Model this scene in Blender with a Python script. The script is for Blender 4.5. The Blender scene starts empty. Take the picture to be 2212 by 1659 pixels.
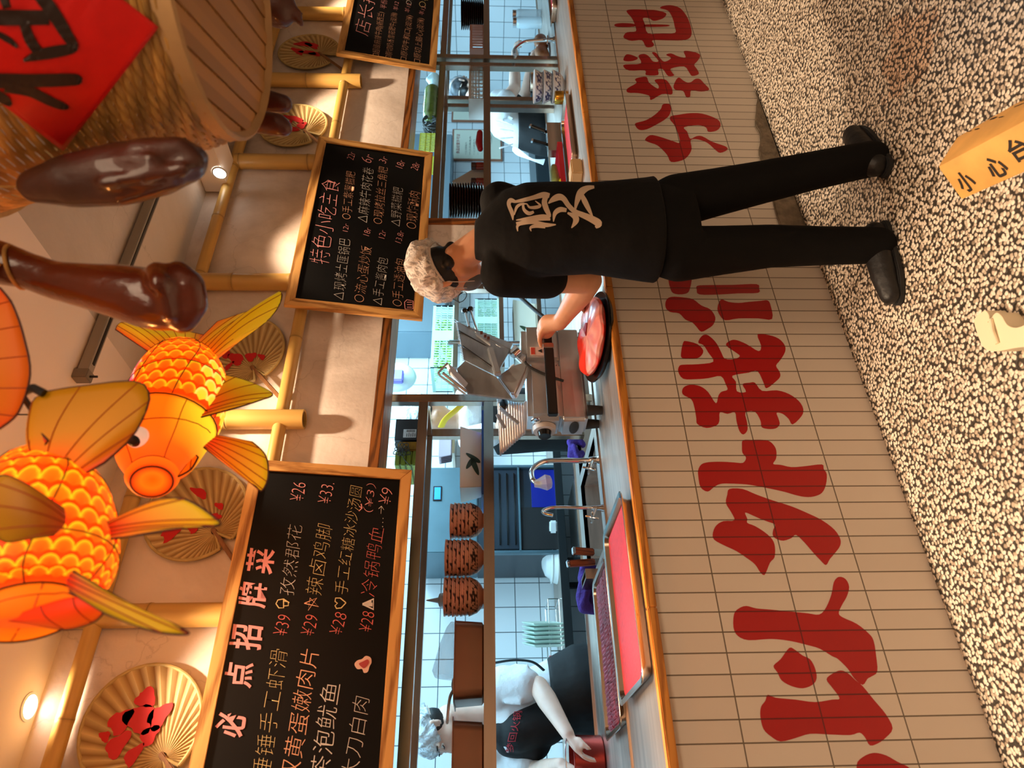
import bpy, bmesh, math, random
from mathutils import Vector, Matrix
from mathutils.bvhtree import BVHTree
random.seed(7)
SC = bpy.context.scene
COL = SC.collection
V = Vector
# ---------------------------------------------------------------- camera
# the photograph is a portrait shot stored on its side: world "down" runs to the right of the frame
YAW, PITCH, FPX, CAMZ = math.radians(34.2), math.radians(2.34), 1518.0, 1.42
FWD = V((math.sin(YAW)*math.cos(PITCH), math.cos(YAW)*math.cos(PITCH), -math.sin(PITCH)))
RGT = V((math.cos(YAW), -math.sin(YAW), 0.0))
UPV = RGT.cross(FWD)
CAM = V((0.0, 0.0, CAMZ))
cam_data = bpy.data.cameras.new('camera')
cam = bpy.data.objects.new('camera', cam_data)
COL.objects.link(cam)
ax, ay, az = -UPV, RGT, -FWD
cam.matrix_world = Matrix(((ax.x, ay.x, az.x, CAM.x), (ax.y, ay.y, az.y, CAM.y), (ax.z, ay.z, az.z, CAM.z), (0, 0, 0, 1)))
cam_data.sensor_fit = 'HORIZONTAL'
cam_data.sensor_width = 36.0
cam_data.lens = 36.0*FPX/2212.0
cam_data.clip_start = 0.05
cam_data.dof.use_dof = True
cam_data.dof.focus_distance = 3.0
cam_data.dof.aperture_fstop = 3.6
SC.camera = cam
# ---------------------------------------------------------------- world, exposure
SC.view_settings.view_transform = 'Standard'
SC.view_settings.look = 'None'
SC.view_settings.gamma = 1.0
SC.view_settings.use_curve_mapping = False
SC.view_settings.exposure = 0.0
world = bpy.data.worlds.new('world')
SC.world = world
world.use_nodes = True
world.node_tree.nodes['Background'].inputs[0].default_value = (1.0, 0.78, 0.58, 1)
world.node_tree.nodes['Background'].inputs[1].default_value = 0.02
# ---------------------------------------------------------------- lights of the room and added fills
WARM = (1.0, 0.73, 0.49)
COOL = (0.43, 0.78, 1.0)
def area(name, loc, size, energy, col, rot=(0, 0, 0), sy=None):
    l = bpy.data.lights.new(name, 'AREA'); l.energy = energy; l.color = col; l.size = size
    if sy: l.shape = 'RECTANGLE'; l.size_y = sy
    o = bpy.data.objects.new(name, l); COL.objects.link(o); o.location = loc; o.rotation_euler = rot
    return o
def spot(name, loc, to, energy, col, angle=100, blend=0.6, r=0.03):
    l = bpy.data.lights.new(name, 'SPOT'); l.energy = energy; l.color = col; l.spot_size = math.radians(angle); l.spot_blend = blend; l.shadow_soft_size = r
    o = bpy.data.objects.new(name, l); COL.objects.link(o); o.location = loc
    o.rotation_euler = (V(to)-V(loc)).to_track_quat('-Z', 'Y').to_euler()
    return o
# kitchen: daylight-white ceiling panels
for X, e in ((0.5, 22), (3.2, 95), (5.6, 52)):
    area('kitchen_panel_light', (X, 3.85, 2.66), 1.2, e, COOL, sy=0.7)
for X, e in ((0.9, 22), (2.4, 52), (4.2, 36)):
    area('kitchen_panel_light', (X, 3.0, 2.66), 1.0, e, COOL, sy=0.3)
# dining side: warm spots on the ceiling above the counter
for X, e in ((-0.5, 66), (0.45, 66), (1.45, 66), (2.45, 66), (3.5, 66), (4.6, 66)):
    spot('counter_spot_light', (X, 2.09, 2.78), (X, 2.36, 1.2), e, WARM, 76, 0.5, 0.025)
# unseen area light added behind the camera as warm general fill
area('dining_fill_light', (0.6, -1.0, 2.75), 2.4, 70, WARM, sy=1.8)
# unseen spots added to pool light on the floor in front of the counter
spot('floor_pool_fill', (0.15, 2.06, 2.78), (0.55, 1.35, 0.0), 330, (1.0, 0.76, 0.52), 52, 0.5, 0.03)
o = spot('floor_pool_fill', (3.3, 1.95, 2.78), (3.3, 1.86, 0.0), 170, (1.0, 0.76, 0.52), 16, 0.3, 0.02)
o.scale = (3.2, 1.0, 1.0)
spot('floor_pool_fill', (2.2, -0.1, 2.78), (1.6, 0.55, 0.0), 50, (1.0, 0.76, 0.52), 46, 0.6, 0.03)
# ---------------------------------------------------------------- from a picture point to a point of the place
def ray(ix, iy):
    return (FWD*FPX + RGT*((1659.0-iy)-829.5) - UPV*(ix-1106.0))/FPX
def P(ix, iy, X=None, Y=None, Z=None, d=None):
    r = ray(ix, iy)
    if d is not None: return CAM + r*d
    if Y is not None: return CAM + r*((Y-CAM.y)/r.y)
    if X is not None: return CAM + r*((X-CAM.x)/r.x)
    return CAM + r*((Z-CAM.z)/r.z)
# ---------------------------------------------------------------- object helpers
BASE = {}
def thing(name, label, cat, loc=(0, 0, 0), group=None):
    o = bpy.data.objects.new(name, None); COL.objects.link(o)
    o.empty_display_size = 0.05
    o.location = loc; BASE[o.name] = V(loc)
    tag(o, label, cat, group)
    return o
def tag(o, label, cat, group=None):
    o['label'] = label; o['category'] = cat
    if group: o['group'] = group
    return o
def struct(o):
    o['kind'] = 'structure'; return o
def link_mesh(name, me, mat, parent=None, loc=None):
    if mat is not None:
        for m in (mat if isinstance(mat, (list, tuple)) else [mat]): me.materials.append(m)
    o = bpy.data.objects.new(name, me); COL.objects.link(o)
    base = V((0, 0, 0))
    if parent is not None:
        o.parent = parent; base = BASE[parent.name].copy()
        if loc is None: loc = base
    if loc is not None:
        loc = V(loc); me.transform(Matrix.Translation(-loc)); o.location = loc-base
        BASE[o.name] = loc
    else:
        BASE[o.name] = V((0, 0, 0))
    return o
def basis(d):
    d = V(d).normalized()
    a = V((0, 0, 1)) if abs(d.z) < 0.95 else V((1, 0, 0))
    u = d.cross(a).normalized(); w = u.cross(d).normalized()
    return u, w
def catmull(pts, n=6):
    pts = [V(p) for p in pts]; out = []
    for i in range(len(pts)-1):
        p0 = pts[max(i-1, 0)]; p1 = pts[i]; p2 = pts[i+1]; p3 = pts[min(i+2, len(pts)-1)]
        for k in range(n):
            t = k/n
            out.append(0.5*((2*p1)+(p2-p0)*t+(2*p0-5*p1+4*p2-p3)*t*t+(3*p1-p0-3*p2+p3)*t*t*t))
    out.append(pts[-1]); return out
def closed_spline(pts, n=5):
    m = len(pts); out = []
    pts = [V(p) for p in pts]
    for i in range(m):
        p0, p1, p2, p3 = pts[i-1], pts[i], pts[(i+1) % m], pts[(i+2) % m]
        for k in range(n):
            t = k/n
            out.append(0.5*((2*p1)+(p2-p0)*t+(2*p0-5*p1+4*p2-p3)*t*t+(3*p1-p0-3*p2+p3)*t*t*t))
    return out
class MB:
    def __init__(s):
        s.bm = bmesh.new(); s.col = None
    def vc(s): 
        if s.col is None: s.col = s.bm.verts.layers.float_color.new('tint')
        return s.col
    def box(s, lo, hi, M=None):
        x0, y0, z0 = lo; x1, y1, z1 = hi
        vs = [V((x, y, z)) for z in (z0, z1) for y in (y0, y1) for x in (x0, x1)]
        if M is not None: vs = [M @ v for v in vs]
        b = [s.bm.verts.new(v) for v in vs]
        for f in ((0, 2, 3, 1), (4, 5, 7, 6), (0, 1, 5, 4), (2, 6, 7, 3), (0, 4, 6, 2), (1, 3, 7, 5)):
            s.bm.faces.new([b[i] for i in f])
        return s
    def obox(s, c, a, b, n):
        c, a, b, n = V(c), V(a), V(b), V(n)
        if a.cross(b).dot(n) < 0: n = -n
        M = Matrix(((a.x, b.x, n.x, c.x), (a.y, b.y, n.y, c.y), (a.z, b.z, n.z, c.z), (0, 0, 0, 1)))
        return s.box((-1, -1, -1), (1, 1, 1), M)
    def beam(s, p0, p1, w, h, up=(0, 0, 1)):
        p0, p1 = V(p0), V(p1); d = p1-p0
        a = d.cross(V(up)); a = a.normalized() if a.length > 1e-6 else V((1, 0, 0)); n = a.cross(d).normalized()
        return s.obox((p0+p1)/2, d/2, a*w/2, n*h/2)
    def rings(s, R, cap=True, close=True):
        bv = [[s.bm.verts.new(p) for p in r] for r in R]
        n = len(R[0])
        for i in range(len(bv)-1):
            for k in range(n if close else n-1):
                s.bm.faces.new((bv[i][k], bv[i][(k+1) % n], bv[i+1][(k+1) % n], bv[i+1][k]))
        if cap and close:
            s.bm.faces.new(list(reversed(bv[0]))); s.bm.faces.new(bv[-1])
        return bv
    def tube(s, pts, r, n=10, cap=True, flat=1.0):
        pts = [V(p) for p in pts]; m = len(pts)
        rr = r if isinstance(r, (list, tuple)) else [r]*m
        d0 = (pts[1]-pts[0]).normalized(); u, w = basis(d0); R = []
        for i, p in enumerate(pts):
            d = (pts[min(i+1, m-1)]-pts[max(i-1, 0)]).normalized()
            u = (u-d*u.dot(d)).normalized(); w = d.cross(u)
            R.append([p+(u*math.cos(2*math.pi*k/n)+w*math.sin(2*math.pi*k/n)*flat)*rr[i] for k in range(n)])
        s.rings(R, cap); return s
    def cyl(s, p0, p1, r0, r1=None, n=20, cap=True):
        return s.tube([p0, p1], [r0, r0 if r1 is None else r1], n, cap)
    def capsule(s, p0, r0, p1, r1, n=14, k=4):
        p0, p1 = V(p0), V(p1); d = (p1-p0); L = d.length; d = d.normalized() if L > 1e-6 else V((0, 0, 1)); u, w = basis(d)
        R = []
        for i in range(k): a = math.pi/2*(1-(i+0.15)/k); R.append((p0-d*r0*math.sin(a), r0*math.cos(a)))
        R.append((p0, r0)); R.append((p1, r1))
        for i in range(k-1, -1, -1): a = math.pi/2*(1-(i+0.15)/k); R.append((p1+d*r1*math.sin(a), r1*math.cos(a)))
        s.rings([[c+(u*math.cos(2*math.pi*j/n)+w*math.sin(2*math.pi*j/n))*r for j in range(n)] for c, r in R]); return s
    def chain(s, pr, n=14):
        for (a, ra), (b, rb) in zip(pr, pr[1:]): s.capsule(a, ra, b, rb, n)
        return s
    def ell(s, c, rx, ry, rz, M=None, nu=20, nv=12):
        c = V(c); R = []
        for i in range(nv):
            a = math.pi*(i+0.3)/(nv-1+0.6)-math.pi/2
            ring = []
            for j in range(nu):
                b = 2*math.pi*j/nu; p = V((rx*math.cos(a)*math.cos(b), ry*math.cos(a)*math.sin(b), rz*math.sin(a)))
                ring.append(c+(M @ p if M is not None else p))
            R.append(ring)
        s.rings(R); return s
    def lathe(s, prof, o=(0, 0, 0), axis=(0, 0, 1), n=32, cap=True):
        o = V(o); d = V(axis).normalized(); u, w = basis(d)
        s.rings([[o+d*z+(u*math.cos(2*math.pi*k/n)+w*math.sin(2*math.pi*k/n))*max(r, 1e-4) for k in range(n)] for r, z in prof], cap); return s
    def poly(s, pts, nrm, t):
        pts = [V(p) for p in pts]; n = V(nrm)*t
        c = V((0, 0, 0))
        for i in range(len(pts)): c += pts[i].cross(pts[(i+1) % len(pts)])
        if c.dot(n) > 0: pts = pts[::-1]
        a = [s.bm.verts.new(p) for p in pts]; b = [s.bm.verts.new(p+n) for p in pts]
        s.bm.faces.new(a); s.bm.faces.new(b[::-1])
        for i in range(len(pts)): s.bm.faces.new((a[(i+1) % len(a)], a[i], b[i], b[(i+1) % len(a)]))
        return s
    def grid(s, f, nu, nv, cu=False):
        g = [[s.bm.verts.new(f(i/nu, j/nv)) for j in range(nv+1)] for i in range(nu if cu else nu+1)]
        m = len(g)
        for i in range(nu):
            for j in range(nv): s.bm.faces.new((g[i][j], g[(i+1) % m][j], g[(i+1) % m][j+1], g[i][j+1]))
        return g
    def mesh(s, bevel=0, smooth=True, ang=0.6, tri=False, seg=2, fixn=True):
        bm = s.bm
        if fixn: bmesh.ops.recalc_face_normals(bm, faces=bm.faces)
        if bevel:
            es = [e for e in bm.edges if len(e.link_faces) == 2 and e.calc_face_angle(0) > 0.5]
            bmesh.ops.bevel(bm, geom=es, offset=bevel, segments=seg, affect='EDGES', clamp_overlap=True)
        for f in bm.faces: f.smooth = smooth
        if smooth:
            for e in bm.edges:
                if len(e.link_faces) == 2 and e.calc_face_angle(0) > ang: e.smooth = False
        me = bpy.data.meshes.new('m'); bm.to_mesh(me); bm.free(); return me
    def build(s, name, mat, parent=None, loc=None, **k):
        return link_mesh(name, s.mesh(**k), mat, parent, loc)
def modmesh(me, mods):
    o = bpy.data.objects.new('tmp', me); COL.objects.link(o)
    for t, kw in mods:
        m = o.modifiers.new('m', t)
        for a, b in kw.items(): setattr(m, a, b)
    dg = bpy.context.evaluated_depsgraph_get(); dg.update()
    r = bpy.data.meshes.new_from_object(o.evaluated_get(dg))
    bpy.data.objects.remove(o); bpy.data.meshes.remove(me)
    return r
def blob(mb, voxel=0.009, smooth=6, fac=0.5):
    me = modmesh(mb.mesh(smooth=False), [('REMESH', dict(mode='VOXEL', voxel_size=voxel)), ('SMOOTH', dict(iterations=smooth, factor=fac))])
    for p in me.polygons: p.use_smooth = True
    return me
def shell(me, off, keep):
    """copy of the faces of me that keep(face centre, normal) accepts, pushed out by off: a garment over the body"""
    bm = bmesh.new(); bm.from_mesh(me); bm.normal_update()
    kill = [f for f in bm.faces if not keep(f.calc_center_median(), f.normal)]
    bmesh.ops.delete(bm, geom=kill, context='FACES')
    for v in bm.verts: v.co += v.normal*off
    ed = [e for e in bm.edges if e.is_boundary]
    r = bmesh.ops.extrude_edge_only(bm, edges=ed)
    for v in [g for g in r['geom'] if isinstance(g, bmesh.types.BMVert)]: v.co -= v.normal*off*0.9
    for f in bm.faces: f.smooth = True
    m2 = bpy.data.meshes.new('m'); bm.to_mesh(m2); bm.free(); return m2
def copy_tree(o, loc, rotz=None, label=None, group=None, parent=None):
    c = o.copy(); COL.objects.link(c)
    if parent is None:
        c.location = loc; BASE[c.name] = V(loc)
        if rotz is not None: c.rotation_euler = (0, 0, rotz)
        if label: c['label'] = label
        if group: c['group'] = group
    else: c.parent = parent
    for ch in list(o.children): copy_tree(ch, None, parent=c)
    return c
# ---------------------------------------------------------------- writing
_tc = bpy.data.curves.new('writing', 'FONT')
_to = bpy.data.objects.new('writing', _tc); COL.objects.link(_to)
def glyphs(s, off=0.0, shear=0.0, ext=0.0):
    _tc.body = s; _tc.size = 1.0; _tc.offset = off; _tc.shear = shear; _tc.resolution_u = 3
    dg = bpy.context.evaluated_depsgraph_get(); dg.update()
    return bpy.data.meshes.new_from_object(_to.evaluated_get(dg))
def write(s, a, b, h, nrm, mat, parent, name='chalk_writing', off=-0.012, shear=0.12, up=None, jig=0.0, keepw=False):
    """flat lettering whose middle line runs from a to b on a surface with normal nrm; h is its height"""
    me = glyphs(s, off, shear)
    a, b = V(a), V(b); e = (b-a); L = e.length; e.normalize(); n = V(nrm).normalized(); u = n.cross(e).normalized()
    xs = [v.co.x for v in me.vertices]; ys = [v.co.y for v in me.vertices]
    if not xs: return None
    x0, x1, y0, y1 = min(xs), max(xs), min(ys), max(ys)
    sx = L/(x1-x0); sy = h/(y1-y0)
    ph = random.random()*6
    for v in me.vertices:
        x = (v.co.x-x0)*sx; y = (v.co.y-(y0+y1)/2)*sy
        if jig: y += jig*h*math.sin(x/h*1.7+ph); x += jig*h*0.6*math.sin(v.co.y*7+x/h*2.3+ph)
        v.co = a+e*x+u*y+n*0.0012
    return link_mesh(name, me, mat, parent)
# ---------------------------------------------------------------- materials
def nt(name):
    m = bpy.data.materials.new(name); m.use_nodes = True
    return m, m.node_tree.nodes, m.node_tree.links, m.node_tree.nodes['Principled BSDF']
def rgb(r, g, b):
    f = lambda c: (c/255/12.92 if c/255 <= 0.04045 else ((c/255+0.055)/1.055)**2.4)
    return (f(r), f(g), f(b), 1)
def mat(name, col, rough=0.5, metal=0.0, var=0.0, scale=20, bump=0.0, bscale=60, spec=0.5, coat=0.0, alpha=1.0, trans=0.0, stretch=(1, 1, 1), emit=0.0, sss=0.0):
    m, N, L, B = nt(name)
    B.inputs['Base Color'].default_value = col; B.inputs['Roughness'].default_value = rough; B.inputs['Metallic'].default_value = metal
    B.inputs['Specular IOR Level'].default_value = spec; B.inputs['Coat Weight'].default_value = coat
    B.inputs['Alpha'].default_value = alpha; B.inputs['Transmission Weight'].default_value = trans
    if sss: B.inputs['Subsurface Weight'].default_value = sss; B.inputs['Subsurface Radius'].default_value = (0.03, 0.012, 0.006); B.inputs['Subsurface Scale'].default_value = 0.3
    if emit: B.inputs['Emission Color'].default_value = col; B.inputs['Emission Strength'].default_value = emit
    if var or bump:
        tc = N.new('ShaderNodeTexCoord'); mp = N.new('ShaderNodeMapping'); mp.inputs['Scale'].default_value = stretch
        L.new(tc.outputs['Object'], mp.inputs[0])
    if var:
        no = N.new('ShaderNodeTexNoise'); no.inputs['Scale'].default_value = scale; no.inputs['Detail'].default_value = 5; L.new(mp.outputs[0], no.inputs['Vector'])
        mx = N.new('ShaderNodeMix'); mx.data_type = 'RGBA'; mx.blend_type = 'MULTIPLY'
        cr = N.new('ShaderNodeValToRGB'); cr.color_ramp.elements[0].position = 0.32; cr.color_ramp.elements[1].position = 0.68
        k = 1-var; cr.color_ramp.elements[0].color = (k, k, k, 1); cr.color_ramp.elements[1].color = (1, 1, 1, 1)
        L.new(no.outputs[0], cr.inputs[0]); mx.inputs[0].default_value = 1; mx.inputs[6].default_value = col; L.new(cr.outputs[0], mx.inputs[7]); L.new(mx.outputs[2], B.inputs['Base Color'])
    if bump:
        n2 = N.new('ShaderNodeTexNoise'); n2.inputs['Scale'].default_value = bscale; n2.inputs['Detail'].default_value = 6; L.new(mp.outputs[0], n2.inputs['Vector'])
        bp = N.new('ShaderNodeBump'); bp.inputs['Strength'].default_value = bump; bp.inputs['Distance'].default_value = 0.01; L.new(n2.outputs[0], bp.inputs['Height']); L.new(bp.outputs[0], B.inputs['Normal'])
    return m
def wood(name, dark, light, axis=0, scale=6, rough=0.45, dist=6.0, knots=True):
    """grain along the object axis"""
    m, N, L, B = nt(name)
    tc = N.new('ShaderNodeTexCoord'); mp = N.new('ShaderNodeMapping')
    sc = [10.0, 10.0, 10.0]; sc[axis] = 0.9; mp.inputs['Scale'].default_value = sc
    L.new(tc.outputs['Object'], mp.inputs[0])
    n1 = N.new('ShaderNodeTexNoise'); n1.inputs['Scale'].default_value = scale*0.5; n1.inputs['Detail'].default_value = 3; n1.inputs['Distortion'].default_value = 1.2
    w = N.new('ShaderNodeTexWave'); w.wave_type = 'BANDS'; w.bands_direction = 'DIAGONAL'; w.inputs['Scale'].default_value = scale*0.35; w.inputs['Distortion'].default_value = dist; w.inputs['Detail'].default_value = 3; w.inputs['Detail Scale'].default_value = 1.6
    n2 = N.new('ShaderNodeTexNoise'); n2.inputs['Scale'].default_value = scale*5; n2.inputs['Detail'].default_value = 6
    for x in (n1, w, n2): L.new(mp.outputs[0], x.inputs['Vector'])
    a = N.new('ShaderNodeMath'); a.operation = 'MULTIPLY_ADD'; a.inputs[1].default_value = 0.55
    L.new(w.outputs['Fac'], a.inputs[0]); b = N.new('ShaderNodeMath'); b.operation = 'MULTIPLY'; b.inputs[1].default_value = 0.45; L.new(n1.outputs[0], b.inputs[0]); L.new(b.outputs[0], a.inputs[2])
    c = N.new('ShaderNodeMath'); c.operation = 'MULTIPLY_ADD'; c.inputs[1].default_value = 0.35; L.new(n2.outputs[0], c.inputs[0]); L.new(a.outputs[0], c.inputs[2])
    cr = N.new('ShaderNodeValToRGB'); cr.color_ramp.elements[0].position = 0.3; cr.color_ramp.elements[1].position = 0.75
    cr.color_ramp.elements[0].color = dark; cr.color_ramp.elements[1].color = light
    L.new(c.outputs[0], cr.inputs[0]); L.new(cr.outputs[0], B.inputs['Base Color']); B.inputs['Roughness'].default_value = rough
    bp = N.new('ShaderNodeBump'); bp.inputs['Strength'].default_value = 0.15; bp.inputs['Distance'].default_value = 0.003; L.new(c.outputs[0], bp.inputs['Height']); L.new(bp.outputs[0], B.inputs['Normal'])
    return m
def tiles(name, c1, c2, grout, w, h, mort, o=(0, 0), rough=0.25, plane='XZ', bump=0.4, offset=0.0, vary=0.03):
    m, N, L, B = nt(name)
    tc = N.new('ShaderNodeTexCoord'); sp = N.new('ShaderNodeSeparateXYZ'); L.new(tc.outputs['Object'], sp.inputs[0])
    cb = N.new('ShaderNodeCombineXYZ')
    for k, ch in enumerate(plane):
        ad = N.new('ShaderNodeMath'); ad.operation = 'SUBTRACT'; ad.inputs[1].default_value = o[k]-100*(w, h)[k]
        L.new(sp.outputs[ch], ad.inputs[0]); L.new(ad.outputs[0], cb.inputs[k])
    br = N.new('ShaderNodeTexBrick'); br.offset = offset; br.squash = 1.0
    br.inputs['Scale'].default_value = 1.0; br.inputs['Mortar Size'].default_value = mort; br.inputs['Mortar Smooth'].default_value = 0.2; br.inputs['Bias'].default_value = 0
    br.inputs['Brick Width'].default_value = w; br.inputs['Row Height'].default_value = h
    br.inputs['Color1'].default_value = c1; br.inputs['Color2'].default_value = c2; br.inputs['Mortar'].default_value = grout
    L.new(cb.outputs[0], br.inputs['Vector'])
    no = N.new('ShaderNodeTexNoise'); no.inputs['Scale'].default_value = 3; no.inputs['Detail'].default_value = 4; L.new(tc.outputs['Object'], no.inputs['Vector'])
    mx = N.new('ShaderNodeMix'); mx.data_type = 'RGBA'; mx.blend_type = 'MULTIPLY'; mx.inputs[0].default_value = 0.25
    L.new(br.outputs['Color'], mx.inputs[6]); L.new(no.outputs['Color'], mx.inputs[7])
    L.new(br.outputs['Color'], B.inputs['Base Color'])
    B.inputs['Roughness'].default_value = rough
    bp = N.new('ShaderNodeBump'); bp.invert = True; bp.inputs['Strength'].default_value = bump; bp.inputs['Distance'].default_value = 0.003
    L.new(br.outputs['Fac'], bp.inputs['Height']); L.new(bp.outputs[0], B.inputs['Normal'])
    return m
def tinted(name, rough=0.5, emit=0.0, trans=0.0, attr='tint'):
    """colour that varies over one part, stored per vertex"""
    m, N, L, B = nt(name)
    a = N.new('ShaderNodeAttribute'); a.attribute_name = attr
    L.new(a.outputs['Color'], B.inputs['Base Color']); B.inputs['Roughness'].default_value = rough
    if emit: L.new(a.outputs['Color'], B.inputs['Emission Color']); B.inputs['Emission Strength'].default_value = emit
    return m
# ---------------------------------------------------------------- shared materials
def plaster_mat(name, col, stain, sc=1.6):
    m, N, L, B = nt(name)
    tc = N.new('ShaderNodeTexCoord')
    n1 = N.new('ShaderNodeTexNoise'); n1.inputs['Scale'].default_value = sc; n1.inputs['Detail'].default_value = 8; n1.inputs['Roughness'].default_value = 0.6; n1.inputs['Distortion'].default_value = 0.4
    cr = N.new('ShaderNodeValToRGB'); cr.color_ramp.elements[0].position = 0.30; cr.color_ramp.elements[1].position = 0.55
    cr.color_ramp.elements[0].color = stain; cr.color_ramp.elements[1].color = col
    L.new(tc.outputs['Object'], n1.inputs['Vector']); L.new(n1.outputs[0], cr.inputs[0])
    # hairline trowel marks
    v = N.new('ShaderNodeTexVoronoi'); v.feature = 'DISTANCE_TO_EDGE'; v.inputs['Scale'].default_value = 2.2; v.inputs['Randomness'].default_value = 1.0
    nz = N.new('ShaderNodeTexNoise'); nz.inputs['Scale'].default_value = 5; nz.inputs['Detail'].default_value = 6; L.new(tc.outputs['Object'], nz.inputs['Vector'])
    mxv = N.new('ShaderNodeMix'); mxv.data_type = 'RGBA'; mxv.inputs[0].default_value = 0.25; L.new(tc.outputs['Object'], mxv.inputs[6]); L.new(nz.outputs['Color'], mxv.inputs[7]); L.new(mxv.outputs[2], v.inputs['Vector'])
    c2 = N.new('ShaderNodeValToRGB'); c2.color_ramp.elements[0].position = 0.0; c2.color_ramp.elements[1].position = 0.006; c2.color_ramp.elements[0].color = (0.72, 0.7, 0.68, 1); c2.color_ramp.elements[1].color = (1, 1, 1, 1)
    L.new(v.outputs['Distance'], c2.inputs[0])
    mx = N.new('ShaderNodeMix'); mx.data_type = 'RGBA'; mx.blend_type = 'MULTIPLY'; mx.inputs[0].default_value = 0.6
    L.new(cr.outputs[0], mx.inputs[6]); L.new(c2.outputs[0], mx.inputs[7]); L.new(mx.outputs[2], B.inputs['Base Color'])
    n3 = N.new('ShaderNodeTexNoise'); n3.inputs['Scale'].default_value = 45; n3.inputs['Detail'].default_value = 8; L.new(tc.outputs['Object'], n3.inputs['Vector'])
    bp = N.new('ShaderNodeBump'); bp.inputs['Strength'].default_value = 0.25; bp.inputs['Distance'].default_value = 0.006; L.new(n3.outputs[0], bp.inputs['Height']); L.new(bp.outputs[0], B.inputs['Normal'])
    B.inputs['Roughness'].default_value = 0.85
    return m
M_plaster = plaster_mat('plaster', rgb(228, 216, 206), rgb(176, 160, 146))
M_ceil = mat('ceiling_paint', rgb(238, 226, 214), 0.9, var=0.05, scale=2)
M_ceil2 = plaster_mat('ceiling_greyer', rgb(212, 202, 190), rgb(188, 178, 166), 0.9)  # greyer tone for the right part of the ceiling
M_steel = mat('steel', rgb(200, 178, 160), 0.2, 1.0, var=0.12, scale=9, stretch=(0.3, 6, 6))
M_steelx = mat('steel_worn', rgb(216, 200, 188), 0.44, 1.0, var=0.25, scale=6, stretch=(0.6, 5, 5), bump=0.08, bscale=30)
M_chrome = mat('chrome', rgb(215, 216, 218), 0.1, 1.0)
M_darkwood = wood('lintel_wood', rgb(40, 20, 8), rgb(150, 92, 40), 0, 5)
M_edgewood = wood('edge_wood', rgb(140, 78, 22), rgb(206, 136, 54), 0, 5)
M_trimwoodz = wood('post_wood', rgb(44, 22, 8), rgb(150, 88, 36), 2, 5)
M_black = mat('black', rgb(16, 16, 18), 0.5)
M_blackgloss = mat('black_gloss', rgb(14, 14, 15), 0.2)
M_rubber = mat('rubber', rgb(24, 24, 25), 0.7)
M_white = mat('white_plastic', rgb(225, 228, 228), 0.4)
M_ktile = tiles('kitchen_tile', rgb(226, 232, 236), rgb(220, 228, 233), rgb(74, 86, 92), 0.173, 0.176, 0.0032, (1.66, 1.193), 0.22)
M_ktile_y = tiles('kitchen_tile_side', rgb(226, 232, 236), rgb(220, 228, 233), rgb(74, 86, 92), 0.173, 0.176, 0.0032, (5.0, 1.193), 0.22, plane='YZ')
M_ftile = tiles('front_tile', rgb(222, 210, 196), rgb(217, 205, 191), rgb(112, 98, 82), 0.0596, 0.236, 0.0022, (0.2535, -0.003), 0.3)
M_fred = tiles('front_tile_painted', rgb(178, 10, 14), rgb(172, 9, 13), rgb(104, 6, 7), 0.0596, 0.236, 0.0022, (0.2535, -0.003), 0.45)
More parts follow.
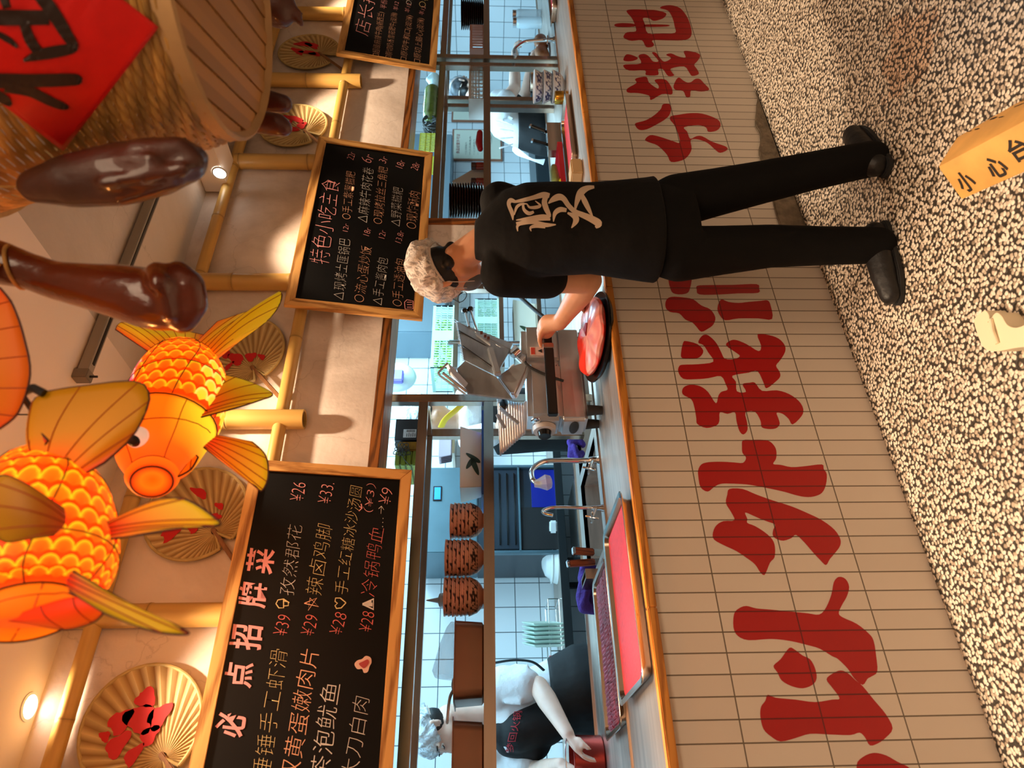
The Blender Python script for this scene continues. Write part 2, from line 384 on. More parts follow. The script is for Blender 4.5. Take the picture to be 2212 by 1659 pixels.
# ---------------------------------------------------------------- the setting
def floor_mat():
    m, N, L, B = nt('washed_pebble')
    tc = N.new('ShaderNodeTexCoord')
    nz = N.new('ShaderNodeTexNoise'); nz.inputs['Scale'].default_value = 40; nz.inputs['Detail'].default_value = 2; L.new(tc.outputs['Object'], nz.inputs['Vector'])
    mv = N.new('ShaderNodeMix'); mv.data_type = 'RGBA'; mv.inputs[0].default_value = 0.012; L.new(tc.outputs['Object'], mv.inputs[6]); L.new(nz.outputs['Color'], mv.inputs[7])
    v = N.new('ShaderNodeTexVoronoi'); v.voronoi_dimensions = '2D'; v.inputs['Scale'].default_value = 78; L.new(mv.outputs[2], v.inputs['Vector'])
    # stone colours
    cr = N.new('ShaderNodeValToRGB'); el = cr.color_ramp.elements; cr.color_ramp.interpolation = 'LINEAR'
    el[0].position = 0.0; el[0].color = rgb(108, 92, 76); el[1].position = 1.0; el[1].color = rgb(240, 226, 208)
    x = cr.color_ramp.elements.new(0.25); x.color = rgb(176, 158, 136)
    x = cr.color_ramp.elements.new(0.5); x.color = rgb(222, 206, 186)
    L.new(v.outputs['Color'], cr.inputs[0])
    ed = N.new('ShaderNodeValToRGB'); ed.color_ramp.elements[0].position = 0.36; ed.color_ramp.elements[1].position = 0.56; ed.color_ramp.elements[0].color = (1, 1, 1, 1); ed.color_ramp.elements[1].color = (0, 0, 0, 1)
    n2 = N.new('ShaderNodeTexNoise'); n2.inputs['Scale'].default_value = 60; n2.inputs['Detail'].default_value = 2; L.new(tc.outputs['Object'], n2.inputs['Vector'])
    ma = N.new('ShaderNodeMath'); ma.operation = 'MULTIPLY_ADD'; ma.inputs[1].default_value = 0.55; ma.inputs[2].default_value = -0.26; L.new(n2.outputs[0], ma.inputs[0])
    mb_ = N.new('ShaderNodeMath'); mb_.operation = 'ADD'; L.new(v.outputs['Distance'], mb_.inputs[0]); L.new(ma.outputs[0], mb_.inputs[1]); L.new(mb_.outputs[0], ed.inputs[0])
    mx = N.new('ShaderNodeMix'); mx.data_type = 'RGBA'; L.new(ed.outputs[0], mx.inputs[0]); mx.inputs[6].default_value = rgb(52, 44, 36); L.new(cr.outputs[0], mx.inputs[7])
    # spilt-sauce stain
    st = N.new('ShaderNodeVectorMath'); st.operation = 'DISTANCE'; c = P(1960, 110, Z=0); st.inputs[1].default_value = (c.x, c.y, 0); L.new(tc.outputs['Object'], st.inputs[0])
    sn = N.new('ShaderNodeTexNoise'); sn.inputs['Scale'].default_value = 14; sn.inputs['Detail'].default_value = 4; L.new(tc.outputs['Object'], sn.inputs['Vector'])
    s1 = N.new('ShaderNodeMath'); s1.operation = 'MULTIPLY_ADD'; s1.inputs[1].default_value = -0.35; L.new(sn.outputs[0], s1.inputs[0]); L.new(st.outputs['Value'], s1.inputs[2])
    sr = N.new('ShaderNodeValToRGB'); sr.color_ramp.elements[0].position = 0.0; sr.color_ramp.elements[1].position = 0.02; sr.color_ramp.elements[0].color = (0.45, 0.45, 0.45, 1); sr.color_ramp.elements[1].color = (0, 0, 0, 1)
    sa = N.new('ShaderNodeMath'); sa.operation = 'ADD'; sa.inputs[1].default_value = 0.045; L.new(s1.outputs[0], sa.inputs[0]); L.new(sa.outputs[0], sr.inputs[0])
    m2 = N.new('ShaderNodeMix'); m2.data_type = 'RGBA'; m2.blend_type = 'MULTIPLY'; L.new(sr.outputs[0], m2.inputs[0]); L.new(mx.outputs[2], m2.inputs[6]); m2.inputs[7].default_value = rgb(214, 150, 70)
    L.new(m2.outputs[2], B.inputs['Base Color'])
    bp = N.new('ShaderNodeBump'); bp.invert = True; bp.inputs['Strength'].default_value = 0.6; bp.inputs['Distance'].default_value = 0.006; L.new(mb_.outputs[0], bp.inputs['Height']); L.new(bp.outputs[0], B.inputs['Normal'])
    B.inputs['Roughness'].default_value = 0.5
    return m
struct(MB().box((-3, -3, -0.1), (8, 2.2, 0)).build('floor', floor_mat(), smooth=False))
struct(MB().box((-3, 2.2, -0.1), (8, 5.2, -0.002)).build('floor_kitchen', mat('kitchen_floor', rgb(96, 98, 100), 0.5, var=0.2), smooth=False))
struct(MB().box((-3, -3, 2.82), (1.651, 2.75, 2.95)).build('ceiling_left', M_ceil, smooth=False))
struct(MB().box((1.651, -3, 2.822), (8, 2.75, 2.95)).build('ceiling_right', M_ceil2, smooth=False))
struct(MB().box((-3, 2.75, 2.7), (8, 5.2, 2.82)).build('ceiling_kitchen', M_white, smooth=False))
struct(MB().box((2.83, -3, 2.70), (3.01, 2.44, 2.822)).build('trim_1', M_ceil, bevel=0.004))
struct(MB().box((-3, 2.45, 1.866), (8, 2.65, 2.83)).build('wall_front', M_plaster, smooth=False))
struct(MB().box((2.42, 2.45, 0.905), (2.62, 2.65, 1.866)).build('wall_pier', M_plaster, smooth=False))
struct(MB().box((-3, 2.448, 1.826), (8, 2.65, 1.868)).build('trim_2', M_darkwood, bevel=0.002))
struct(MB().box((2.62, 2.448, 0.91), (2.668, 2.65, 1.826)).build('trim_3', M_trimwoodz, bevel=0.002))
struct(MB().box((-3, 5.0, 0), (8, 5.2, 2.75)).build('wall_back', M_ktile, smooth=False))
struct(MB().box((-1.2, 2.65, 0), (-1.1, 5.0, 2.75)).build('wall_left', M_ktile_y, smooth=False))
struct(MB().box((7.6, 2.65, 0), (7.7, 5.0, 2.75)).build('wall_right', M_ktile_y, smooth=False))
struct(MB().box((-3.1, -3.1, 0), (-3, 2.45, 2.9)).build('wall_dining_left', M_plaster, smooth=False))
struct(MB().box((8, -3.1, 0), (8.1, 5.2, 2.9)).build('wall_dining_right', M_plaster, smooth=False))
struct(MB().box((-3.1, -3.1, 0), (8.1, -3, 2.9)).build('wall_dining_rear', M_plaster, smooth=False))
# ---------------------------------------------------------------- service counter
ctr = thing('service_counter', 'long service counter faced with upright cream tiles and painted red brush characters', 'counter', (2.2, 2.3, 0))
MB().box((-2.95, 2.13, 0), (7.95, 2.25, 0.902)).build('tiled_front', M_ftile, ctr, loc=(0, 0, 0), smooth=False)
M_mortar = mat('bare_mortar', rgb(138, 122, 102), 0.9, var=0.45, scale=30, bump=0.9, bscale=55)
def on_front(z, Y=2.1285):
    (ox, oy, s), pts = z
    return [P(ox+x/s, oy+y/s, Y=Y) for x, y in pts]
RA, RB, RC, RD = (1480, 1220, 3.779), (1440, 920, 5.185), (1400, 590, 4.608), (1300, 0, 4.609)
LETTERS = [
 (RA, [[(1400,1640),(1450,1570),(1540,1535),(1640,1555),(1730,1605),(1850,1670),(1900,1780),(1700,1850),(1450,1800)]]),
 (RA, [[(400,400),(440,355),(500,335),(580,355),(700,365),(850,380),(1000,395),(1095,405),(1150,350),(1195,240),(1215,140),(1255,98),(1310,115),(1340,180),(1320,260),(1280,330),(1255,395),(1290,430),(1400,480),(1500,560),(1540,620),(1560,740),(1570,870),(1525,910),(1490,930),(1450,980),(1380,925),(1330,850),(1250,770),(1200,745),(1100,685),(1000,655),(850,620),(700,605),(520,615),(430,580),(395,510)],
  [(850,678),(900,695),(960,740),(1020,770),(1060,840),(1075,925),(1040,980),(960,1008),(870,990),(790,945),(755,880),(722,825),(780,770)],
  [(675,1060),(740,1085),(900,1100),(1060,1120),(1200,1100),(1262,1090),(1200,1000),(1155,935),(1200,890),(1270,862),(1330,885),(1390,940),(1450,990),(1540,1100),(1640,1220),(1695,1335),(1640,1410),(1580,1455),(1510,1475),(1470,1410),(1425,1370),(1350,1390),(1180,1385),(1020,1380),(900,1415),(780,1442),(700,1400),(640,1340),(615,1240),(620,1160),(655,1110)]]),
 (RB, [[(855,160),(960,155),(1080,155),(1160,175),(1215,235),(1232,300),(1225,370),(1195,425),(1280,435),(1400,460),(1550,450),(1740,430),(1760,480),(1795,540),(1785,660),(1740,750),(1650,790),(1550,795),(1430,770),(1330,740),(1200,710),(1050,680),(900,655),(700,645),(600,650),(530,685),(460,735),(380,685),(355,560),(355,490),(390,430),(470,405),(620,400),(760,408),(855,412),(890,355),(850,300),(845,230)],
  [(705,705),(850,705),(1000,765),(1180,830),(1400,900),(1600,985),(1750,1060),(1880,1160),(1945,1260),(1945,1340),(1890,1420),(1830,1490),(1785,1558),(1720,1500),(1640,1415),(1540,1300),(1450,1220),(1400,1255),(1310,1285),(1230,1265),(1190,1225),(1195,1160),(1215,1105),(1130,1070),(1050,1040),(960,1000),(880,970),(905,1040),(905,1085),(990,1120),(1100,1190),(1185,1270),(1215,1360),(1210,1470),(1160,1530),(1115,1640),(1090,1670),(1050,1640),(990,1550),(900,1480),(780,1400),(640,1335),(530,1270),(520,1190),(560,1110),(640,1065),(760,1055),(720,960),(665,865),(680,770)]]),
 (RC, [[(350,690),(380,675),(490,705),(550,770),(520,830),(460,850),(340,845),(330,780)],
  [(500,690),(530,630),(580,610),(640,650),(690,710),(730,790),(765,850),(850,855),(915,825),(860,780),(775,715),(820,670),(880,665),(980,705),(1100,775),(1125,720),(1090,610),(1200,615),(1300,650),(1360,715),(1365,780),(1320,860),(1275,920),(1310,980),(1315,1030),(1270,1080),(1180,1145),(1150,1090),(1090,975),(1000,990),(840,1020),(875,1080),(885,1175),(975,1180),(940,1105),(1010,1090),(1065,1090),(1135,1170),(1280,1165),(1400,1200),(1500,1270),(1545,1350),(1530,1420),(1440,1505),(1400,1450),(1340,1400),(1280,1390),(1300,1450),(1310,1505),(1270,1545),(1190,1550),(1130,1530),(1120,1470),(1065,1380),(970,1385),(985,1480),(990,1560),(950,1605),(910,1570),(880,1470),(865,1385),(790,1400),(715,1385),(710,1470),(680,1515),(580,1540),(490,1500),(480,1440),(460,1330),(430,1255),(345,1205),(350,1140),(420,1110),(520,1125),(600,1185),(675,1295),(700,1220),(730,1180),(790,1160),(775,1110),(725,1025),(600,1045),(470,1055),(350,1050),(300,980),(310,925),(350,910),(500,905),(650,880),(600,790),(550,715)]]),
 (RC, [[(215,20),(420,20),(415,160),(370,205),(270,205),(225,160)],
  [(490,125),(600,118),(850,115),(1080,108),(1105,150),(1095,195),(900,200),(700,212),(510,210),(485,165)],
  [(180,270),(230,235),(350,240),(450,260),(530,320),(620,360),(670,440),(650,510),(600,550),(530,582),(480,530),(440,490),(370,460),(310,400),(220,385),(175,340)],
  [(725,262),(800,285),(900,295),(1000,285),(1120,275),(1190,270),(1220,320),(1235,455),(1100,450),(900,450),(770,468),(715,420),(690,350)]]),
 (RD, [[(245,110),(300,92),(440,95),(540,100),(640,130),(620,175),(560,200),(510,205),(470,180),(410,180),(430,240),(460,330),(600,330),(730,325),(725,260),(705,180),(660,105),(580,80),(620,55),(700,52),(780,80),(840,150),(880,240),(895,330),(870,380),(800,400),(650,400),(505,400),(520,440),(500,465),(440,465),(400,400),(300,405),(245,390),(215,365),(250,320),(340,310),(330,250),(300,180)],
  [(130,240),(200,228),(320,236),(320,264),(150,265)], [(440,242),(655,245),(650,262),(445,266)]]),
 (RD, [[(215,590),(245,540),(310,550),(360,580),(310,605),(240,608)],
  [(365,555),(420,535),(470,560),(510,610),(565,605),(500,525),(540,525),(600,600),(640,610),(690,575),(640,545),(690,530),(760,560),(835,570),(815,510),(880,508),(960,530),(980,560),(950,610),(920,645),(950,690),(965,735),(900,755),(870,720),(820,660),(690,680),(700,720),(720,750),(660,755),(610,690),(560,690),(560,745),(440,745),(430,700),(270,700),(215,660),(240,640),(390,630)],
  [(330,790),(370,770),(445,765),(470,820),(555,880),(565,850),(525,800),(570,785),(640,795),(690,860),(705,910),(690,940),(600,935),(490,995),(470,950),(360,925),(260,920),(255,880),(345,825)],
  [(760,770),(810,800),(850,820),(890,815),(930,785),(975,785),(1020,830),(1070,890),(990,910),(890,900),(880,960),(840,965),(810,905),(735,895),(715,850)]]),
 (RD, [[(605,1040),(660,1030),(690,1060),(680,1130),(640,1180),(560,1230),(450,1285),(370,1290),(330,1240),(350,1220),(440,1195),(530,1140),(590,1080)],
  [(430,1390),(480,1345),(560,1355),(700,1400),(775,1420),(760,1330),(720,1240),(680,1190),(690,1155),(770,1140),(880,1125),(1000,1130),(1120,1170),(1175,1210),(1180,1260),(1140,1300),(1060,1310),(1040,1270),(960,1245),(820,1265),(850,1310),(880,1380),(940,1355),(1000,1355),(1100,1410),(1230,1455),(1250,1490),(1180,1520),(1130,1490),(1050,1420),(950,1385),(885,1395),(895,1480),(860,1550),(800,1595),(690,1610),(650,1540),(560,1450),(470,1415)]]),
]
for org, polys in LETTERS:
    m = MB()
    for pl in polys:
        pts = closed_spline(on_front((org, pl)), 3)
        f = m.bm.faces.new([m.bm.verts.new((p.x, 2.1292, p.z)) for p in pts])
        f.normal_update()
        if f.normal.y > 0: f.normal_flip()
    m.build('painted_character', M_fred, ctr, loc=(0, 0, 0), smooth=False, fixn=False)
pts = closed_spline([P(x, y, Y=2.118) for x, y in [(1654,196),(1637,215),(1634,238),(1632,268),(1641,285),(1643,305),(1640,330),(1655,380),(1668,420),(1676,455),(1688,492),(1700,520),(1752,520),(1735,430),(1705,350),(1680,280)]], 3)
pts = [V((p.x, 2.118, max(p.z, 0.0))) for p in pts]
MB().poly(pts, (0, 1, 0), 0.014).build('bare_mortar_patch', M_mortar, ctr, loc=(0, 0, 0), bevel=0.004)
e = MB()
xs = [-2.95, -0.35, 0.62, 1.9, 3.05, 4.35, 5.6, 7.95]
for a, b in zip(xs, xs[1:]): e.box((a+0.0008, 2.098, 0.900), (b-0.0008, 2.132, 0.928))
e.build('wood_edge', M_edgewood, ctr, loc=(0, 0, 0), bevel=0.003)
top = MB().box((-2.95, 2.132, 0.905), (7.95, 2.61, 0.926)).build('worktop', M_steelx, ctr, loc=(0, 0, 0), smooth=False)
MB().box((-2.95, 2.606, 0.88), (7.95, 2.618, 0.933)).build('upstand', M_steel, ctr, loc=(0, 0, 0), bevel=0.002)
# ---------------------------------------------------------------- tube racks standing on the back of the counter
def rack(X0, X1, label, posts, legz=0.915):
    r = thing('shelf_rack', label, 'shelf', (X0, 2.86, legz))
    w = 0.021
    for X, Y in posts:
        MB().box((X-w, Y-w, legz), (X+w, Y+w, 1.85)).build('post', M_steel, r, bevel=0.003)
    for Y, nm in ((2.735, 'front_rail'), (3.05, 'rear_rail')):
        MB().box((X0+0.002, Y-w+0.002, 1.672), (X1-0.002, Y+w-0.002, 1.714)).build('upper_'+nm, M_steel, r, bevel=0.003)
        MB().box((X0+0.002, Y-w+0.002, 1.375), (X1-0.002, Y+w-0.002, 1.418)).build('lower_'+nm, M_steel, r, bevel=0.003)
    for X in (X0+w, X1-w):
        for z0, z1 in ((1.672, 1.714), (1.375, 1.418)):
            MB().box((X-w+0.001, 2.756, z0), (X+w-0.001, 3.03, z1)).build('side_rail', M_steel, r, bevel=0.002)
    MB().box((X0+0.01, 2.75, 1.400), (X1-0.01, 3.035, 1.4165)).build('shelf_board', M_steel, r, bevel=0.001)
    MB().box((X0+0.01, 2.75, 1.700), (X1-0.01, 3.035, 1.7125)).build('top_board', M_steel, r, bevel=0.001)
    return r
rack(-0.95, 1.79, 'left steel tube rack holding bowl stacks and brown pans beside the meat slicer', [(1.769, 2.735), (1.769, 3.05), (-0.929, 2.735), (-0.929, 3.05)])
rack(2.72, 4.48, 'steel tube rack right of the plaster pier, holding dark plates and spice jars', [(4.459, 2.735), (4.459, 3.05), (2.741, 2.735), (2.741, 3.05)])
rack(4.53, 6.6, 'rightmost steel tube rack at the edge of view, holding a slotted box', [(4.551, 2.735), (4.551, 3.05), (6.579, 2.735), (6.579, 3.05)])
# ---------------------------------------------------------------- chalk menu boards
M_fr = wood('board_frame_wood', rgb(150, 96, 40), rgb(226, 172, 98), 0, 4, 0.5)
M_frz = wood('board_frame_wood_upright', rgb(150, 96, 40), rgb(226, 172, 98), 2, 4, 0.5)
M_board = mat('chalkboard', rgb(9, 8, 8), 0.55, var=0.25, scale=5, spec=0.2)
CH = {'w': mat('chalk_white', rgb(222, 214, 206), 0.9), 'p': mat('chalk_pink', rgb(240, 160, 158), 0.9), 'y': mat('chalk_yellow', rgb(226, 200, 140), 0.9), 'o': mat('chalk_peach', rgb(236, 176, 140), 0.9), 'r': mat('chalk_red', rgb(226, 112, 104), 0.9)}
BA, BT = V((0, 2.415, 1.69)), V((0, 2.322, 2.27))
BU = (BT-BA).normalized(); BN = BU.cross(V((1, 0, 0))).normalized()
if BN.y > 0: BN = -BN
def PB(ix, iy):
    r = ray(ix, iy); t = (BA-CAM).dot(BN)/r.dot(BN); return CAM+r*t
def menu_board(label, X0, X1, z0, z1):
    s0 = (z0-1.69)/BU.z; s1 = (z1-1.69)/BU.z
    org = lambda x, s, n: V((x, 0, 0))+BA+BU*s+BN*n
    b = thing('menu_board', label, 'menu board', tuple(org((X0+X1)/2, s0, 0)))
    w = 0.042
    def bar(x0, x1, a0, a1, miter):
        # four-sided bar with mitred ends
        f = [org(*q, 0.0) for q in miter]; bk = [org(*q, -0.022) for q in miter]
        return f, bk
    for nm, mt, q in (('frame_bottom', M_fr, [(X0, s0), (X1, s0), (X1-w, s0+w), (X0+w, s0+w)]), ('frame_top', M_fr, [(X0+w, s1-w), (X1-w, s1-w), (X1, s1), (X0, s1)]),
                      ('frame_side', M_frz, [(X0, s0), (X0+w, s0+w), (X0+w, s1-w), (X0, s1)]), ('frame_side', M_frz, [(X1-w, s0+w), (X1, s0), (X1, s1), (X1-w, s1-w)])):
        f = [org(x, s, 0) for x, s in q]
        MB().poly(f, -BN, 0.022).build(nm, mt, b, bevel=0.0015)
    f = [org(x, s, -0.006) for x, s in ((X0+w-0.004, s0+w-0.004), (X1-w+0.004, s0+w-0.004), (X1-w+0.004, s1-w+0.004), (X0+w-0.004, s1-w+0.004))]
    MB().poly(f, -BN, 0.012).build('chalkboard', M_board, b, smooth=False)
    return b
def PC(ix, iy): return PB(ix, iy)-BN*0.0055
def chalk(b, s, x0, y0, x1, y1, hpx, c, off=-0.018, shear=0.15, jig=0.02):
    A, B_ = PC(x0, y0), PC(x1, y1); dep = ((A+B_)/2-CAM).dot(FWD)
    return write(s, A, B_, hpx*dep/1518, BN, CH[c], b, 'chalk_writing', off, shear, jig=jig)
def scribble(b, lines, c, wpx=2.2, name='chalk_drawing'):
    m = MB()
    for ln in lines:
        pts = [PC(x, y)+BN*0.001 for x, y in ln]; dep = (pts[0]-CAM).dot(FWD)
        r = wpx*dep/1518/2
        L = []
        for i, p in enumerate(pts):
            d = (pts[min(i+1, len(pts)-1)]-pts[max(i-1, 0)]).normalized(); sd = BN.cross(d)*r
            L.append((p+sd, p-sd))
        vs = [(m.bm.verts.new(a), m.bm.verts.new(c_)) for a, c_ in L]
        for (a, c_), (a2, c2) in zip(vs, vs[1:]): m.bm.faces.new((a, a2, c2, c_))
    return m.build(name, CH[c], b, smooth=False)
z8 = lambda x, y: (420+x/2.444, 980+y/2.444)
z6 = lambda x, y: (480+x/3.77, 280+y/3.77)
z5 = lambda x, y: (480+x/4.424, y/4.424)
def rows(b, zf, sc, R):
    for s, x0, y0, x1, y1, h, c in R:
        a, d = zf(x0, y0), zf(x1, y1); chalk(b, s, a[0], a[1], d[0], d[1], h/sc, c, off=-0.022 if h < 100 or sc > 3 else -0.014)
# left board
b1 = menu_board('large chalk menu board at left, listing eight priced dishes under a pink five-character heading', -0.02, 1.245, 1.692, 2.268)
for s, x, y, h, c in (('必', 190, 1430, 140, 'p'), ('点', 235, 1170, 130, 'p'), ('招', 270, 965, 150, 'p'), ('牌', 310, 745, 130, 'p'), ('菜', 345, 565, 130, 'p')):
    a = z8(x-9, y+72); d = z8(x+9, y-72); chalk(b1, s, a[0], a[1], d[0], d[1], h*1.08/2.444, c, off=0.02)
rows(b1, z8, 2.444, [('捶锤手工虾滑', 345, 1720, 450, 1030, 92, 'y'), ('双黄蛋嫩肉片', 495, 1740, 612, 1030, 100, 'o'), ('茶泡鱿鱼', 655, 1720, 722, 1215, 105, 'w'), ('大刀白肉', 815, 1720, 885, 1280, 90, 'w'),
 ('¥39', 450, 955, 475, 850, 70, 'r'), ('孜然郡花', 485, 745, 535, 370, 75, 'w'), ('¥26', 540, 245, 555, 150, 70, 'p'),
 ('¥29', 595, 955, 620, 850, 70, 'r'), ('辣卤鸡脚', 625, 742, 690, 368, 85, 'y'), ('¥33.', 685, 258, 705, 150, 66, 'p'),
 ('¥28', 745, 950, 775, 838, 66, 'r'), ('手工红糖冰沙汤圆', 770, 738, 855, 165, 68, 'y'), ('（¥3）', 915, 305, 935, 155, 52, 'p'),
 ('¥28', 900, 935, 920, 832, 66, 'r'), ('冷锅鸭血', 915, 752, 965, 390, 80, 'r'), ('…→', 980, 385, 988, 272, 30, 'w'), ('¥9', 1002, 262, 1022, 180, 62, 'p')])
Z = lambda pts: [z8(*p) for p in pts]
scribble(b1, [Z([(500, 785), (470, 765), (440, 770), (430, 790), (445, 812), (470, 812), (470, 765)]), Z([(470, 775), (495, 780), (495, 800), (470, 802)])], 'y')
scribble(b1, [Z([(580, 788), (645, 760), (600, 825), (610, 760), (655, 805), (580, 788)])], 'o')
scribble(b1, [Z([(800, 785), (770, 760), (745, 760), (742, 778), (755, 787), (742, 800), (750, 815), (775, 812), (800, 785)])], 'y')
scribble(b1, [Z([(888, 792), (945, 765), (945, 820), (888, 792)]), Z([(905, 790), (935, 778)]), Z([(905, 795), (940, 800)]), Z([(900, 792), (940, 790)])], 'w', 4)
scribble(b1, [Z([(868, 300), (885, 285), (880, 262)]), Z([(885, 285), (870, 275)])], 'p')
stk = closed_spline([PC(*z8(x, y)) for x, y in [(845, 1110), (860, 1090), (885, 1082), (905, 1066), (930, 1075), (935, 1100), (925, 1120), (915, 1150), (895, 1155), (885, 1135), (860, 1135)]], 4)
MB().poly([p-BN*0 for p in stk], BN, 0.0012).build('paper_sticker', mat('sticker_pink', rgb(232, 188, 170), 0.6), b1, smooth=False)
stk = closed_spline([PC(*z8(x, y))+BN*0.0013 for x, y in [(868, 1108), (890, 1095), (915, 1085), (922, 1102), (905, 1125), (890, 1130)]], 4)
MB().poly(stk, BN, 0.0006).build('sticker_print', mat('sticker_red', rgb(176, 66, 66), 0.6), b1, smooth=False)
# middle board
b2 = menu_board('chalk menu board in the middle, above the hair-netted worker, under a pink six-character heading', 1.99, 3.135, 1.688, 2.272)
rows(b2, z6, 3.77, [('特色小吃主食', 785, 1085, 890, 400, 150, 'p')])
rows(b2, z6, 3.77, [('△现烤土匪锅巴', 943, 1380, 1000, 885, 95, 'w'), ('12r', 1003, 825, 1012, 762, 42, 'p'), ('○流心蛋炒饭', 1112, 1398, 1175, 945, 92, 'o'), ('18r', 1172, 858, 1190, 795, 50, 'p'),
 ('△手工酱肉包', 1258, 1420, 1312, 1040, 88, 'w'), ('12r', 1298, 880, 1312, 815, 50, 'p'), ('○手工透油包', 1420, 1430, 1455, 1048, 88, 'o'), ('13.8r', 1430, 915, 1462, 820, 50, 'p'),
 ('○手工紫薯糍粑', 1008, 722, 1048, 335, 78, 'o'), ('22r', 1040, 238, 1060, 178, 55, 'p'), ('△麻辣牛肉花卷', 1140, 750, 1190, 305, 90, 'w'), ('6r', 1165, 255, 1205, 200, 90, 'p'),
 ('○现烤拉丝三角粑', 1265, 760, 1312, 298, 80, 'o'), ('3r', 1300, 262, 1325, 215, 60, 'p'), ('△野菜糍粑', 1408, 780, 1430, 465, 85, 'w'), ('18r', 1440, 305, 1465, 245, 60, 'p'),
 ('○现炸酥肉', 1535, 798, 1568, 497, 92, 'o'), ('28r', 1562, 322, 1588, 262, 60, 'p')])
Z2 = lambda pts: [z6(*p) for p in pts]
scribble(b2, [Z2([(1490, 1455), (1485, 1400), (1505, 1380), (1530, 1385), (1555, 1390), (1555, 1455), (1490, 1455)]), Z2([(1505, 1440), (1545, 1440)]), Z2([(1505, 1420), (1545, 1420)]), Z2([(1505, 1400), (1545, 1400)])], 'p', 1.6)
# right board
b3 = menu_board('chalk menu board at the right edge of view, hung past the bamboo pole end', 3.898, 5.06, 1.70, 2.272)
rows(b3, z5, 4.424, [('店长推荐', 1325, 330, 1445, -240, 140, 'p')])
rows(b3, z5, 4.424, [('□超级麻辣牛肉(新西兰)', 1470, 540, 1525, 110, 78, 'o'), ('半份', 1535, 75, 1552, -10, 60, 'p'), ('□原切奶香雪花肥牛(澳洲)', 1590, 560, 1650, 118, 72, 'o'), ('羊12', 1655, 92, 1668, 10, 50, 'p'),
 ('□原切牛胸口(澳洲)', 1732, 580, 1798, 142, 72, 'o'), ('羊12', 1765, 112, 1785, 25, 50, 'p'), ('□原切上脑心(澳洲)', 1865, 600, 1905, 168, 78, 'o'), ('羊12', 1900, 135, 1925, 55, 50, 'p'), ('○八宝', 1780, 40, 1800, -120, 60, 'w'), ('○卷', 1905, 60, 1945, -60, 75, 'y')])
# ---------------------------------------------------------------- bamboo trellis on the wall above the boards
def bamboo(p0, p1, r, nodes, parent, name, hollow=True, n=20):
    p0, p1 = V(p0), V(p1); d = (p1-p0); L = d.length; d.normalize(); u, w = basis(d)
    m = MB(); lay = m.vc()
    zs = {0.0: (1, 1), L: (1, 1)}
    k = 0.0
    while k < L: zs.setdefault(round(k, 4), (1, 1)); k += 0.06
    for t in nodes:
        for dz, rr, c in ((-0.012, 1.0, 1), (-0.004, 1.05, 0.8), (-0.0015, 1.02, 0.45), (0.0015, 1.06, 0.8), (0.006, 1.03, 0.9), (0.02, 0.985, 1)):
            if 0 < t+dz < L: zs[t+dz] = (rr, c)
    R = []; C = []
    for z in sorted(zs):
        rr, c = zs[z]; R.append([p0+d*z+(u*math.cos(2*math.pi*j/n)+w*math.sin(2*math.pi*j/n))*r*rr for j in range(n)]); C.append(c)
    bv = m.rings(R, cap=False)
    base = V(rgb(206, 164, 88)[:3])
    for row, c in zip(bv, C):
        for j, v in enumerate(row):
            f = 0.93+0.07*math.sin(j*1.7+row[0].co.x*9); q = base*c*f; v[lay] = (q.x, q.y, q.z, 1)
    for end, sg in ((0, 1), (-1, -1)):
        ring = bv[end]; c0 = p0 if end == 0 else p1
        inn = [m.bm.verts.new(c0+(v.co-c0)*0.80) for v in ring]; deep = [m.bm.verts.new(c0+(v.co-c0)*0.78+d*sg*0.03) for v in ring]
        for v in inn: v[lay] = (*(base*0.9), 1)
        for v in deep: v[lay] = (*(base*0.35), 1)
        for j in range(n):
            jj = (j+1) % n
            m.bm.faces.new((ring[j], ring[jj], inn[jj], inn[j])); m.bm.faces.new((inn[j], inn[jj], deep[jj], deep[j]))
        m.bm.faces.new(deep)
    return m.build(name, M_bamboo, parent, ang=0.9)
M_bamboo = tinted('bamboo', 0.38)
tr = thing('bamboo_trellis', 'bamboo pole trellis with two long rails fixed to the plaster wall above the boards', 'trellis', (2.2, 2.395, 2.12))
YB = 2.408
for iy, nd in ((-180, [0.2, .5]), (37, [0.17, 0.50]), (180, [0.31, 0.62]), (355, [0.20, 0.55]), (612, [0.16, 0.42]), (905, [0.30, 0.58]), (1320, [0.09, 0.40]), (1700, [0.2])):
    c = P(1044, iy, Y=YB)
    bamboo((c.x, YB, 2.128), (c.x, YB, 2.815 if not 2.8 < c.x < 3.05 else 2.70), 0.040, nd, tr, 'bamboo_upright')
for z, r in ((2.222, 0.026), (2.705, 0.027)):
    bamboo((-0.6, YB, z-0.003), (6.4, YB, z+0.003), r, [0.25+0.37*k for k in range(19)], tr, 'bamboo_rail')
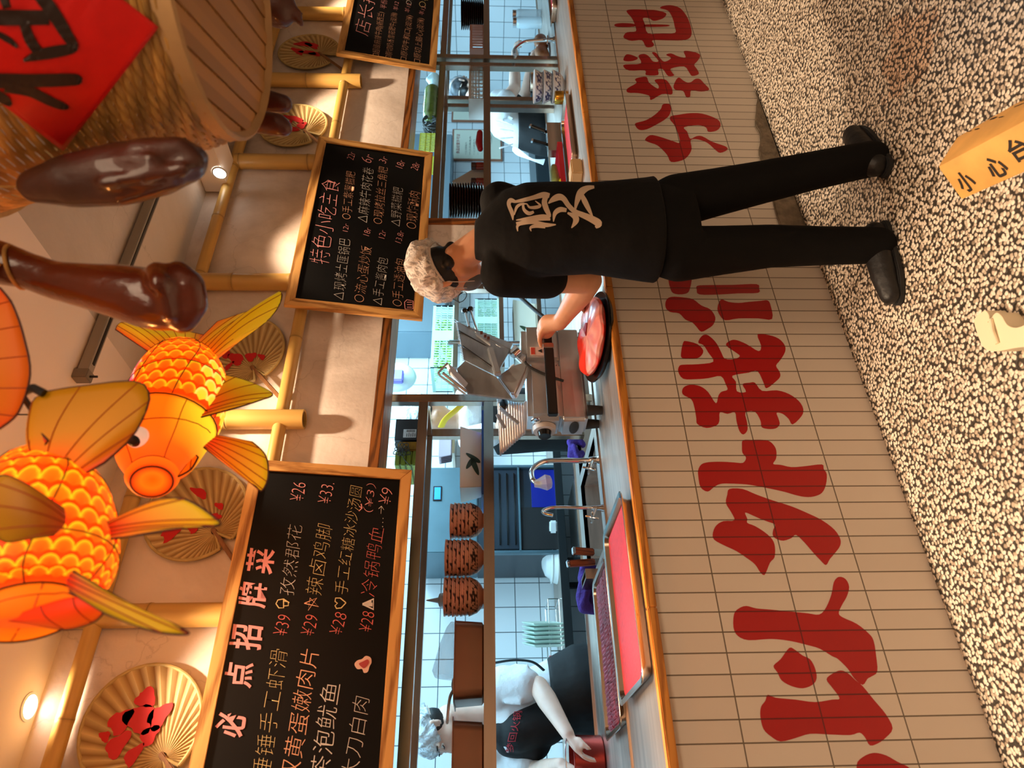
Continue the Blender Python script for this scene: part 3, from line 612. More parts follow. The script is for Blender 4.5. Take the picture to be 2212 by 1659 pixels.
# ---------------------------------------------------------------- palm-leaf fans
M_leaf = tinted('dried_palm_leaf', 0.7)
M_leafrim = mat('palm_rim', rgb(196, 172, 112), 0.7, var=0.25, scale=30)
M_handle = mat('palm_stalk', rgb(150, 104, 62), 0.6, var=0.3, scale=30, stretch=(1, 1, 4))
M_fanred = mat('fan_red_paint', rgb(196, 22, 26), 0.7)
def palm_fan(label, cpx, hpx, epx, R=0.18, Y=2.428, motif=0, seed=1):
    rnd = random.Random(seed)
    c, h, e = (P(*q, Y=Y) for q in (cpx, hpx, epx))
    f = thing('palm_fan', label, 'fan', tuple(h), group=None)
    A = (c-h); k = min(A.length, 0.72*R); A.normalize(); S = V((0, -1, 0)).cross(A); F = V((0, -1, 0))
    h2 = c-A*k
    pt = lambda ph, t, up: h2+(A*math.cos(ph)+S*math.sin(ph))*(k*math.cos(ph)+math.sqrt(max(R*R-(k*math.sin(ph))**2, 0)))*t+F*up
    lim = math.radians(158); N = 76
    m = MB(); lay = m.vc(); light, dk = V(rgb(206, 182, 126)[:3]), V(rgb(150, 116, 66)[:3])
    g = m.grid(lambda a, t: pt(-lim+2*lim*a, 0.06+0.94*t, (0.004 if round(a*N) % 2 else -0.001)*min(1, t*2)+0.004), N, 5)
    for i, row in enumerate(g):
        for v in row:
            q = dk if i % 2 == 0 else light; q = q*(0.85+0.3*rnd.random()); v[lay] = (*q, 1)
    m.build('leaf_blade', M_leaf, f, smooth=False)
    rim = [pt(-lim+2*lim*i/60, 1.0, 0.004) for i in range(61)]
    MB().tube(rim, 0.006, 8).build('woven_rim', M_leafrim, f)
    for sg in (-1, 1):
        MB().tube([pt(sg*lim, 1.0, 0.005), h2+F*0.009, h2-A*0.02+F*0.009], 0.005, 8).build('rim_binding', M_leafrim, f)
    d = (e-h).normalized()
    MB().beam(h2+F*0.009-d*0.02, e+F*0.009, 0.016, 0.010, up=(0, -1, 0)).build('handle', M_handle, f, bevel=0.003)
    M2 = MB()
    for cx, cy, rx, ry, rot in motif:
        o = c+A*(cx*R)+S*(cy*R)+F*0.0095
        n = 22; ps = []
        for i in range(n):
            t = 2*math.pi*i/n; rr = 1+0.22*math.sin(3*t+rnd.random()*1.2)+0.08*rnd.random()
            x, y = rx*R*rr*math.cos(t), ry*R*rr*math.sin(t); cr, sr = math.cos(rot), math.sin(rot)
            ps.append(o+A*(x*cr-y*sr)+S*(x*sr+y*cr))
        M2.poly(ps, F, 0.0008)
    M2.build('red_motif', M_fanred, f, smooth=False)
mo1 = [(0.35, -0.25, .30, .13, .3), (0.05, -0.3, .25, .12, -.2), (0.3, 0.2, .26, .12, -.3), (-0.05, 0.12, .3, .10, .2), (-0.3, 0.1, .2, .10, .1)]
mo2 = [(0.15, -0.2, .35, .10, .2), (-0.25, -0.12, .12, .16, .2), (0.1, 0.25, .12, .3, .2), (-0.2, 0.2, .2, .10, 1.0)]
mo3 = [(0.1, 0.35, .16, .10, .2), (-0.2, 0.2, .2, .13, .2), (-0.35, -0.1, .12, .12, .2), (-0.5, -0.3, .10, .06, .2), (-0.3, 0.42, .05, .14, .4)]
mo4 = [(0.0, 0.45, .13, .34, .1), (-0.25, 0.2, .10, .14, .2), (-0.35, -0.1, .22, .08, 1.2), (-0.25, -0.4, .10, .06, .2), (0.3, -0.3, .2, .08, .2)]
mo5 = [(0.3, 0.2, .16, .2, .2), (0.1, -0.05, .26, .2, .4), (0.0, 0.42, .14, .22, .2), (-0.1, -0.3, .14, .22, .2), (-0.25, -0.02, .12, .16, .2), (0.32, -0.3, .16, .16, .8), (-0.32, 0.32, .1, .18, .2), (0.28, 0.5, .1, .07, .2)]
palm_fan('palm-leaf fan at the top right wall edge, only its rim in view', (680, -62), (700, -48), (745, -30), motif=mo1, seed=3)
palm_fan('palm-leaf fan with red flower motif whose handle points at the right board corner', (668, 112), (693, 119), (750, 160), motif=mo1, seed=4)
palm_fan('palm-leaf fan with red motif half hidden behind the dark sausages', (634, 271), (661, 287), (697, 318), motif=mo2, seed=5)
palm_fan('palm-leaf fan with red motif behind the tail of the smaller fish lantern', (520, 757), (549, 799), (606, 862), motif=mo3, seed=6)
palm_fan('palm-leaf fan with hooked red character, just above the left board corner', (424, 1108), (466, 1152), (512, 1220), motif=mo4, seed=7)
palm_fan('palm-leaf fan with a large red blossom at the left wall edge', (306, 1568), (364, 1650), (420, 1730), motif=mo5, seed=8)
# ---------------------------------------------------------------- ceiling fittings
tk = thing('track_rail', 'slim grey lighting track across the ceiling in front of the wall', 'track light', (1.43, 2.03, 2.80))
MB().box((1.43, 2.012, 2.775), (2.829, 2.048, 2.812)).build('rail', mat('track_grey', rgb(150, 142, 130), 0.5), tk, bevel=0.002)
MB().box((1.46, 2.024, 2.772), (2.82, 2.036, 2.776)).build('slot', M_black, tk, smooth=False)
MB().box((1.395, 2.008, 2.770), (1.432, 2.052, 2.822)).build('end_cap', mat('track_cap', rgb(120, 112, 100), 0.5), tk, bevel=0.003)
MB().cyl((1.41, 2.03, 2.77), (1.41, 2.03, 2.745), 0.004).build('end_screw', M_black, tk)
def lens_mat(name, s):
    m, N, L, B = nt(name); B.inputs['Emission Color'].default_value = (1, 0.95, 0.86, 1); B.inputs['Emission Strength'].default_value = s; return m
M_lens = lens_mat('lamp_lens', 14)
def downlight(label, c, r, ax=(0, 0, -1), sx=1.0):
    d = thing('downlight', label, 'ceiling light', c)
    MB().lathe([(r*1.25, 0), (r*1.25, 0.004), (r*1.02, 0.006), (r, 0.004)], c, ax, 28, cap=False).build('trim_ring', M_white, d)
    MB().lathe([(r, 0.0045), (r*0.5, 0.0048), (0.0005, 0.005)], c, ax, 28).build('lamp_lens', M_lens, d)
    return d
c = P(85, 1533, Z=2.814)
downlight('recessed downlight glowing in the ceiling at left, nearest the wall fan', (c.x, min(c.y, 2.40), 2.8205), 0.034)
spot('wall_washer', (c.x, 2.37, 2.80), (c.x, 2.43, 1.6), 7, WARM, 110, 0.6, 0.02)
c = P(475, 373, X=2.829)
downlight('small bright spot lens on the ceiling beam above the middle board', (2.829, c.y, c.z), 0.030, (-1, 0, 0))
# ---------------------------------------------------------------- fish lanterns hanging in front
M_silk = tinted('lantern_silk', 0.6, emit=0.85)
M_fin = tinted('lantern_fin', 0.6, emit=0.34)
M_wire = mat('lantern_wire', rgb(70, 22, 6), 0.6)
M_vein = mat('lantern_vein', rgb(150, 44, 0), 0.6, emit=0.2)
def lin(*c): return V(rgb(*c)[:3])
def mixc(a, b, t): t = max(0, min(1, t)); return a*(1-t)+b*t
def fin(parent, base, outer, cols, ribs=7, name='fin', belly=0.0, emit=True, n=26, k=10):
    """silk fin stretched between a base curve and an outer curve; points are picture x, y and distance"""
    B = catmull([P(x, y, d=d) for x, y, d in base], 8); O = catmull([P(x, y, d=d) for x, y, d in outer], 8)
    def at(C, s): f = s*(len(C)-1); i = min(int(f), len(C)-2); return C[i].lerp(C[i+1], f-i)
    nb = (at(O, 0)-at(B, 0)).cross(at(B, 1)-at(B, 0)+ (at(O, 1)-at(O, 0)))
    nb = nb.normalized() if nb.length > 1e-9 else -FWD
    if nb.dot(FWD) > 0: nb = -nb
    f = lambda s, t: at(B, s).lerp(at(O, s), t)+nb*(belly*math.sin(math.pi*t)*math.sin(math.pi*s))
    m = MB(); lay = m.vc(); g = m.grid(f, n, k)
    cs = [lin(*c) for c in cols]
    for i, row in enumerate(g):
        for j, v in enumerate(row):
            s, t = i/n, j/k
            c = mixc(cs[0], cs[1], t*2.2) if t < 0.45 else mixc(cs[1], cs[2], (t-0.45)/0.55)
            e = min(s, 1-s)*2
            c = mixc(cs[3] if len(cs) > 3 else c, c, e*2.2+0.05)
            v[lay] = (*c, 1)
    me = m.mesh(fixn=True); me = modmesh(me, [('SOLIDIFY', dict(thickness=0.0025, offset=0))])
    fo = link_mesh(name, me, M_fin, parent)
    w = MB(); sg = 0.0022
    for r in range(1, ribs):
        s = r/ribs; w.tube([f(s, t/8)+nb*sg for t in range(9)], 0.0009, 5)
        w.tube([f(s, t/8)-nb*sg for t in range(9)], 0.0009, 5)
    w.build('fin_veins', M_vein, fo)
    w = MB(); w.tube([f(0, t/8) for t in range(9)]+[f(i/20, 1) for i in range(1, 20)]+[f(1, 1-t/8) for t in range(9)], 0.0019, 6); w.build('fin_wire', M_wire, fo)
    return fo
def fish_body(parent, spine, head_t, hot=None, rows=15, cols=26, patches=()):
    """lofted silk body; spine = picture x, y, distance, radius in picture pixels, from tail to mouth"""
    C = catmull([P(x, y, d=d) for x, y, d, r in spine], 6)
    rp = catmull([V((r*d/1518, 0, 0)) for x, y, d, r in spine], 6); rp = [q.x for q in rp]
    def at(s):
        f = s*(len(C)-1); i = min(int(f), len(C)-2); a = f-i
        return C[i].lerp(C[i+1], a), rp[i]*(1-a)+rp[i+1]*a, (C[i+1]-C[max(i-1, 0)]).normalized()
    up = V((0, 0, 1))
    def pt(s, u, off=0.0):
        c, r, d = at(s); a = d.cross(up).normalized(); w = a.cross(d).normalized(); ang = 2*math.pi*u
        return c+(a*math.cos(ang)*0.92+w*math.sin(ang))*(r+off)
    red, org, yel, dk = lin(255, 64, 0), lin(255, 118, 6), lin(255, 206, 24), lin(206, 40, 0)
    m = MB(); lay = m.vc(); nu, nv = 48, 40
    R = []; bv = []
    rr = m.rings([[pt(j/nv, i/nu) for i in range(nu)] for j in range(nv+1)])
    for j, row in enumerate(rr):
        for i, v in enumerate(row):
            s, u = j/nv, i/nu
            c = org if s > head_t else red
            if s > head_t:
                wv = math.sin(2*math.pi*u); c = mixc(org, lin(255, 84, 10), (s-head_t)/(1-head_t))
                if hot is not None: c = mixc(c, lin(255, 236, 40), max(0, (-wv-hot[0])*hot[1])*max(0, 1-(s-head_t)/(1-head_t)*1.7))  # hot spot of the inner glow, painted into the silk colour
            v[lay] = (*c, 1)
    body = m.build('silk_body', M_silk, parent)
    m = MB(); lay = m.vc(); rnd = random.Random(5)
    for j in range(rows):
        s = 0.03+(head_t-0.03)*j/(rows-1)
        for i in range(cols):
            u = (i+0.5*(j % 2))/cols
            c0, r, d = at(s); Lr = 2*math.pi*r/cols
            ls = (head_t/rows)*1.55; ctr = None; ring = []
            cc = yel; inner = mixc(red, org, rnd.random()*0.6)
            for pu, ps, col in patches:
                du = min(abs(u-pu), 1-abs(u-pu))
                if du*cols < 1.6 and abs(s-ps) < ls*1.2: cc = lin(255, 226, 214); inner = lin(*col)
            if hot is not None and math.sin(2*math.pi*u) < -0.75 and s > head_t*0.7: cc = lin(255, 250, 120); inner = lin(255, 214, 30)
            n = 10; v0 = m.bm.verts.new(pt(s-ls*0.20, u, 0.0012)); v0[lay] = (*inner, 1)
            pm, po = [], []
            for q in range(n+1):
                a = math.pi*q/n; x, y = math.cos(a), math.sin(a)
                vm = m.bm.verts.new(pt(max(s-ls*0.35-ls*0.33*y, 0.001), u+x*0.34/cols, 0.0030)); vm[lay] = (*mixc(inner, cc, 0.16), 1); pm.append(vm)
                vo = m.bm.verts.new(pt(max(s-ls*0.35-ls*0.52*y, 0.0005), u+x*0.53/cols, 0.0022)); vo[lay] = (*cc, 1); po.append(vo)
            for q in range(n):
                m.bm.faces.new((v0, pm[q], pm[q+1])); m.bm.faces.new((pm[q], po[q], po[q+1], pm[q+1]))
    m.build('silk_scales', M_silk, body, fixn=True)
    w = MB()
    w.tube([pt(head_t+0.005, u/32, 0.003) for u in range(33)], 0.0016, 6)
    for u in (0.08, 0.25, 0.42, 0.58, 0.75, 0.92): w.tube([pt(0.02+(head_t-0.02)*q/16, u+0.03*math.sin(q*0.3), 0.0036) for q in range(17)], 0.0011, 6)
    for s in (0.35*head_t, 0.7*head_t): w.tube([pt(s, u/32, 0.0036) for u in range(33)], 0.0010, 6)
    w.build('body_wire', M_wire, body)
    w = MB()
    for s in (head_t+0.12*(1-head_t),): w.tube([pt(s+0.2*(1-head_t)*math.sin(math.pi*(q/20)), 0.25+0.5*q/20, 0.0016) for q in range(21)], 0.0010, 5)
    for u in (0.1, 0.4, 0.6, 0.9): w.tube([pt(head_t+(1-head_t)*q/10, u, 0.001) for q in range(11)], 0.0009, 5)
    w.build('head_lines', M_vein, body)
    return pt, at, body
def cord(parent, p, r=0.0016, top=2.82, mat_=None, name='hanging_cord'):
    MB().cyl(p, (p[0], p[1], top), r, n=6).build(name, mat_ or M_black, parent)
f2 = thing('fish_lantern', 'smaller glowing orange fish lantern, whole in view, its mouth above the left board', 'lantern', tuple(P(370, 900, d=1.6)))
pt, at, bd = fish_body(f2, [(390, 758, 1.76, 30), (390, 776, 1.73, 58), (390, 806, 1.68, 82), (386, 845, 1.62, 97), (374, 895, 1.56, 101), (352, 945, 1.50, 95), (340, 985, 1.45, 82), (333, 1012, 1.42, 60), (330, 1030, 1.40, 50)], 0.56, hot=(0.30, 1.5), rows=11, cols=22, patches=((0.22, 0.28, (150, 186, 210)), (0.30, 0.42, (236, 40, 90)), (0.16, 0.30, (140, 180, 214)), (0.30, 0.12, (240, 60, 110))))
m = MB(); lay = m.vc()
L0, L1 = P(330, 1026, d=1.405), P(326, 1056, d=1.37)
dd = (L1-L0).normalized()
for row, c in zip(m.rings([[L0+dd*z+(basis(dd)[0]*math.cos(2*math.pi*k/28)+basis(dd)[1]*math.sin(2*math.pi*k/28))*r for k in range(28)] for r, z in ((0.046, -0.004), (0.050, 0.006), (0.044, 0.018), (0.038, 0.022), (0.020, 0.018), (0.004, 0.014))]), ((255, 70, 0), (255, 110, 10), (255, 96, 6), (200, 40, 0), (255, 120, 10), (255, 100, 0))):
    for v in row: v[lay] = (*lin(*c), 1)
m.build('mouth', M_silk, f2)
w = MB(); w.tube([L0+dd*0.022+(basis(dd)[0]*math.cos(2*math.pi*k/28)+basis(dd)[1]*math.sin(2*math.pi*k/28))*0.038 for k in range(29)], 0.0016, 6); w.tube([L0+dd*0.0+(basis(dd)[0]*math.cos(2*math.pi*k/28)+basis(dd)[1]*math.sin(2*math.pi*k/28))*0.047 for k in range(29)], 0.0016, 6); w.build('mouth_wire', M_wire, f2)
for sg, q in ((1, (298, 945, 1.40)), (-1, (300, 955, 1.62))):
    c = P(*q[:2], d=q[2]); 
    e = MB().ell(c, 0.022, 0.022, 0.022).build('eye', mat('lantern_eye_white', rgb(240, 200, 170), 0.5, emit=0.5), f2); MB().ell(c-FWD*0.012-RGT*0.004, 0.014, 0.014, 0.014).build('pupil', M_black, e)
RED, ORA, YEL, OLV = (236, 40, 0), (250, 120, 0), (246, 190, 10), (196, 140, 6)
fin(f2, [(345, 775, 1.74), (385, 760, 1.72), (425, 782, 1.70)], [(250, 712, 1.86), (266, 697, 1.87), (329, 712, 1.86), (395, 716, 1.85), (440, 724, 1.84)], [(255, 60, 0), (246, 190, 20), (232, 176, 10), (222, 40, 10)], 9, 'tail_fin', 0.02)
fin(f2, [(395, 770, 1.71), (425, 788, 1.69), (445, 795, 1.68)], [(470, 695, 1.84), (520, 678, 1.84), (570, 660, 1.83), (604, 630, 1.82), (606, 652, 1.80), (580, 690, 1.78), (520, 735, 1.75), (478, 768, 1.73)], [(255, 80, 0), (226, 166, 8), (222, 180, 20), (255, 90, 0)], 8, 'tail_fin', 0.02)
fin(f2, [(440, 845, 1.56), (445, 880, 1.52), (428, 903, 1.49)], [(470, 808, 1.66), (530, 822, 1.66), (588, 850, 1.64), (560, 865, 1.60), (500, 884, 1.54)], [(255, 60, 10), (222, 140, 6), (232, 190, 20), (250, 130, 0)], 6, 'belly_fin', 0.01)
fin(f2, [(470, 941, 1.46), (452, 955, 1.45), (440, 966, 1.44)], [(545, 955, 1.44), (574, 985, 1.42), (579, 1030, 1.40), (566, 1060, 1.39), (553, 1052, 1.39)], [(255, 50, 10), (250, 130, 0), (240, 178, 10), (255, 120, 0)], 7, 'pectoral_fin', 0.015)
fin(f2, [(424, 984, 1.44), (405, 1003, 1.43)], [(428, 988, 1.43), (412, 1014, 1.415), (384, 1030, 1.41)], [(255, 100, 0), (255, 120, 0), (250, 110, 0)], 2, 'chin_fin', 0.0)
c = at(0.5)[0]; cord(f2, tuple(c+V((0, 0, 0.1))))
f1 = thing('fish_lantern', 'larger glowing orange fish lantern, cut by the frame, above the fan with hooked character', 'lantern', tuple(P(70, 1180, d=1.1)))
pt, at, bd = fish_body(f1, [(95, 985, 1.22, 40), (90, 1020, 1.19, 84), (82, 1070, 1.15, 124), (72, 1130, 1.10, 153), (64, 1195, 1.06, 168), (60, 1255, 1.03, 166), (58, 1300, 1.01, 140), (56, 1330, 0.995, 96), (54, 1345, 0.99, 60)], 0.84, hot=None, rows=13, cols=24, patches=((0.25, 0.18, (140, 170, 220)), (0.30, 0.10, (240, 40, 110)), (0.2, 0.85, (240, 40, 110))))
fin(f1, [(68, 1010, 1.13), (105, 1030, 1.12), (145, 1045, 1.11)], [(104, 952, 1.12), (82, 925, 1.13), (63, 890, 1.15), (92, 850, 1.16), (190, 833, 1.17), (292, 824, 1.18), (322, 850, 1.17), (312, 895, 1.15), (280, 950, 1.14), (225, 1000, 1.12)], [(255, 84, 0), (206, 128, 0), (176, 112, 0), (214, 50, 0)], 7, 'dorsal_fin', 0.02)
fin(f1, [(-60, 905, 1.2), (-60, 800, 1.2), (-60, 660, 1.2)], [(0, 926, 1.15), (40, 890, 1.15), (65, 810, 1.15), (52, 730, 1.16), (28, 660, 1.17), (0, 622, 1.18)], [(220, 140, 0), (204, 118, 0), (206, 84, 0), (220, 60, 0)], 6, 'tail_fin', 0.03)
MB().tube([P(45, 850, d=1.17), P(72, 838, d=1.15), P(95, 850, d=1.15)], 0.007, 8).build('tail_joint', M_black, f1)
MB().tube([P(45, 850, d=1.17), P(80, 900, d=1.2), P(95, 985, d=1.22)], 0.005, 8).build('tail_wire', M_black, f1)
fin(f1, [(138, 1100, 0.93), (140, 1130, 0.92), (118, 1155, 0.91)], [(60, 1048, 0.91), (0, 1028, 0.91), (-40, 1090, 0.9), (0, 1165, 0.9), (60, 1163, 0.9)], [(190, 56, 0), (150, 84, 0), (176, 116, 0), (160, 80, 0)], 6, 'pectoral_fin', 0.03)
fin(f1, [(232, 1128, 1.0), (238, 1145, 0.99), (240, 1164, 0.98)], [(330, 1083, 1.0), (400, 1079, 0.99), (470, 1124, 0.98), (464, 1136, 0.97), (400, 1139, 0.97), (320, 1152, 0.97)], [(240, 26, 0), (232, 130, 0), (222, 176, 20), (240, 110, 0)], 5, 'belly_fin', 0.01)
fin(f1, [(158, 1234, 0.91), (146, 1252, 0.905), (150, 1276, 0.90)], [(215, 1268, 0.90), (300, 1316, 0.89), (396, 1360, 0.88), (398, 1370, 0.88), (330, 1362, 0.88), (230, 1326, 0.89)], [(225, 24, 0), (206, 150, 0), (206, 160, 10), (150, 110, 0)], 4, 'belly_fin', 0.005)
fin(f1, [(10, 1338, 0.97), (90, 1308, 0.95), (160, 1290, 0.94), (205, 1300, 0.94)], [(60, 1345, 0.96), (140, 1358, 0.95), (200, 1343, 0.945), (226, 1321, 0.94)], [(255, 50, 0), (255, 60, 0), (255, 90, 0)], 3, 'jaw', 0.01)
c = at(0.5)[0]; cord(f1, tuple(c+V((0, 0, 0.12))))
def point_fill(name, loc, e, col, r=0.05):
    l = bpy.data.lights.new(name, 'POINT'); l.energy = e; l.color = col; l.shadow_soft_size = r
    o = bpy.data.objects.new(name, l); COL.objects.link(o); o.location = loc
point_fill('lantern_glow_fill', P(130, 1230, d=1.50), 5.0, (1, 0.36, 0.08))  # unseen point lights added behind the fish to spread their glow
point_fill('lantern_glow_fill', P(440, 930, d=1.80), 3.0, (1, 0.42, 0.10))
# ---------------------------------------------------------------- cured meats
def cured_mat(name, c1, c2, rough=0.28):
    m = mat(name, rgb(*c1), rough, var=0.75, scale=7, bump=0.7, bscale=16, coat=0.5, stretch=(1, 1, 0.5))
    return m
M_ham = cured_mat('cured_skin', (104, 42, 22), (60, 20, 10), 0.22)
M_slab = cured_mat('cured_slab', (84, 36, 20), (50, 18, 10), 0.46)
M_saus = cured_mat('cured_sausage', (92, 30, 16), (60, 20, 10), 0.4)
M_straw = mat('straw_rope', rgb(190, 140, 70), 0.8, var=0.3, scale=60)
def meat(name, label, cat, parts, M, vox=0.007, smooth=4):
    m = MB()
    for pr in parts: m.chain([(P(x, y, d=d), r*d/1518) for x, y, d, r in pr], 18)
    me = blob(m, vox, smooth)
    c = sum((v.co for v in me.vertices), V())/len(me.vertices)
    o = link_mesh(name, me, M, loc=tuple(c)); tag(o, label, cat); return o
D = 1.25
ham = meat('cured_ham', 'glossy brown cured ham leg hanging between the two fish lanterns and the flat slab', 'meat',
 [[(-170, 540, D, 62), (-60, 555, D, 54), (0, 568, D, 48), (60, 585, D, 40), (120, 606, D, 42), (190, 618, D, 50), (260, 630, D, 60), (310, 642, D, 66), (350, 650, D, 66), (385, 655, D, 58)],
  [(340, 590, D-0.03, 26), (345, 612, D-0.06, 24)], [(385, 592, D-0.02, 30), (410, 615, D-0.02, 32), (415, 655, D-0.01, 34), (395, 690, D, 32)], [(335, 600, D-0.045, 12), (355, 632, D-0.055, 13), (365, 680, D-0.04, 14)]], M_ham)
w = MB()
ct = P(35, 577, d=D); ax2 = (P(60, 585, d=D)-P(0, 568, d=D)).normalized(); uu, ww = basis((ax2+RGT*0.5+FWD*0.2).normalized())
w.tube([ct+(uu*math.cos(2*math.pi*k/24)+ww*math.sin(2*math.pi*k/24))*0.0385 for k in range(25)], 0.0035, 8)
w.tube([ct-FWD*0.04, ct-FWD*0.045+V((0, 0, .02))-RGT*0.03, ct-RGT*0.06+V((0, 0, 0.01)), ct-RGT*0.08+V((0, 0, 0.06)), V((ct.x, ct.y, 2.3))-RGT*0.08, V((ct.x, ct.y, 2.82))], 0.003, 8)
w.build('straw_tie', M_straw, ham)
slab = meat('cured_slab', 'flat dark cured meat slab hanging beside the basket rim', 'meat',
 [[(52, 404, 1.16, 18), (80, 402, 1.16, 38), (150, 392, 1.16, 56), (250, 378, 1.16, 66), (340, 360, 1.16, 62), (400, 350, 1.16, 46), (420, 342, 1.16, 30)], [(300, 330, 1.13, 30), (390, 325, 1.14, 30), (425, 350, 1.14, 20)], [(150, 420, 1.15, 24), (260, 415, 1.14, 26), (380, 385, 1.14, 20)], [(180, 350, 1.13, 16), (330, 345, 1.11, 16)], [(220, 395, 1.11, 14), (400, 365, 1.12, 14)]], M_slab)
cord(slab, tuple(P(56, 404, d=1.16)), 0.002, mat_=M_straw, name='hanging_string')
s1 = meat('cured_sausage', 'upper cured sausage of the pair, hanging just below the basket rim', 'sausage', [[(330, 232, 1.62, 20), (440, 226, 1.62, 24), (530, 220, 1.62, 24), (580, 220, 1.62, 25), (612, 224, 1.62, 20)]], M_saus)
cord(s1, tuple(P(332, 232, d=1.62)), 0.002, mat_=M_straw, name='hanging_string')
s2 = meat('cured_sausage', 'lower cured sausage of the pair, its knobbed end over the red fan motif', 'sausage', [[(330, 282, 1.56, 18), (420, 268, 1.56, 22), (500, 262, 1.56, 25), (570, 264, 1.56, 24), (600, 270, 1.56, 25), (612, 276, 1.56, 20)]], M_saus)
cord(s2, tuple(P(332, 282, d=1.56)), 0.002, mat_=M_straw, name='hanging_string')
s3 = meat('cured_meat', 'dark shrivelled meat piece behind the basket bottom near the right fans', 'meat', [[(480, -20, 1.75, 40), (560, 5, 1.75, 40), (600, 20, 1.75, 38), (605, 30, 1.75, 30)], [(610, 0, 1.75, 26), (640, 35, 1.75, 10), (650, 50, 1.75, 8)], [(620, 40, 1.75, 12), (645, 30, 1.75, 10)]], M_slab)
cord(s3, tuple(P(480, -20, d=1.75)), 0.002, mat_=M_straw, name='hanging_string')
# ---------------------------------------------------------------- woven basket with the red paper
bc = P(480, -45, d=1.25)
zb = 1.886; R0, R1, H = 0.262, 0.385, 0.50
bk = thing('woven_basket', 'large woven bamboo basket hanging at the top right with a red paper diamond', 'basket', (bc.x, bc.y, zb))
def rad(z): t = max(0, min(1.3, (z-zb)/0.40)); return R0+(R1-R0)*t**0.9
M_weave = tinted('basket_weave', 0.55)
m = MB(); lay = m.vc(); NU, NR = 120, 66; rnd = random.Random(2)
for j in range(NR):
    z = zb+0.006+(H-0.006)*j/NR; h = H/NR*0.55
    ring = []
    for dz, dr in ((-h, -0.001), (-h*0.4, 0.0022), (h*0.4, 0.0022), (h, -0.001)):
        row = []
        for i in range(NU):
            a = 2*math.pi*i/NU; wv = 0.0022*math.cos(math.pi*(i//2+j)) if True else 0
            r = rad(z+dz)+dr+wv*(1 if abs(dz) < h*0.5 else 0.8)
            row.append(V((bc.x+r*math.cos(a), bc.y+r*math.sin(a), z+dz)))
        ring.append(row)
    rr = m.rings(ring, cap=False); base = lin(206, 156, 78)*(0.72+0.4*rnd.random())
    for row in rr:
        for i, v in enumerate(row): q = base*(0.85+0.25*math.sin(i*0.9+j)); v[lay] = (*q, 1)
wv = m.build('woven_side', M_weave, bk, fixn=True, ang=0.9)
m = MB(); lay = m.vc()
for k in range(-9, 10):
    x = k*0.0275; L = math.sqrt(max(R0*R0-x*x, 1e-4)); q = lin(176, 126, 66)*(0.7+0.45*rnd.random())
    n0 = len(m.bm.verts)
    u, w_ = V((0.62, 0.78, 0)), V((0.78, -0.62, 0))
    c = V((bc.x, bc.y, zb+0.003*(k % 2)))+w_*x
    m.obox(c, u*L, w_*0.0125, V((0, 0, 0.002)))
    m.bm.verts.ensure_lookup_table()
    for v in m.bm.verts[n0:]: v[lay] = (*q, 1)
for k in range(-4, 5):
    x = k*0.06; L = math.sqrt(max(R0*R0-x*x, 1e-4)); q = lin(150, 102, 52)*(0.8+0.3*rnd.random()); n0 = len(m.bm.verts)
    u, w_ = V((0.78, -0.62, 0)), V((0.62, 0.78, 0))
    m.obox(V((bc.x, bc.y, zb+0.006))+w_*x, u*L, w_*0.012, V((0, 0, 0.002))); m.bm.verts.ensure_lookup_table()
    for v in m.bm.verts[n0:]: v[lay] = (*q, 1)
m.build('slat_bottom', M_weave, bk, smooth=False)
MB().lathe([(R0+0.004, zb-0.012), (R0+0.010, zb-0.008), (R0+0.010, zb+0.022), (R0+0.002, zb+0.026), (R0-0.006, zb+0.0), (R0+0.004, zb-0.012)], (bc.x, bc.y, 0), n=60, cap=False).build('bottom_band', mat('basket_band', rgb(196, 156, 104), 0.5, var=0.25, scale=12), bk)
MB().lathe([(rad(zb+H)-0.012, zb+H-0.01), (rad(zb+H)+0.012, zb+H-0.01), (rad(zb+H)+0.012, zb+H+0.02), (rad(zb+H)-0.012, zb+H+0.02), (rad(zb+H)-0.012, zb+H-0.01)], (bc.x, bc.y, 0), n=60, cap=False).build('top_band', M_leafrim, bk)
for a in (0.4, 2.5, 4.6): MB().cyl((bc.x+0.39*math.cos(a), bc.y+0.39*math.sin(a), zb+H), (bc.x+0.05*math.cos(a), bc.y+0.05*math.sin(a), 2.82), 0.003, n=6).build('hanging_rope', M_straw, bk)
def on_basket(ix, iy, off):
    d = ray(ix, iy); best = None; t = 0.3
    while t < 2.0:
        p = CAM+d*t
        if zb-0.02 < p.z < zb+H+0.3:
            if math.hypot(p.x-bc.x, p.y-bc.y) < rad(p.z)+off: best = t; break
        t += 0.002
    return CAM+d*(best if best else 1.05)
cor = [(137, 330), (347, 58), (75, -152), (-135, 120)]
def quad(s, t):
    a = V((*cor[0], 0)).lerp(V((*cor[1], 0)), s); b = V((*cor[3], 0)).lerp(V((*cor[2], 0)), s); return a.lerp(b, t)
m = MB(); m.grid(lambda s, t: on_basket(quad(s, t).x, quad(s, t).y, 0.007), 24, 24)
me = modmesh(m.mesh(), [('SOLIDIFY', dict(thickness=0.001)), ('SMOOTH', dict(iterations=3, factor=0.5))])
link_mesh('red_paper', me, mat('red_paper', rgb(232, 14, 6), 0.45, var=0.3, scale=9), bk)
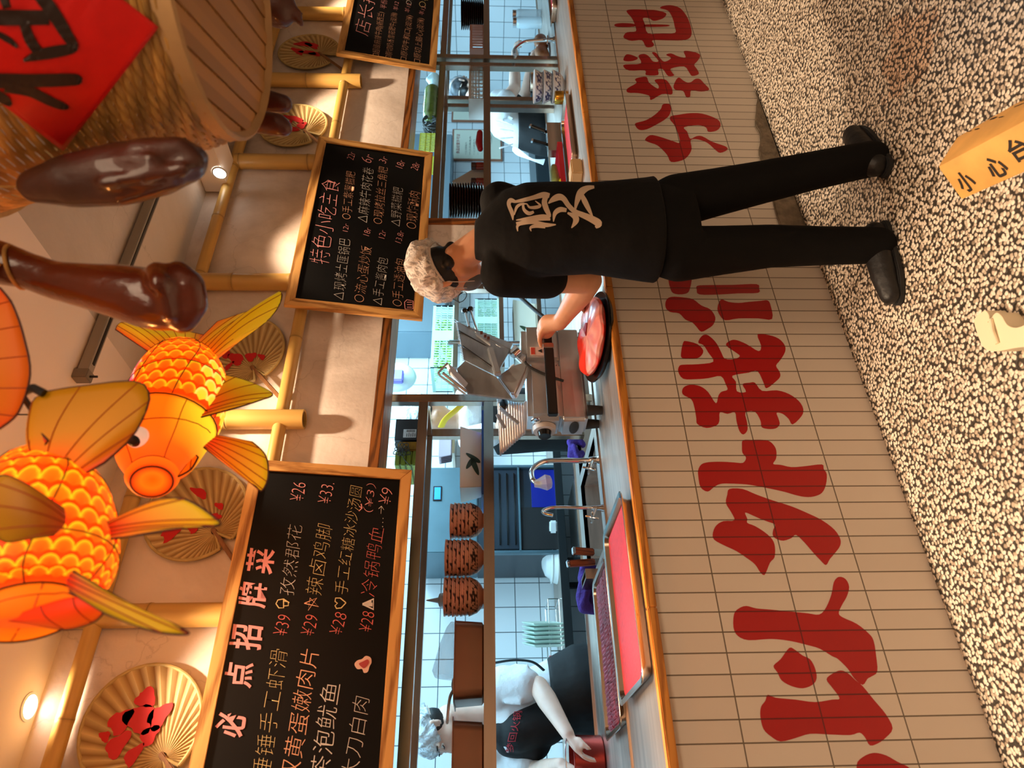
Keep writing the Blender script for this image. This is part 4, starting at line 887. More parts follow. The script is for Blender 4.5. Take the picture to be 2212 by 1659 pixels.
INK = [[(-60,690,130),(100,692,128),(250,690,116),(450,685,112),(620,680,104),(670,683,86),(700,686,40)], [(40,740,100),(250,780,90),(420,860,82),(530,905,66),(585,920,26)], [(-40,800,90),(50,860,80),(95,900,36)],
 [(330,-60,120),(460,120,116),(560,280,104),(630,390,76),(655,420,36)], [(-60,150,140),(200,150,132),(420,150,124)], [(200,518,26),(330,470,92),(480,440,104),(610,418,84),(660,405,40)], [(205,190,84),(250,330,92),(330,450,84)], [(20,-60,84),(60,70,72)], [(-20,290,52),(80,345,54),(150,405,26)]]
m = MB()
for st_ in INK:
    q = catmull([V((x/3.95, y/3.95, w/7.9)) for x, y, w in st_], 6); prev = None
    for i, p in enumerate(q):
        d = q[min(i+1, len(q)-1)]-q[max(i-1, 0)]; d.z = 0; d.normalize()
        row = [m.bm.verts.new(on_basket(p.x-d.y*p.z*k, p.y+d.x*p.z*k, 0.0098)) for k in (-1, -.5, 0, .5, 1)]
        if prev: [m.bm.faces.new((prev[k], row[k], row[k+1], prev[k+1])) for k in range(4)]
        prev = row
g = m.mesh()
link_mesh('ink_character', g, mat('ink', rgb(40, 24, 18), 0.5), bk)
# ---------------------------------------------------------------- things on the floor
M_beam = mat('beam_wood', rgb(238, 178, 96), 0.5, var=0.25, scale=9)
M_ink = mat('brush_ink', rgb(36, 28, 20), 0.6)
BL, BR, AP = P(2080, 433, Z=0.0), P(2071, 292, Z=0.0), P(2027, 360, Z=0.075)
ex = ((P(2212, 372, Z=0.0)-BL).normalized()+(P(2212, 214, Z=0.0)-BR).normalized()).normalized()
wb = thing('wooden_ridge_block', 'ridged wooden block on the pebble floor with black brush writing, mind the step', 'sign', tuple((BL+BR)/2))
LB = 0.62
def rounded(tri, r=0.14):
    out = []
    for i in range(3):
        a, b, c = tri[i-1], tri[i], tri[(i+1) % 3]
        out += [b.lerp(a, r), b.lerp(a, r*0.35).lerp(b.lerp(c, r*0.35), 0.5), b.lerp(c, r)]
    return out
tri = [BL, AP, BR]
m = MB(); m.rings([[p+ex*t for p in rounded(tri, 0.09)] for t in (0.0, LB*0.33, LB*0.66, LB)]); m.build('block_body', M_beam, wb, ang=0.7)
fn = ex.cross(AP-BL).normalized()
if fn.dot(BR-BL) > 0: fn = -fn
def PF(ix, iy):
    r = ray(ix, iy); return CAM+r*((BL-CAM).dot(fn)/r.dot(fn))
for ch, c in (('小', (2086, 392)), ('心', (2152, 360)), ('台', (2200, 322))):
    o = PF(*c)+fn*0.0; write(ch, o-ex*0.030, o+ex*0.030, 0.066, fn, M_ink, wb, 'brush_writing', 0.028, 0.0)
m = MB(); fn2 = ex.cross(AP-BR).normalized()
if fn2.dot(BL-BR) > 0: fn2 = -fn2
up2 = (AP-BR).normalized()
for t, s, L, w_ in ((0.10, 0.030, 0.03, 0.004), (0.16, 0.022, 0.04, 0.005), (0.20, 0.04, 0.03, 0.003), (0.26, 0.03, 0.05, 0.003), (0.32, 0.038, 0.03, 0.006), (0.27, 0.018, 0.04, 0.003), (0.38, 0.03, 0.03, 0.007), (0.06, 0.016, 0.03, 0.003)):
    o = BR+up2*s+ex*t+fn2*0.0008; a = ex*L*0.5+up2*0.006; b = up2*w_*0.5
    m.bm.faces.new([m.bm.verts.new(q) for q in (o-a-b, o+a*0.2-b*1.6, o+a, o+a*0.2+b*1.4, o-a+b)])
m.build('ink_smears', M_ink, wb, smooth=False)
M_pale = mat('pale_plastic', rgb(226, 210, 178), 0.45)
q = [(2104, 692), (2116, 678), (2129, 671), (2137, 684), (2134, 697), (2150, 676), (2163, 682), (2176, 702), (2196, 708), (2230, 700), (2240, 742), (2190, 752), (2150, 759), (2126, 752), (2112, 724)]
pts = closed_spline([P(x, y, Z=0.055) for x, y in q], 4)
ps = thing('plastic_stand', 'pale beige plastic furniture foot on the floor at the lower frame edge', 'furniture foot', tuple(P(2160, 725, Z=0)))
MB().poly(pts, (0, 0, -1), 0.055).build('foot_body', M_pale, ps, bevel=0.010, seg=3)
a, b = P(2140, 690, Z=0.058), P(2155, 742, Z=0.058)
MB().tube([a, (a+b)/2+V((0, 0, 0.004)), b], 0.006, 10).build('raised_rib', M_pale, ps)
# ---------------------------------------------------------------- back table with the sinks
ZT = 0.915
tb = thing('sink_table', 'stainless sink table behind the counter carrying taps and the tube racks', 'sink table', (1.4, 3.0, 0))
m = MB()
bas = [(1.08, 1.60), (1.66, 2.18)]
m.box((-1.05, 2.62, ZT-0.02), (7.4, 2.78, ZT)); m.box((-1.05, 3.30, ZT-0.02), (7.4, 3.44, ZT))
for a, b in ((-1.05, 1.08), (1.60, 1.66), (2.18, 7.4)): m.box((a, 2.78, ZT-0.02), (b, 3.30, ZT))
m.build('table_top', M_steelx, tb, smooth=False)
MB().box((-1.05, 3.43, ZT-0.06), (7.4, 3.445, ZT+0.012)).build('rear_lip', M_steel, tb, bevel=0.002)
for a, b in bas:
    MB().box((a, 2.78, 0.66), (b, 3.30, 0.665)).box((a-0.004, 2.776, 0.66), (a, 3.304, ZT-0.001)).box((b, 2.776, 0.66), (b+0.004, 3.304, ZT-0.001)).box((a, 2.776, 0.66), (b, 2.78, ZT-0.001)).box((a, 3.30, 0.66), (b, 3.304, ZT-0.001)).build('sink_basin', M_steelx, tb, smooth=False)
for X in (-1.0, 0.2, 2.4, 5.0, 7.3):
    for Y in (2.70, 3.38): MB().cyl((X, Y, 0), (X, Y, ZT-0.02), 0.02).build('leg', M_steel, tb)
# ---------------------------------------------------------------- taps
def tap(label, base, iy, pts, r, knob=True):
    """riser and spout laid out in the plane of the base, from picture points"""
    t = thing('tap', label, 'tap', base)
    Y = base[1]
    c = [V(base)]+[P(x, y, Y=Y+k) for x, y, k in pts]
    MB().tube(catmull(c, 8), r, 14).build('spout', M_chrome, t)
    MB().lathe([(r*2.2, 0), (r*2.2, 0.008), (r*1.4, 0.02), (r*1.3, 0.05), (r*1.05, 0.055)], base, n=20).build('base', M_chrome, t)
    k = V(base)+V((-0.02, -0.01, 0.045))
    w = MB(); d = V((-0.75, -0.45, 0.35)).normalized(); w.cyl(V(base)+V((0, 0, 0.035)), k+d*0.04, r*0.8); u, q = basis(d)
    for s in (u, q): w.capsule(k+d*0.045-s*0.024, 0.005, k+d*0.045+s*0.024, 0.005, 10, 3)
    w.build('cross_handle', M_chrome, t); return t
b = P(1299, 994, Z=ZT)
t1 = tap('larger swan-neck tap by the rack posts, its spout wrapped in thin plastic', tuple(b), 994, [(1262, 995, 0), (1200, 995, 0), (1172, 998, 0), (1150, 1014, -.02), (1150, 1034, -.04), (1160, 1043, -.05), (1168, 1047, -.055)], 0.0115)
q = P(1164, 1044, Y=b.y-0.05)
MB().lathe([(0.014, -0.02), (0.02, 0.0), (0.034, 0.03), (0.026, 0.05), (0.012, 0.055)], q, (0.1, -0.1, -1), n=9).build('plastic_wrap', mat('film', rgb(200, 214, 222), 0.25, alpha=0.45), t1)
b = P(1306, 1097, Z=ZT)
tap('thin swan-neck tap with cross handle, behind the near tray of red meat', tuple(b), 1097, [(1270, 1097, 0), (1215, 1096, 0), (1190, 1097, 0), (1174, 1103, -.01), (1177, 1109, -.02), (1194, 1113, -.03)], 0.0075)
b = P(1196, 86, Y=2.70); b.z = ZT
tap('grey swan-neck tap at far right under the second rack', tuple(b), 88, [(1150, 88, 0), (1130, 92, 0), (1112, 106, -.02), (1112, 118, -.04)], 0.0115)
# ---------------------------------------------------------------- meat trays
M_redmeat = mat('red_meat_sheet', rgb(226, 52, 58), 0.38, var=0.35, scale=60, bump=0.3, bscale=120, stretch=(1, 3, 1))
M_pinkmeat = mat('pink_meat_rolls', rgb(204, 84, 110), 0.45, var=0.5, scale=26, bump=0.5, bscale=60, stretch=(2, 0.6, 1))
def tray(label, X0, X1, Y0, Y1, z, fill, fillname, flabel, fcat, h=0.032, Mf=M_redmeat, wav=0.0):
    t = thing('meat_tray', label, 'tray', ((X0+X1)/2, (Y0+Y1)/2, z))
    def rr(x0, x1, y0, y1, r, zz, n=5):
        o = []
        for cx, cy, a0 in ((x1-r, y1-r, 0), (x0+r, y1-r, 90), (x0+r, y0+r, 180), (x1-r, y0+r, 270)):
            for k in range(n+1): a = math.radians(a0+90*k/n); o.append(V((cx+r*math.cos(a), cy+r*math.sin(a), zz)))
        return o
    i = 0.022
    m = MB(); m.rings([rr(X0+i, X1-i, Y0+i, Y1-i, 0.03, z+0.003), rr(X0+i, X1-i, Y0+i, Y1-i, 0.03, z+0.0005), rr(X0+i*0.7, X1-i*0.7, Y0+i*0.7, Y1-i*0.7, 0.034, z+h-0.002), rr(X0, X1, Y0, Y1, 0.04, z+h-0.003), rr(X0-0.002, X1+0.002, Y0-0.002, Y1+0.002, 0.042, z+h), rr(X0, X1, Y0, Y1, 0.04, z+h+0.002), rr(X0+i*0.75, X1-i*0.75, Y0+i*0.75, Y1-i*0.75, 0.034, z+h), rr(X0+i*1.1, X1-i*1.1, Y0+i*1.1, Y1-i*1.1, 0.028, z+0.003)], cap=True)
    m.build('pan', M_steel, t)
    f = MB(); j = i*1.25; fz = z+h*0.55
    f.rings([rr(X0+j, X1-j, Y0+j, Y1-j, 0.026, z+0.004), rr(X0+j, X1-j, Y0+j, Y1-j, 0.026, fz)])
    g = f.build(fillname, Mf, None, loc=((X0+X1)/2, (Y0+Y1)/2, z+0.004)); tag(g, flabel, fcat); g['kind'] = 'stuff'
    if wav:
        g2 = MB(); rnd = random.Random(3)
        nx = 34
        for k in range(nx):
            x = X0+j+0.012+(X1-X0-2*j-0.024)*k/(nx-1)
            for rr_ in range(3):
                y0 = Y0+j+0.01+(Y1-Y0-2*j-0.02)*rr_/3; y1 = y0+(Y1-Y0-2*j-0.02)/3-0.006
                g2.tube([V((x+rnd.uniform(-.003, .003), y0, fz)), V((x, (y0+y1)/2, fz+0.004)), V((x+rnd.uniform(-.004, .004), y1, fz))], 0.0085+rnd.uniform(-.001, .001), 7)
        bm = bmesh.new(); bm.from_mesh(g.data); me2 = g2.mesh(); me2.transform(Matrix.Translation(-g.location)); bm.from_mesh(me2); bm.to_mesh(g.data); bm.free()
    return t
tray('nearer steel tray of bright red meat sheets at the counter edge', 0.42, 1.03, 2.135, 2.56, 0.927, 1, 'meat_sheets', 'bright red sliced meat filling the nearer counter tray', 'meat')
tray('farther steel tray of pink rolled meat, just behind the bright red one', 0.37, 0.98, 2.625, 2.99, 0.917, 1, 'meat_rolls', 'dull pink rolled meat slices filling the farther counter tray', 'meat', Mf=M_pinkmeat, wav=1)
tray('steel tray of red meat on the counter right of the bending worker', 3.02, 3.62, 2.33, 2.58, 0.927, 1, 'meat_sheets', 'red sliced meat in the tray right of the worker', 'meat')
tray('steel tray of red meat at the far right end of the counter', 4.7, 5.5, 2.42, 2.60, 0.927, 1, 'meat_sheets', 'red sliced meat in the tray at the far right', 'meat')
# ---------------------------------------------------------------- platter of meat in front of the slicer
pc = P(1284, 728, Z=0.965)
pl = thing('meat_platter', 'round black platter tilted in front of the slicer, piled with raw meat', 'platter', (pc.x, pc.y, 0.926))
T = Matrix.Translation(V((pc.x, pc.y, 0.958))) @ Matrix.Rotation(math.radians(9), 4, 'X')
m = MB(); m.lathe([(0.10, -0.022), (0.175, -0.016), (0.188, -0.002), (0.186, 0.004), (0.17, 0.002), (0.09, -0.004), (0.001, -0.005)], n=48)
me = m.mesh(); me.transform(T); link_mesh('plate', me, M_blackgloss, pl)
MB().cyl((pc.x, pc.y, 0.926), (pc.x, pc.y, 0.947), 0.105, n=40).build('stand', M_black, pl)
M_meat = tinted('raw_meat', 0.25)
m = MB(); lay = m.vc(); rnd = random.Random(9)
prof = [(0.150, -0.002), (0.164, 0.006), (0.168, 0.016), (0.162, 0.026), (0.145, 0.031), (0.11, 0.033), (0.07, 0.034), (0.03, 0.0345), (0.0005, 0.035)]
n = 64; rr = m.rings([[V((r*math.cos(2*math.pi*k/n)*0.97, r*math.sin(2*math.pi*k/n)*0.97, z+0.004*math.sin(k*0.7)*min(r*8, 1)*(z > 0.01))) for k in range(n)] for r, z in prof])
for row in rr:
    for v in row:
        y, x = v.co.y, v.co.x
        f = 0.5+0.5*math.sin(x*70+3*math.sin(y*50)); 
        c = lin(240, 58, 40) if (y > 0.045+0.012*math.sin(x*30) or v.co.z < 0.014) else mixc(lin(238, 170, 158), lin(214, 108, 108), f*0.8)
        v[lay] = (*c, 1)
me = m.mesh(fixn=True); me.transform(T @ Matrix.Translation(V((0, 0, 0.006))))
g = link_mesh('raw_meat_slab', me, M_meat, loc=tuple(T @ V((0, 0, 0.006)))); tag(g, 'pink marbled raw meat with red edge on the round black platter', 'meat')
m = MB(); m.poly([T @ V((x, y, 0.0415)) for x, y in ((0.0, 0.0), (0.05, 0.02), (0.06, -0.012), (0.045, -0.03))], (0, 0, 1), 0.004)
o = m.build('meat_scrap', mat('dark_meat', rgb(160, 10, 24), 0.25), loc=tuple(T @ V((0.03, 0, 0.0415))), bevel=0.001); tag(o, 'small dark red scrap lying on the pink raw meat', 'meat scrap')
# ---------------------------------------------------------------- meat slicer
M_alu = mat('cast_aluminium', rgb(200, 204, 208), 0.36, 0.75, var=0.12, scale=8)
M_alud = mat('slicer_plate', rgb(190, 198, 204), 0.34, 0.75, var=0.2, scale=6, stretch=(1, 1, 6))
sl = thing('meat_slicer', 'silver meat slicer standing on the counter, its black handle held by the worker', 'meat slicer', (1.75, 2.52, 0.926))
MB().box((1.50, 2.47, 0.985), (1.985, 2.605, 1.10)).build('base_housing', M_alu, sl, bevel=0.014, seg=3)
MB().box((1.50, 2.455, 1.085), (1.80, 2.605, 1.235)).build('motor_housing', M_alu, sl, bevel=0.022, seg=4)
MB().box((1.785, 2.455, 1.075), (1.995, 2.605, 1.252)).build('gear_housing', M_alu, sl, bevel=0.024, seg=4)
m = MB(); m.tube([V((1.78, 2.449, 1.24-0.16*(k/10)**1.6)) +V((-0.10*(k/10), 0, 0)) for k in range(11)], 0.006, 8); m.build('housing_seam', M_rubber, sl)
for x in (1.54, 1.94):
    for y in (2.46, 2.57): MB().cyl((x, y, 0.926), (x, y, 0.99), 0.018, 0.024).build('foot', M_rubber, sl)
m = MB().box((1.47, 2.372, 1.122), (1.80, 2.400, 1.162)); m.build('carriage_handle', M_black, sl, bevel=0.004)
MB().box((1.799, 2.371, 1.121), (1.826, 2.401, 1.163)).build('handle_ferrule', M_chrome, sl, bevel=0.003)
MB().box((1.825, 2.374, 1.126), (1.945, 2.398, 1.158)).build('handle_grip', M_black, sl, bevel=0.004)
for x in (1.52, 1.72): MB().cyl((x, 2.39, 1.142), (x, 2.46, 1.142), 0.012).build('handle_bracket', M_alu, sl)
MB().box((1.818, 2.451, 1.150), (1.862, 2.4555, 1.215)).build('warning_label', mat('label_pale', rgb(214, 190, 184), 0.6), sl, smooth=False)
MB().box((1.822, 2.4500, 1.195), (1.858, 2.4512, 1.212)).build('label_band', mat('label_red', rgb(190, 60, 40), 0.6), sl, smooth=False)
pts = [V((1.840+0.012*math.cos(a), 2.4502, 1.170+0.012*math.sin(a))) for a in (math.pi/2, math.pi*7/6, -math.pi/6)]
MB().poly(pts, (0, -1, 0), 0.0008).build('label_triangle', M_black, sl, smooth=False)
# end panel with the thickness dial
MB().cyl((1.498, 2.53, 1.165), (1.478, 2.53, 1.165), 0.050, 0.046, n=28).build('dial_ring', mat('dial_grey', rgb(176, 170, 164), 0.4), sl)
MB().cyl((1.48, 2.53, 1.165), (1.455, 2.53, 1.165), 0.030, 0.026, n=20).build('dial_knob', M_blackgloss, sl)
MB().lathe([(0.02, 0), (0.02, 0.004), (0.014, 0.007), (0.0005, 0.007)], (1.499, 2.47, 1.205), (-1, 0, 0), 20).build('round_button', M_chrome, sl)
MB().ell((1.498, 2.53, 1.04), 0.006, 0.05, 0.02).build('dark_grommet', M_rubber, sl)
def slab(pts, t, name, M_, par=sl, bev=0.002, **k):
    q = [P(x, y, Y=yy) for x, y, yy in pts]; n = (q[1]-q[0]).cross(q[2]-q[0]).normalized()
    if n.dot(FWD) > 0: n = -n
    return MB().poly(q, n, -t).build(name, M_, par, bevel=bev, **k)
slab([(986, 694, 2.60), (1002, 778, 2.50), (1072, 812, 2.46), (1108, 742, 2.55)], 0.010, 'carriage_plate', M_alud)
slab([(1004, 779, 2.49), (986, 797, 2.47), (1010, 850, 2.44), (1108, 862, 2.44), (1072, 813, 2.455)], 0.010, 'carriage_side', M_alud)
slab([(986, 692, 2.605), (1000, 700, 2.59), (1128, 766, 2.52), (1120, 775, 2.52), (1072, 745, 2.54)], 0.012, 'carriage_fence', M_alu)
m = MB()
for k in range(26):
    a = P(986, 694, Y=2.60).lerp(P(1002, 778, Y=2.50), k/25.0); m.cyl(a, a+V((-0.004, -0.002, 0.008)), 0.0022, 0.0006, n=5)
m.build('tooth_row', M_chrome, sl)
for (a, b) in (((1000, 748, 2.53), (1062, 792, 2.475)), ((991, 715, 2.575), (1085, 768, 2.525))):
    q, w_ = P(*a[:2], Y=a[2]-0.004), P(*b[:2], Y=b[2]-0.004); MB().beam(q, w_, 0.006, 0.006).build('groove_bar', mat('groove_dark', rgb(70, 66, 64), 0.4, 0.6), sl)
q = P(1059, 757, Y=2.525); w_ = P(1075, 812, Y=2.46); MB().beam(q-V((0, 0.012, 0)), w_-V((0, 0.012, 0)), 0.022, 0.03).build('pusher_bar', M_alu, sl, bevel=0.004)
for kx, ky, rx, ry in ((1004, 672, 1013, 706), (1016, 668, 1031, 717)):
    k = P(kx, ky, Y=2.62); e = P(rx, ry, Y=2.58); MB().cyl(k, e, 0.006, n=10).build('rod', M_chrome, sl); MB().ell(k, 0.016, 0.016, 0.016).build('rod_knob', M_blackgloss, sl)
slab([(1026, 716, 2.57), (1030, 722, 2.555), (1060, 744, 2.53), (1060, 734, 2.54), (1044, 720, 2.56)], 0.02, 'clamp_block', M_alu)
for x, y in ((1040, 719), (1048, 726), (1055, 730)):
    q = P(x, y, Y=2.54); MB().box((-0.006, -0.004, -0.006), (0.006, 0.004, 0.006), Matrix.Translation(q)).build('clamp_stud', mat('stud_brown', rgb(96, 54, 40), 0.5), sl)
# tilting arm frame at the left end of the carriage
loop = [P(x, y, Y=2.43) for x, y in ((967, 784), (946, 806), (952, 813), (1006, 852))]
m = MB()
for a, b in zip(loop, loop[1:]): m.beam(a, b, 0.010, 0.008)
m.build('arm_frame', M_alu, sl, bevel=0.002)
slab([(966, 783, 2.45), (978, 792, 2.46), (1012, 828, 2.44), (1003, 838, 2.43), (975, 806, 2.43)], 0.014, 'arm_plate', M_alu)
MB().cyl(P(957, 806, Y=2.42), P(1008, 846, Y=2.42), 0.006).build('guide_rod', M_chrome, sl)
slab([(1072, 812, 2.47), (1108, 790, 2.49), (1140, 778, 2.46), (1135, 800, 2.45), (1112, 850, 2.45), (1100, 850, 2.46)], 0.03, 'support_casting', M_alu, bev=0.006)
slab([(1100, 758, 2.52), (1112, 742, 2.53), (1136, 768, 2.46), (1128, 784, 2.46)], 0.03, 'hinge_casting', M_alu, bev=0.005)
MB().cyl(P(1108, 768, Y=2.47), P(1120, 758, Y=2.47), 0.016).build('hinge_bolt', M_chrome, sl)
# ridged feed table to the left of the motor
c00, c10, c11, c01 = P(1074, 862, Y=2.55), P(1134, 872, Y=2.52), P(1136, 935, Y=2.60), P(1080, 985, Y=2.66)
m = MB(); nn = ((c10-c00).cross(c01-c00)).normalized()
if nn.dot(FWD) > 0: nn = -nn
m.grid(lambda s, t: c00.lerp(c10, s).lerp(c01.lerp(c11, s), t)+nn*(0.0025*math.cos(2*math.pi*11*s)), 88, 10)
me = modmesh(m.mesh(ang=2), [('SOLIDIFY', dict(thickness=0.006, offset=-1))]); link_mesh('ridged_table', me, M_alu, sl)
MB().beam(c10+V((0.01, -0.006, -0.01)), c11+V((0.01, -0.006, -0.01)), 0.02, 0.03).build('table_edge', M_alu, sl, bevel=0.004)
for a, b in (((1075, 868), (1092, 862)), ((1080, 882), (1120, 915)), ((1074, 895), (1090, 925))):
    MB().beam(P(*a, Y=2.51), P(*b, Y=2.51), 0.008, 0.016).build('blade_arm', M_alu, sl, bevel=0.002)
MB().ell(P(1088, 872, Y=2.515), 0.03, 0.012, 0.02).build('arm_boss', M_blackgloss, sl)
m = MB(); m.tube(catmull([P(1122, 640, Y=2.64), P(1150, 665, Y=2.62), P(1178, 688, Y=2.6), P(1188, 700, Y=2.59)], 8), 0.010, 10); m.build('power_cable', M_rubber, sl)
# ---------------------------------------------------------------- small things on the counter at right
def lathe_thing(name, label, cat, o, prof, M_, n=32, group=None, axis=(0, 0, 1)):
    ob = MB().lathe(prof, o, axis, n).build(name, M_, loc=o); tag(ob, label, cat, group); return ob
M_gold = mat('gold_tin', rgb(190, 140, 50), 0.25, 0.9)
q = P(1212, 211, Y=2.45); lathe_thing('gold_tin', 'small gold tin at the back of the counter beside the patterned bowls', 'tin', (q.x, q.y, 0.926), [(0.036, 0), (0.038, 0.004), (0.038, 0.07), (0.034, 0.076), (0.0005, 0.076)], M_gold)
M_cuc = mat('cucumber_skin', rgb(176, 196, 110), 0.5, var=0.4, scale=20)
M_cut = mat('cucumber_dark', rgb(50, 96, 40), 0.5, var=0.3, scale=20)
m = MB(); a, b = P(1214, 312, Z=0.985), P(1214, 352, Z=0.985)
M_redbox = mat('red_box', rgb(196, 30, 44), 0.4)
rb = thing('red_crate', 'shallow red plastic crate on the counter under the cucumber', 'crate', (3.22, 2.46, 0.926))
# crate stands just behind the right tray
def open_box(x0, x1, y0, y1, z0, z1, t, M_, par, name):
    return MB().box((x0, y0, z0), (x1, y1, z0+t)).box((x0, y0, z0+t), (x0+t, y1, z1)).box((x1-t, y0, z0+t), (x1, y1, z1)).box((x0+t, y0, z0+t), (x1-t, y0+t, z1)).box((x0+t, y1-t, z0+t), (x1-t, y1, z1)).build(name, M_, par, smooth=False)
bpy.data.objects.remove(rb)
rb = thing('red_crate', 'shallow red plastic crate behind the counter, holding the cucumber', 'crate', (3.3, 2.86, ZT))
open_box(3.02, 3.62, 2.70, 2.98, ZT, ZT+0.055, 0.004, M_redbox, rb, 'crate_body')
m = MB().chain([(V((3.30, 2.76, ZT+0.072)), 0.018), (V((3.34, 2.77, ZT+0.074)), 0.026), (V((3.46, 2.80, ZT+0.074)), 0.027), (V((3.52, 2.81, ZT+0.072)), 0.020)])
cu = link_mesh('cucumber', blob(m, 0.005, 4), M_cuc, loc=(3.42, 2.79, ZT+0.07)); tag(cu, 'pale green cucumber lying in the red crate behind the counter', 'cucumber')
MB().ell((3.287, 2.757, ZT+0.072), 0.010, 0.015, 0.015).build('cut_end', M_cut, cu)
def knife(label, tip, end, r=0.013, M_=M_blackgloss, blade=0.10):
    tip, end = V(tip), V(end); d = (end-tip).normalized()
    k = thing('knife', label, 'knife', tuple(tip-d*blade))
    MB().beam(tip, end, r*2, r*1.5, up=(0, 1, 0)).build('knife_handle', M_, k, bevel=0.005, seg=3)
    MB().beam(tip-d*blade, tip+d*0.003, 0.032, 0.002, up=(0, 1, 0)).build('blade', M_chrome, k)
    MB().beam(end-d*0.004, end+d*0.008, r*2.05, r*1.55, up=(0, 1, 0)).build('pommel', M_chrome, k, bevel=0.003)
    return k
kb = thing('knife_rack', 'slim steel knife holder standing on the sink table under the right rack', 'knife holder', (3.78, 2.80, ZT))
MB().box((3.66, 2.785, ZT), (3.92, 2.80, ZT+0.10)).box((3.66, 2.825, ZT), (3.92, 2.84, ZT+0.10)).box((3.65, 2.785, ZT), (3.66, 2.84, ZT+0.10)).box((3.92, 2.785, ZT), (3.93, 2.84, ZT+0.10)).build('holder_body', M_steel, kb, smooth=False)
knife('black-handled knife in the right holder, the one nearer the rack post', (3.87, 2.8125, ZT+0.105), (3.91, 2.80, ZT+0.20))
knife('black-handled knife in the right holder, the one nearer the cucumber', (3.74, 2.8125, ZT+0.105), (3.76, 2.80, ZT+0.195))
# wooden-handled cleavers by the farther tray
kb = thing('knife_rack', 'dark steel knife holder beside the farther meat tray', 'knife holder', (1.04, 3.04, ZT))
MB().box((1.005, 2.99, ZT), (1.015, 3.12, ZT+0.06)).box((1.04, 2.99, ZT), (1.05, 3.12, ZT+0.06)).box((1.005, 2.98, ZT), (1.05, 2.99, ZT+0.06)).box((1.005, 3.12, ZT), (1.05, 3.13, ZT+0.06)).build('holder_body', M_steel, kb, smooth=False)
M_khw = wood('knife_wood', rgb(84, 34, 14), rgb(150, 74, 34), 2, 6)
knife('brown wooden-handled knife by the far tray, the right one of two', P(1283, 1193, Y=3.02), P(1240, 1190, Y=3.0), 0.016, M_khw, 0.07)
knife('brown wooden-handled knife by the far tray, the left one of two', P(1285, 1214, Y=3.08), P(1228, 1218, Y=3.06), 0.015, M_khw, 0.07)
# purple cloths
M_cloth = mat('purple_cloth', rgb(66, 36, 132), 0.9, var=0.4, scale=30, bump=0.8, bscale=60)
def cloth(label, pr):
    m = MB()
    for q in pr: m.chain([(V(p), r) for p, r in q], 10)
    me = blob(m, 0.007, 3); c = sum((v.co for v in me.vertices), V())/len(me.vertices)
    o = link_mesh('wiping_cloth', me, M_cloth, loc=tuple(c)); tag(o, label, 'cloth')
PZ = lambda x, y, Y: P(x, y, Y=Y)
cloth('dark purple cloth bundled on the sink table next to the wooden knives', [[(PZ(1283, 1222, 3.2), .02), (PZ(1262, 1226, 3.2), .022), (PZ(1258, 1250, 3.2), .024), (PZ(1270, 1268, 3.2), .03), (PZ(1285, 1270, 3.2), .022)], [(PZ(1262, 1250, 3.18), .024), (PZ(1256, 1290, 3.18), .028), (PZ(1262, 1312, 3.18), .03), (PZ(1286, 1318, 3.18), .022)], [(PZ(1272, 1262, 3.16), .02), (PZ(1262, 1300, 3.16), .02)], [(PZ(1280, 1290, 3.2), .025), (PZ(1286, 1300, 3.2), .026)]])
cloth('bright purple cloth folded over the sink edge near the slicer', [[(PZ(1232, 955, 3.3), .022), (PZ(1250, 952, 3.3), .024), (PZ(1258, 960, 3.3), .02)], [(PZ(1235, 960, 3.3), .02), (PZ(1233, 985, 3.3), .02), (PZ(1248, 990, 3.3), .02), (PZ(1256, 980, 3.3), .02)], [(PZ(1240, 965, 3.28), .016), (PZ(1250, 988, 3.28), .016)], [(PZ(1242, 915, 3.35), .024), (PZ(1256, 912, 3.35), .024)], [(PZ(1257, 915, 3.34), .02), (PZ(1259, 985, 3.32), .02)]])
# ---------------------------------------------------------------- things on the tube racks
ZS = 1.4166
ZTOP = 1.7127
M_terra = tinted('painted_terracotta', 0.35)
def bowl_mesh(R=0.076, h=0.062, seed=0, base=(220, 166, 138), ink=(44, 20, 16), inside=(150, 100, 76)):
    m = MB(); lay = m.vc(); n = 72; rnd = random.Random(seed)
    prof = [(0.030, 0.0), (0.032, 0.004), (0.048, 0.012), (0.060, 0.024)]+[(0.064+0.012*k/8, 0.028+(h-0.034)*k/8) for k in range(9)]+[(R+0.001, h-0.003), (R+0.001, h), (R-0.003, h), (R-0.006, h-0.01), (0.058, 0.026), (0.03, 0.008), (0.001, 0.006)]
    rr = m.rings([[V((r*math.cos(2*math.pi*k/n), r*math.sin(2*math.pi*k/n), z)) for k in range(n)] for r, z in prof])
    nf = 8; ph = rnd.random()
    for i, row in enumerate(rr):
        for k, v in enumerate(row):
            c = lin(*base)
            if 4 <= i <= 12:
                a = (k/n+ph) % 1*nf; fl = int(a); u = (a-fl-0.5)*2; w = (i-8)/4.5
                if fl % 2 == 0:
                    d = math.hypot(u*0.9, w); hit = (d < 0.75+0.2*math.cos(5*math.atan2(w, u)) and d > 0.16)
                else: hit = abs(w-0.6*math.sin(u*4)) < 0.26 or (abs(w+0.5) < 0.16 and int(a*9) % 2 == 0)
                if hit: c = lin(*ink)
            if i in (4, 12): c = lin(*ink) if i == 4 and k % 3 else c*0.75
            if i > 14: c = lin(*inside)
            v[lay] = (*c, 1)
    me = m.mesh(fixn=True); me.materials.append(M_terra); return me
bm_ = [bowl_mesh(seed=s) for s in range(4)]
